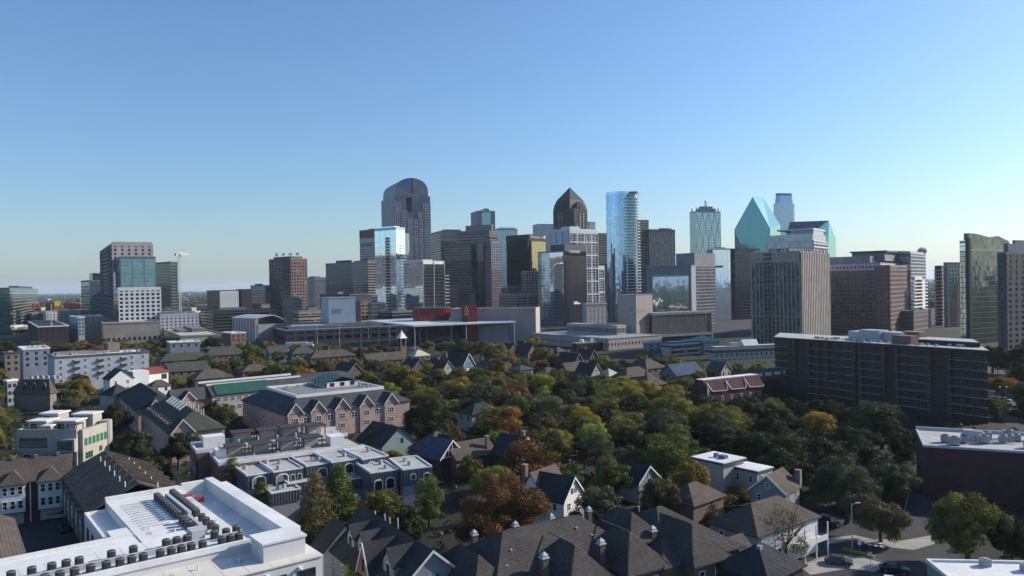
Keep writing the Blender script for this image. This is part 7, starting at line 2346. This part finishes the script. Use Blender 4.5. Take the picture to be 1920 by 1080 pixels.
def crown_mesh(name, seed, kind, fine=1.0):
    """a crown of height about 10 m as clumps of small leaf faces with gaps between them"""
    r = random.Random(seed)
    v, f = [], []
    def leaf(c, nrm, s):
        n = Vector(nrm) + Vector((r.gauss(0, .42), r.gauss(0, .42), r.gauss(0, .42)))
        n.normalize()
        a = n.orthogonal().normalized()
        b = n.cross(a)
        t = r.uniform(0, 6.28)
        a, b = a * math.cos(t) + b * math.sin(t), b * math.cos(t) - a * math.sin(t)
        k = len(v)
        s *= fine
        w = s * r.uniform(.45, .7)
        v.extend([tuple(c - a * s), tuple(c - b * w + n * s * .15), tuple(c + a * s), tuple(c + b * w + n * s * .15)])
        f.append((k, k + 1, k + 2, k + 3))
    clumps = []
    if kind == 'pine':
        for i in range(34):
            s = i / 33
            z = 1.2 + 8.6 * s
            rr = (1 - s) ** .8 * 2.5 + .15
            a = i * 2.4 + r.uniform(-.4, .4)
            q = rr * r.uniform(.55, 1.0)
            clumps.append((Vector((q * math.cos(a), q * math.sin(a), z + r.uniform(-.3, .3))), .55 + .75 * (1 - s), .6))
    elif kind == 'oval':
        for i in range(26):
            u, a = r.uniform(-1, 1), r.uniform(0, 6.28)
            s = math.sqrt(max(0, 1 - u * u)) * r.uniform(.7, 1.0)
            clumps.append((Vector((2.5 * s * math.cos(a), 2.5 * s * math.sin(a), 5.6 + 3.4 * u)), r.uniform(.9, 1.4), .8))
    elif kind == 'shrub':
        for i in range(12):
            a = r.uniform(0, 6.28)
            q = 2.6 * math.sqrt(r.random())
            clumps.append((Vector((q * math.cos(a), q * math.sin(a), r.uniform(.9, 3.0) * (1 - q / 6))), r.uniform(.9, 1.4), .8))
    else:
        lobes = [(Vector((r.uniform(-.6, .6), r.uniform(-.6, .6), 6.2)), 2.7)]
        nl = r.randint(4, 6)
        for i in range(nl):
            a = i * 6.28 / nl + r.uniform(-.5, .5)
            q = r.uniform(2.0, 3.1)
            lobes.append((Vector((q * math.cos(a), q * math.sin(a), r.uniform(2.9, 6.3))), r.uniform(1.5, 2.4)))
        for (lc, lr) in lobes:
            for i in range(int(5.2 * lr * lr / 2.2) + 3):
                u, a = r.uniform(-.75, 1), r.uniform(0, 6.28)
                s = math.sqrt(max(0, 1 - u * u))
                clumps.append((lc + Vector((lr * s * math.cos(a), lr * s * math.sin(a), lr * .95 * u)) * r.uniform(.75, 1.05), r.uniform(.65, 1.15), .8))
            clumps.append((lc, lr * .8, .85))
    for (c, cr, sq) in clumps:
        n = int((230 if kind != 'pine' else 170) * cr ** 1.3 / fine ** 1.8)
        for i in range(n):
            d = Vector((r.gauss(0, 1), r.gauss(0, 1), r.gauss(0, 1) * .9 + .25))
            if d.length < .01:
                continue
            d.normalize()
            rad_ = cr * r.uniform(.70, 1.10)
            p = c + Vector((d.x * rad_, d.y * rad_, d.z * rad_ * sq))
            leaf(p, d, r.uniform(.11, .21))
        for i in range(int(26 * cr / fine)):
            d = Vector((r.gauss(0, 1), r.gauss(0, 1), r.gauss(0, .8) + .3)).normalized()
            leaf(c + d * cr * r.uniform(1.05, 1.4), d, r.uniform(.09, .16))
    me = bpy.data.meshes.new(name)
    me.from_pydata(v, [], f)
    me.materials.append(LEAF['green'])
    return me
def trunk_mesh(seed, kind, bare=False):
    r = random.Random(seed)
    mb = MB()
    if kind == 'pine':
        mb.bar((0, 0, 0), (0, 0, 9.4), .22, 6, .05)
        return mb.mesh('trunk', m_bark)
    if kind == 'shrub':
        for i in range(4):
            a = i * 1.6
            mb.bar((0, 0, 0), (.9 * math.cos(a), .9 * math.sin(a), 1.7), .08, 5, .03)
        return mb.mesh('trunk', m_bark)
    top = Vector((r.uniform(-.2, .2), r.uniform(-.2, .2), 3.0))
    mb.bar((0, 0, 0), tuple(top), .34, 7, .26)
    def branch(p, d, ln, rr, depth):
        q = p + d * ln
        mb.bar(tuple(p), tuple(q), rr, 5 if depth < 2 else 3, rr * .55)
        if depth >= (5 if bare else 2):
            return
        for k in range(3 if depth < 3 else 2):
            nd = (d + Vector((r.uniform(-.8, .8), r.uniform(-.8, .8), r.uniform(-.1, .55)))).normalized()
            branch(q if k else p + d * ln * .7, nd, ln * r.uniform(.6, .82), rr * .56, depth + 1)
    for k in range(5):
        a = k * 1.257 + r.uniform(-.3, .3)
        branch(top, Vector((math.cos(a) * .75, math.sin(a) * .75, .8)).normalized(), 2.4, .17, 1)
    return mb.mesh('trunk', m_bark)
PROTO = {}
for kd, cnt in (('oak', 7), ('oval', 3), ('pine', 3), ('shrub', 3)):
    PROTO[kd] = [(crown_mesh('crown', 100 + i * 17 + hash_, kd), trunk_mesh(50 + i, kd)) for i, hash_ in zip(range(cnt), (1, 2, 3, 4, 5, 6, 7))]
PROTO['grand'] = [(crown_mesh('crown', 901 + i * 7, 'oak', .55), trunk_mesh(60 + i, 'oak')) for i in range(3)]
BASEW = {'oak': 9.8, 'oval': 6.4, 'pine': 5.2, 'shrub': 6.4}
BASEH = {'oak': 10.2, 'oval': 10.2, 'pine': 10.2, 'shrub': 4.0}
TREES = []
def tree(loc, w, h, kind, colour, rnd, top=None):
    cm, tm = rnd.choice(PROTO['grand' if kind == 'oak' and w > 13.2 and loc[1] < 330 else kind])
    o = thing('tree' if kind in ('oak', 'oval') else ('pine_tree' if kind == 'pine' else 'shrub'), '', 'tree' if kind != 'shrub' else 'shrub', (loc[0], loc[1], 0), rnd.uniform(0, 6.28), 'trees and shrubs of the neighbourhood')
    s = w / BASEW[kind]
    o.scale = (s, s, h / BASEH[kind])
    c = put(cm, 'crown', o)
    c.material_slots[0].link = 'OBJECT'
    c.material_slots[0].material = LEAF[colour]
    put(tm, 'trunk', o)
    px, py = PIX((loc[0], loc[1], h * .6))
    TREES.append([o, px, py, w, h, kind, colour])
    return o
def at(px, ytop, wpx, hpx):
    v = ytop - HZ(px)
    d = 50 * FPX / (v + hpx)
    p = W(px, ytop, d)
    return p, wpx * d / FPX, p.z
rnd = random.Random(11)
NAMED = [
    (938, 860, 205, 190, 'oak', 'rusty'), (590, 882, 72, 125, 'pine', 'brown'), (634, 868, 74, 120, 'pine', 'green'), (436, 856, 66, 100, 'pine', 'olive'), (492, 902, 50, 80, 'pine', 'olive'),
    (716, 908, 112, 100, 'oak', 'olive'), (803, 886, 58, 105, 'oval', 'green'), (765, 935, 70, 90, 'oak', 'dark green'), (665, 1052, 62, 70, 'oval', 'lime green'), (700, 1075, 40, 50, 'shrub', 'green'),
    (1125, 902, 112, 105, 'oak', 'grey green'), (1140, 848, 84, 95, 'oak', 'green'), (1236, 880, 88, 100, 'oak', 'brown'), (1290, 850, 92, 100, 'oak', 'golden'), (1186, 868, 50, 40, 'shrub', 'red'),
    (1586, 832, 150, 150, 'oak', 'grey green'), (1650, 920, 104, 96, 'oak', 'brown'), (1812, 906, 138, 150, 'oak', 'olive'), (1896, 960, 90, 110, 'oak', 'dark green'),
    (1345, 766, 92, 75, 'oak', 'grey green'), (1372, 792, 46, 45, 'oak', 'lime green'), (1535, 764, 74, 70, 'oak', 'golden'), (1265, 722, 118, 95, 'oak', 'olive'), (1197, 704, 100, 75, 'oak', 'yellow'),
    (1091, 752, 84, 75, 'oak', 'yellow'), (1014, 698, 56, 66, 'oval', 'lime green'), (1110, 786, 60, 70, 'oval', 'lime green'), (962, 692, 72, 60, 'oak', 'olive'), (958, 760, 56, 75, 'oval', 'orange'),
    (1018, 762, 84, 80, 'oak', 'brown'), (1062, 706, 70, 55, 'oak', 'dark green'), (1102, 702, 64, 50, 'oak', 'green'), (1142, 712, 70, 60, 'oak', 'olive'), (858, 698, 84, 68, 'oak', 'yellow'),
    (906, 684, 66, 62, 'oak', 'green'), (727, 710, 62, 48, 'oak', 'lime green'), (806, 734, 128, 115, 'oak', 'dark green'), (900, 722, 66, 75, 'oak', 'dark green'), (700, 668, 56, 48, 'oak', 'brown'),
    (748, 678, 72, 55, 'oak', 'olive'), (520, 672, 66, 52, 'oak', 'green'), (472, 634, 50, 60, 'oak', 'green'), (155, 702, 48, 50, 'oak', 'golden'), (424, 748, 64, 66, 'oak', 'green'), (398, 745, 40, 60, 'oak', 'dark green'),
    (244, 790, 84, 90, 'oak', 'dark green'), (282, 842, 90, 100, 'oak', 'dark green'), (216, 748, 60, 80, 'oak', 'dark green'), (250, 865, 50, 50, 'shrub', 'green'), (12, 846, 60, 60, 'oak', 'olive'), (310, 902, 50, 40, 'shrub', 'golden'),
    (124, 738, 56, 46, 'oak', 'grey green'), (140, 722, 50, 50, 'oak', 'olive'), (1880, 700, 66, 46, 'oak', 'orange'), (1866, 742, 46, 44, 'oak', 'olive'), (700, 806, 40, 60, 'oval', 'green'), (740, 838, 60, 50, 'oak', 'olive'),
    (850, 795, 44, 55, 'oval', 'rusty'), (1185, 830, 66, 66, 'oak', 'brown'), (1230, 806, 66, 60, 'oak', 'brown'), (1285, 820, 80, 50, 'oak', 'green'), (1060, 868, 70, 60, 'oval', 'green'),
    (1095, 830, 40, 50, 'oval', 'red'), (1345, 910, 60, 40, 'shrub', 'rusty'), (1335, 940, 50, 40, 'shrub', 'brown'), (1385, 905, 50, 34, 'shrub', 'olive'), (880, 845, 50, 60, 'oak', 'olive'), (975, 735, 66, 70, 'oak', 'green'),
    (940, 722, 60, 60, 'oak', 'grey green'), (1455, 700, 60, 60, 'oak', 'dark green'), (1400, 735, 90, 80, 'oak', 'dark green'), (1450, 765, 90, 80, 'oak', 'dark green'), (1600, 790, 100, 70, 'oak', 'dark green'), (1690, 800, 60, 80, 'oak', 'dark green'), (1740, 700, 1, 1, None, None),
    (1470, 830, 90, 80, 'oak', 'dark green'), (1420, 800, 90, 80, 'oak', 'dark green'), (1500, 800, 80, 70, 'oak', 'dark green'), (1660, 840, 80, 80, 'oak', 'dark green'), (455, 682, 42, 34, 'oak', 'orange'), (484, 690, 46, 34, 'oak', 'orange'), (560, 686, 50, 36, 'oak', 'orange'),
    (634, 668, 30, 30, 'oak', 'orange'), (610, 770, 60, 40, 'shrub', 'olive'), (560, 790, 40, 34, 'shrub', 'golden'), (955, 655, 40, 34, 'oak', 'orange'), (926, 634, 66, 62, 'oak', 'olive'), (1175, 668, 46, 44, 'oak', 'dark green'), (1860, 640, 70, 60, 'oak', 'dark green'), (1905, 645, 70, 60, 'oak', 'dark green'),
    (560, 830, 0, 0, None, None), (800, 636, 30, 26, 'oak', 'olive'), (828, 640, 28, 26, 'oak', 'green'), (1000, 630, 40, 26, 'oak', 'golden'), (985, 632, 36, 26, 'oak', 'olive'), (720, 642, 50, 40, 'oak', 'dark green'), (1335, 690, 34, 30, 'oak', 'dark green'), (1402, 686, 44, 22, 'shrub', 'olive'),
]
for (px, yt, wp, hp, kd, cl) in NAMED:
    if kd:
        p, w, h = at(px, yt, wp, hp)
        tree((p.x, p.y), w, h, kd, cl, rnd)
# bare tree by the street
p, w, h = at(1472, 948, 96, 112)
o = thing('bare_tree', 'leafless spreading tree in front of the brown hip-roofed house', 'tree', (p.x, p.y, 0), .6)
o.scale = (w / 10.5, w / 10.5, h / 9.2)
put(trunk_mesh(77, 'oak', True), 'trunk', o)
cm = crown_mesh('sparse_leaves', 5, 'oak')
bm = bmesh.new()
bm.from_mesh(cm)
fs = list(bm.faces)
random.Random(2).shuffle(fs)
bmesh.ops.delete(bm, geom=fs[: int(len(fs) * .9)], context='FACES')
bm.to_mesh(cm)
bm.free()
c = put(cm, 'sparse_crown', o)
c.material_slots[0].link = 'OBJECT'
c.material_slots[0].material = LEAF['brown']
# fillers: wherever the belt of trees goes on between the houses
KEEP = [(0, 895, 612, 1080), (0, 850, 300, 900), (16, 755, 188, 865), (455, 838, 815, 915), (355, 795, 668, 850), (225, 715, 412, 800), (320, 700, 600, 745), (460, 700, 755, 795), (820, 955, 1375, 1080), (605, 960, 830, 1080),
        (90, 655, 275, 700), (33, 655, 92, 690), (10, 705, 103, 755), (170, 688, 320, 735), (1450, 600, 1850, 740), (1718, 785, 1920, 905), (1300, 845, 1440, 905), (1440, 895, 1525, 935), (1335, 940, 1535, 1035), (1030, 890, 1100, 930), (1370, 1030, 1510, 1080),
        (1735, 1035, 1920, 1080), (1300, 700, 1450, 735), (1240, 640, 1450, 685), (745, 618, 800, 668), (822, 645, 897, 685), (580, 655, 672, 668), (650, 782, 760, 830), (775, 797, 850, 840), (1075, 640, 1240, 668), (1560, 985, 1780, 1080), (1700, 925, 1790, 1010), (500, 612, 770, 650),
        (995, 620, 1225, 650), (685, 600, 970, 640), (300, 645, 465, 665), (1262, 684, 1335, 700), (1060, 684, 1130, 698), (1173, 698, 1250, 704), (818, 835, 905, 855)]
def blocked(x, y):
    for pl in FOOT:
        if inside(pl, x, y):
            return True
    for pl in NOTREE:
        if inside(pl, x, y):
            return True
    return False
PAL = ['dark green'] * 5 + ['green'] * 5 + ['grey green'] * 3 + ['olive'] * 7 + ['brown'] * 2 + ['golden'] * 2 + ['lime green', 'rusty', 'olive']
MORE = [(8, 632, 60, 40), (40, 640, 50, 36), (70, 636, 44, 32), (98, 644, 46, 30), (128, 640, 44, 34), (152, 634, 46, 36), (176, 640, 46, 32), (212, 634, 50, 34), (232, 632, 34, 28), (262, 638, 44, 28), (288, 632, 34, 26), (318, 628, 44, 28), (348, 622, 40, 26), (372, 622, 44, 28), (398, 628, 40, 28), (420, 622, 40, 32), (446, 640, 46, 40), (300, 646, 40, 30), (270, 656, 44, 34),
        (500, 634, 40, 32), (524, 642, 40, 34), (560, 640, 44, 32), (590, 646, 40, 30), (618, 642, 44, 30), (648, 646, 44, 32), (680, 648, 44, 34), (705, 642, 40, 32), (735, 648, 40, 34), (608, 668, 52, 44), (560, 664, 50, 44), (660, 668, 46, 40), (690, 690, 44, 44), (640, 700, 50, 44), (600, 692, 56, 44), (545, 680, 46, 44), (480, 660, 50, 46), (440, 664, 44, 40), (410, 672, 46, 40), (350, 676, 44, 40), (296, 690, 44, 40), (335, 698, 44, 40), (420, 690, 40, 40), (130, 706, 44, 44), (112, 712, 40, 40),
        (840, 634, 44, 36), (872, 630, 50, 40), (900, 636, 50, 40), (1010, 646, 44, 34), (1044, 660, 44, 36), (1012, 668, 50, 44), (1090, 664, 50, 40), (1130, 662, 50, 42), (1160, 676, 50, 44), (1205, 660, 46, 36), (1236, 664, 44, 36), (1262, 664, 40, 34), (1300, 672, 40, 30), (1345, 672, 40, 32), (1380, 676, 40, 32), (1420, 678, 40, 36), (790, 672, 44, 38), (818, 664, 40, 36), (880, 676, 46, 36), (928, 668, 50, 40), (960, 664, 44, 40), (1000, 680, 44, 40), (1045, 686, 50, 40), (1150, 690, 50, 36),
        (830, 690, 60, 46), (862, 684, 44, 40), (890, 692, 50, 46), (925, 690, 56, 46), (950, 688, 40, 40), (985, 690, 50, 46), (1040, 692, 50, 46), (1085, 694, 56, 44), (1125, 696, 50, 42), (1165, 700, 54, 44), (1215, 712, 56, 46), (1248, 698, 46, 40), (1285, 700, 50, 40), (1200, 684, 44, 36), (1098, 676, 40, 34), (1060, 672, 40, 34), (775, 690, 50, 44), (800, 700, 50, 46), (640, 684, 40, 34), (1310, 690, 40, 36)]
for (px, yt, wp, hp) in MORE:
    p, w, h = at(px, yt, wp, hp)
    if not blocked(p.x, p.y):
        tree((p.x, p.y), w, h, 'oak', rnd.choice(PAL), rnd)
n, tries = 0, 0
while n < 190 and tries < 14000:
    tries += 1
    px, yb = rnd.uniform(-90, 2060), rnd.triangular(648, 1010, 720)
    p = G(px, yb, 0)
    if p.y > 660 or blocked(p.x, p.y):
        continue
    h = rnd.uniform(9, 15)
    w = h * rnd.uniform(.9, 1.35)
    tx, ty = PIX((p.x, p.y, h))
    bad = False
    hw = w * .3 * FPX / p.y
    for (x0, y0, x1, y1) in KEEP:
        if tx + hw > x0 and tx - hw < x1 and ty < y1 and yb > y0 + 4:
            if ty < y1 - 3:
                bad = True
                break
    if bad:
        continue
    for q in TREES:
        ql = q[0].location
        if (ql.x - p.x) ** 2 + (ql.y - p.y) ** 2 < (.36 * (w + q[3])) ** 2 * .8:
            bad = True
            break
    if bad:
        continue
    kd = rnd.choice(['oak'] * 7 + ['oval'] * 2 + ['shrub'])
    if kd == 'shrub':
        h *= .4
    cl = rnd.choice(PAL) if not (px > 1330 and 700 < yb < 960) else rnd.choice(['dark green', 'dark green', 'grey green', 'olive'])
    tree((p.x, p.y), w, h, kd, cl, rnd)
    n += 1
print('fillers', n, tries)
# labels: colour, size and the nearest landmark, then the order from the left where needed
LM = [(420, 960, 'white-roofed flats'), (90, 920, 'brown row houses'), (100, 810, 'modern white block'), (500, 830, 'brick roof-garden terrace'), (640, 880, 'slate blue town houses'), (320, 810, 'pink wing'), (620, 770, 'pink courtyard flats'),
      (440, 735, 'green roofed wing'), (180, 680, 'white four storey flats'), (55, 730, 'mansard-roofed house'), (280, 705, 'red tiled house'), (710, 1020, 'dormered house'), (1090, 1010, 'shingle flats'), (1065, 920, 'white gabled house'), (1440, 990, 'brown hip-roofed house'),
      (1480, 920, 'slate blue bungalow'), (1370, 880, 'white flat-roofed house'), (1820, 850, 'maroon brick box'), (1650, 700, 'seven storey block'), (1370, 720, 'brick terrace'), (1350, 660, 'cream mansard flats'), (1150, 655, 'dark mansard flats'), (860, 665, 'turreted house'), (755, 650, 'bell tower'),
      (780, 660, 'chapel'), (620, 665, 'long brown hip roof'), (705, 820, 'pale green house'), (810, 830, 'brown cross-gabled house'), (385, 660, 'grey green roofs'), (240, 620, 'tan podium'), (600, 630, 'school'), (1190, 610, 'fawn stone block'), (1300, 695, 'blue roofed house'), (1230, 715, 'maroon-gable hip roof'),
      (985, 845, 'dark house under the pines'), (1110, 692, 'cream gabled house'), (1690, 1030, 'street corner'), (985, 765, 'brown gabled house'), (900, 770, 'white porched house'), (970, 685, 'blue sided house'), (490, 600, 'curved hall'), (90, 640, 'dark stand-in block'), (1890, 720, 'side street')]
grp = {}
for q in TREES:
    o, px, py, w, h, kd, cl = q
    best = min(LM, key=lambda l: (l[0] - px) ** 2 + (1.6 * (l[1] - py)) ** 2)
    dx, dy = px - best[0], 1.6 * (py - best[1])
    rel_ = ('right of' if dx > 0 else 'left of') if abs(dx) > abs(dy) else ('in front of' if dy > 0 else 'behind')
    size = 'tiny' if w < 5.2 else 'small' if w < 7.6 else 'medium' if w < 10 else 'large' if w < 13.5 else 'huge'
    nm = {'oak': 'round tree', 'oval': 'upright tree', 'pine': 'conifer', 'shrub': 'shrub'}[kd]
    grp.setdefault('%s %s %s %s the %s' % (size, cl, nm, rel_, best[2]), []).append(q)
for k, qs in grp.items():
    qs.sort(key=lambda q: q[1])
    for i, q in enumerate(qs):
        q[0]['label'] = k if len(qs) == 1 else k + ', %s from left' % ORD[i]

# undergrowth between the houses: hedges, bushes and ivy nobody could count
r = random.Random(21)
uv, uf = [], []
cnt, tries = 0, 0
while cnt < 2600 and tries < 20000:
    tries += 1
    px, yb = r.uniform(-20, 1940), r.triangular(645, 1060, 700)
    p = G(px, yb, 0)
    if p.y > 720 or blocked(p.x, p.y):
        continue
    R0 = r.uniform(.8, 2.4)
    for i in range(26):
        d = Vector((r.gauss(0, 1), r.gauss(0, 1), abs(r.gauss(0, .8)))).normalized()
        c = Vector((p.x, p.y, .2)) + Vector((d.x * R0, d.y * R0, d.z * R0 * .8)) * r.uniform(.6, 1.05)
        a = d.orthogonal().normalized()
        b = d.cross(a)
        s_ = r.uniform(.2, .42)
        k = len(uv)
        uv.extend([tuple(c - a * s_), tuple(c - b * s_ * .7), tuple(c + a * s_), tuple(c + b * s_ * .7)])
        uf.append((k, k + 1, k + 2, k + 3))
    cnt += 1
me = bpy.data.meshes.new('undergrowth')
me.from_pydata(uv, [], uf)
me.materials.append(leafmat('leaf_undergrowth', (.028, .034, .014)))
o = bpy.data.objects.new('undergrowth', me)
COL.objects.link(o)
tag(o, 'low bushes and hedges filling the yards between houses and trees', 'undergrowth', kind='stuff')
# ================================================================== far country and haze
r = random.Random(4)
fb = MB()
def blob(x, y, rx, h):
    k = len(fb.v)
    n = 6
    for (z, s) in ((0, .8), (h * .55, 1.0), (h * .9, .55)):
        for i in range(n):
            a = i * 2 * math.pi / n + r.random() * .5
            fb.v.append((x + rx * s * math.cos(a) * r.uniform(.8, 1.2), y + rx * s * math.sin(a) * r.uniform(.8, 1.2), z * r.uniform(.85, 1.1)))
    fb.v.append((x, y, h))
    for j in range(2):
        for i in range(n):
            q = (i + 1) % n
            fb.f.append((k + j * n + i, k + j * n + q, k + (j + 1) * n + q, k + (j + 1) * n + i))
    for i in range(n):
        fb.f.append((k + 2 * n + i, k + 2 * n + (i + 1) % n, k + 3 * n))
cnt = 0
while cnt < 9000:
    d = 1150 * math.exp(r.random() * 2.75)
    a = r.uniform(-.78, .78)
    x = d * a
    if -620 < x < 700 and d < 2300 and x > -d * .36:
        continue
    if blocked(x, d):
        continue
    blob(x, d, r.uniform(5, 11) * (1 + d / 7000), r.uniform(7, 14) * (1 + d / 14000))
    cnt += 1
for k in range(3800):
    d = 260 * math.exp(r.random() * 3.0)
    a = r.uniform(math.pi, 2 * math.pi)
    blob(d * math.cos(a), d * math.sin(a) - 60, r.uniform(5, 10) * (1 + d / 7000), r.uniform(7, 15))
me = bpy.data.meshes.new('distant_woodland')
me.from_pydata(fb.v, [], fb.f)
me.materials.append(mat('far_foliage', (.042, .052, .030), .95, var=.5, scale=.02))
o = bpy.data.objects.new('distant_woodland', me)
COL.objects.link(o)
tag(o, 'distant wooded suburbs reaching to the horizon', 'woodland', kind='stuff')
fb2 = MB()
for k in range(420):
    d = 1250 * math.exp(r.random() * 1.9)
    a = r.uniform(-.75, .75)
    x = d * a
    if -620 < x < 700 and d < 2300 and x > -d * .36 or blocked(x, d):
        continue
    w, l, h = r.uniform(12, 45), r.uniform(12, 40), r.uniform(6, 17)
    fb2.box(x - w / 2, d - l / 2, 0, x + w / 2, d + l / 2, h)
o = fb2.build('distant_rooftops', mat('far_roofs', (.34, .31, .28), .9, var=.5, scale=.008))
tag(o, 'scattered tiny pale buildings far away towards the horizon', 'buildings', kind='stuff')
hz = MB().box(-43000, -43000, -1, 43000, 43000, 330).build('haze', None)
hz['kind'] = 'stuff'
tag(hz, 'thin pale blue haze over the whole city', 'haze', kind='stuff')
m = bpy.data.materials.new('haze')
m.use_nodes = True
for n in list(m.node_tree.nodes):
    m.node_tree.nodes.remove(n)
vo = m.node_tree.nodes.new('ShaderNodeVolumePrincipled')
vo.inputs['Color'].default_value = (.76, .88, 1.0, 1)
vo.inputs['Density'].default_value = 3.8e-5
vo.inputs['Anisotropy'].default_value = .2
mo = m.node_tree.nodes.new('ShaderNodeOutputMaterial')
m.node_tree.links.new(vo.outputs[0], mo.inputs['Volume'])
hz.data.materials.append(m)
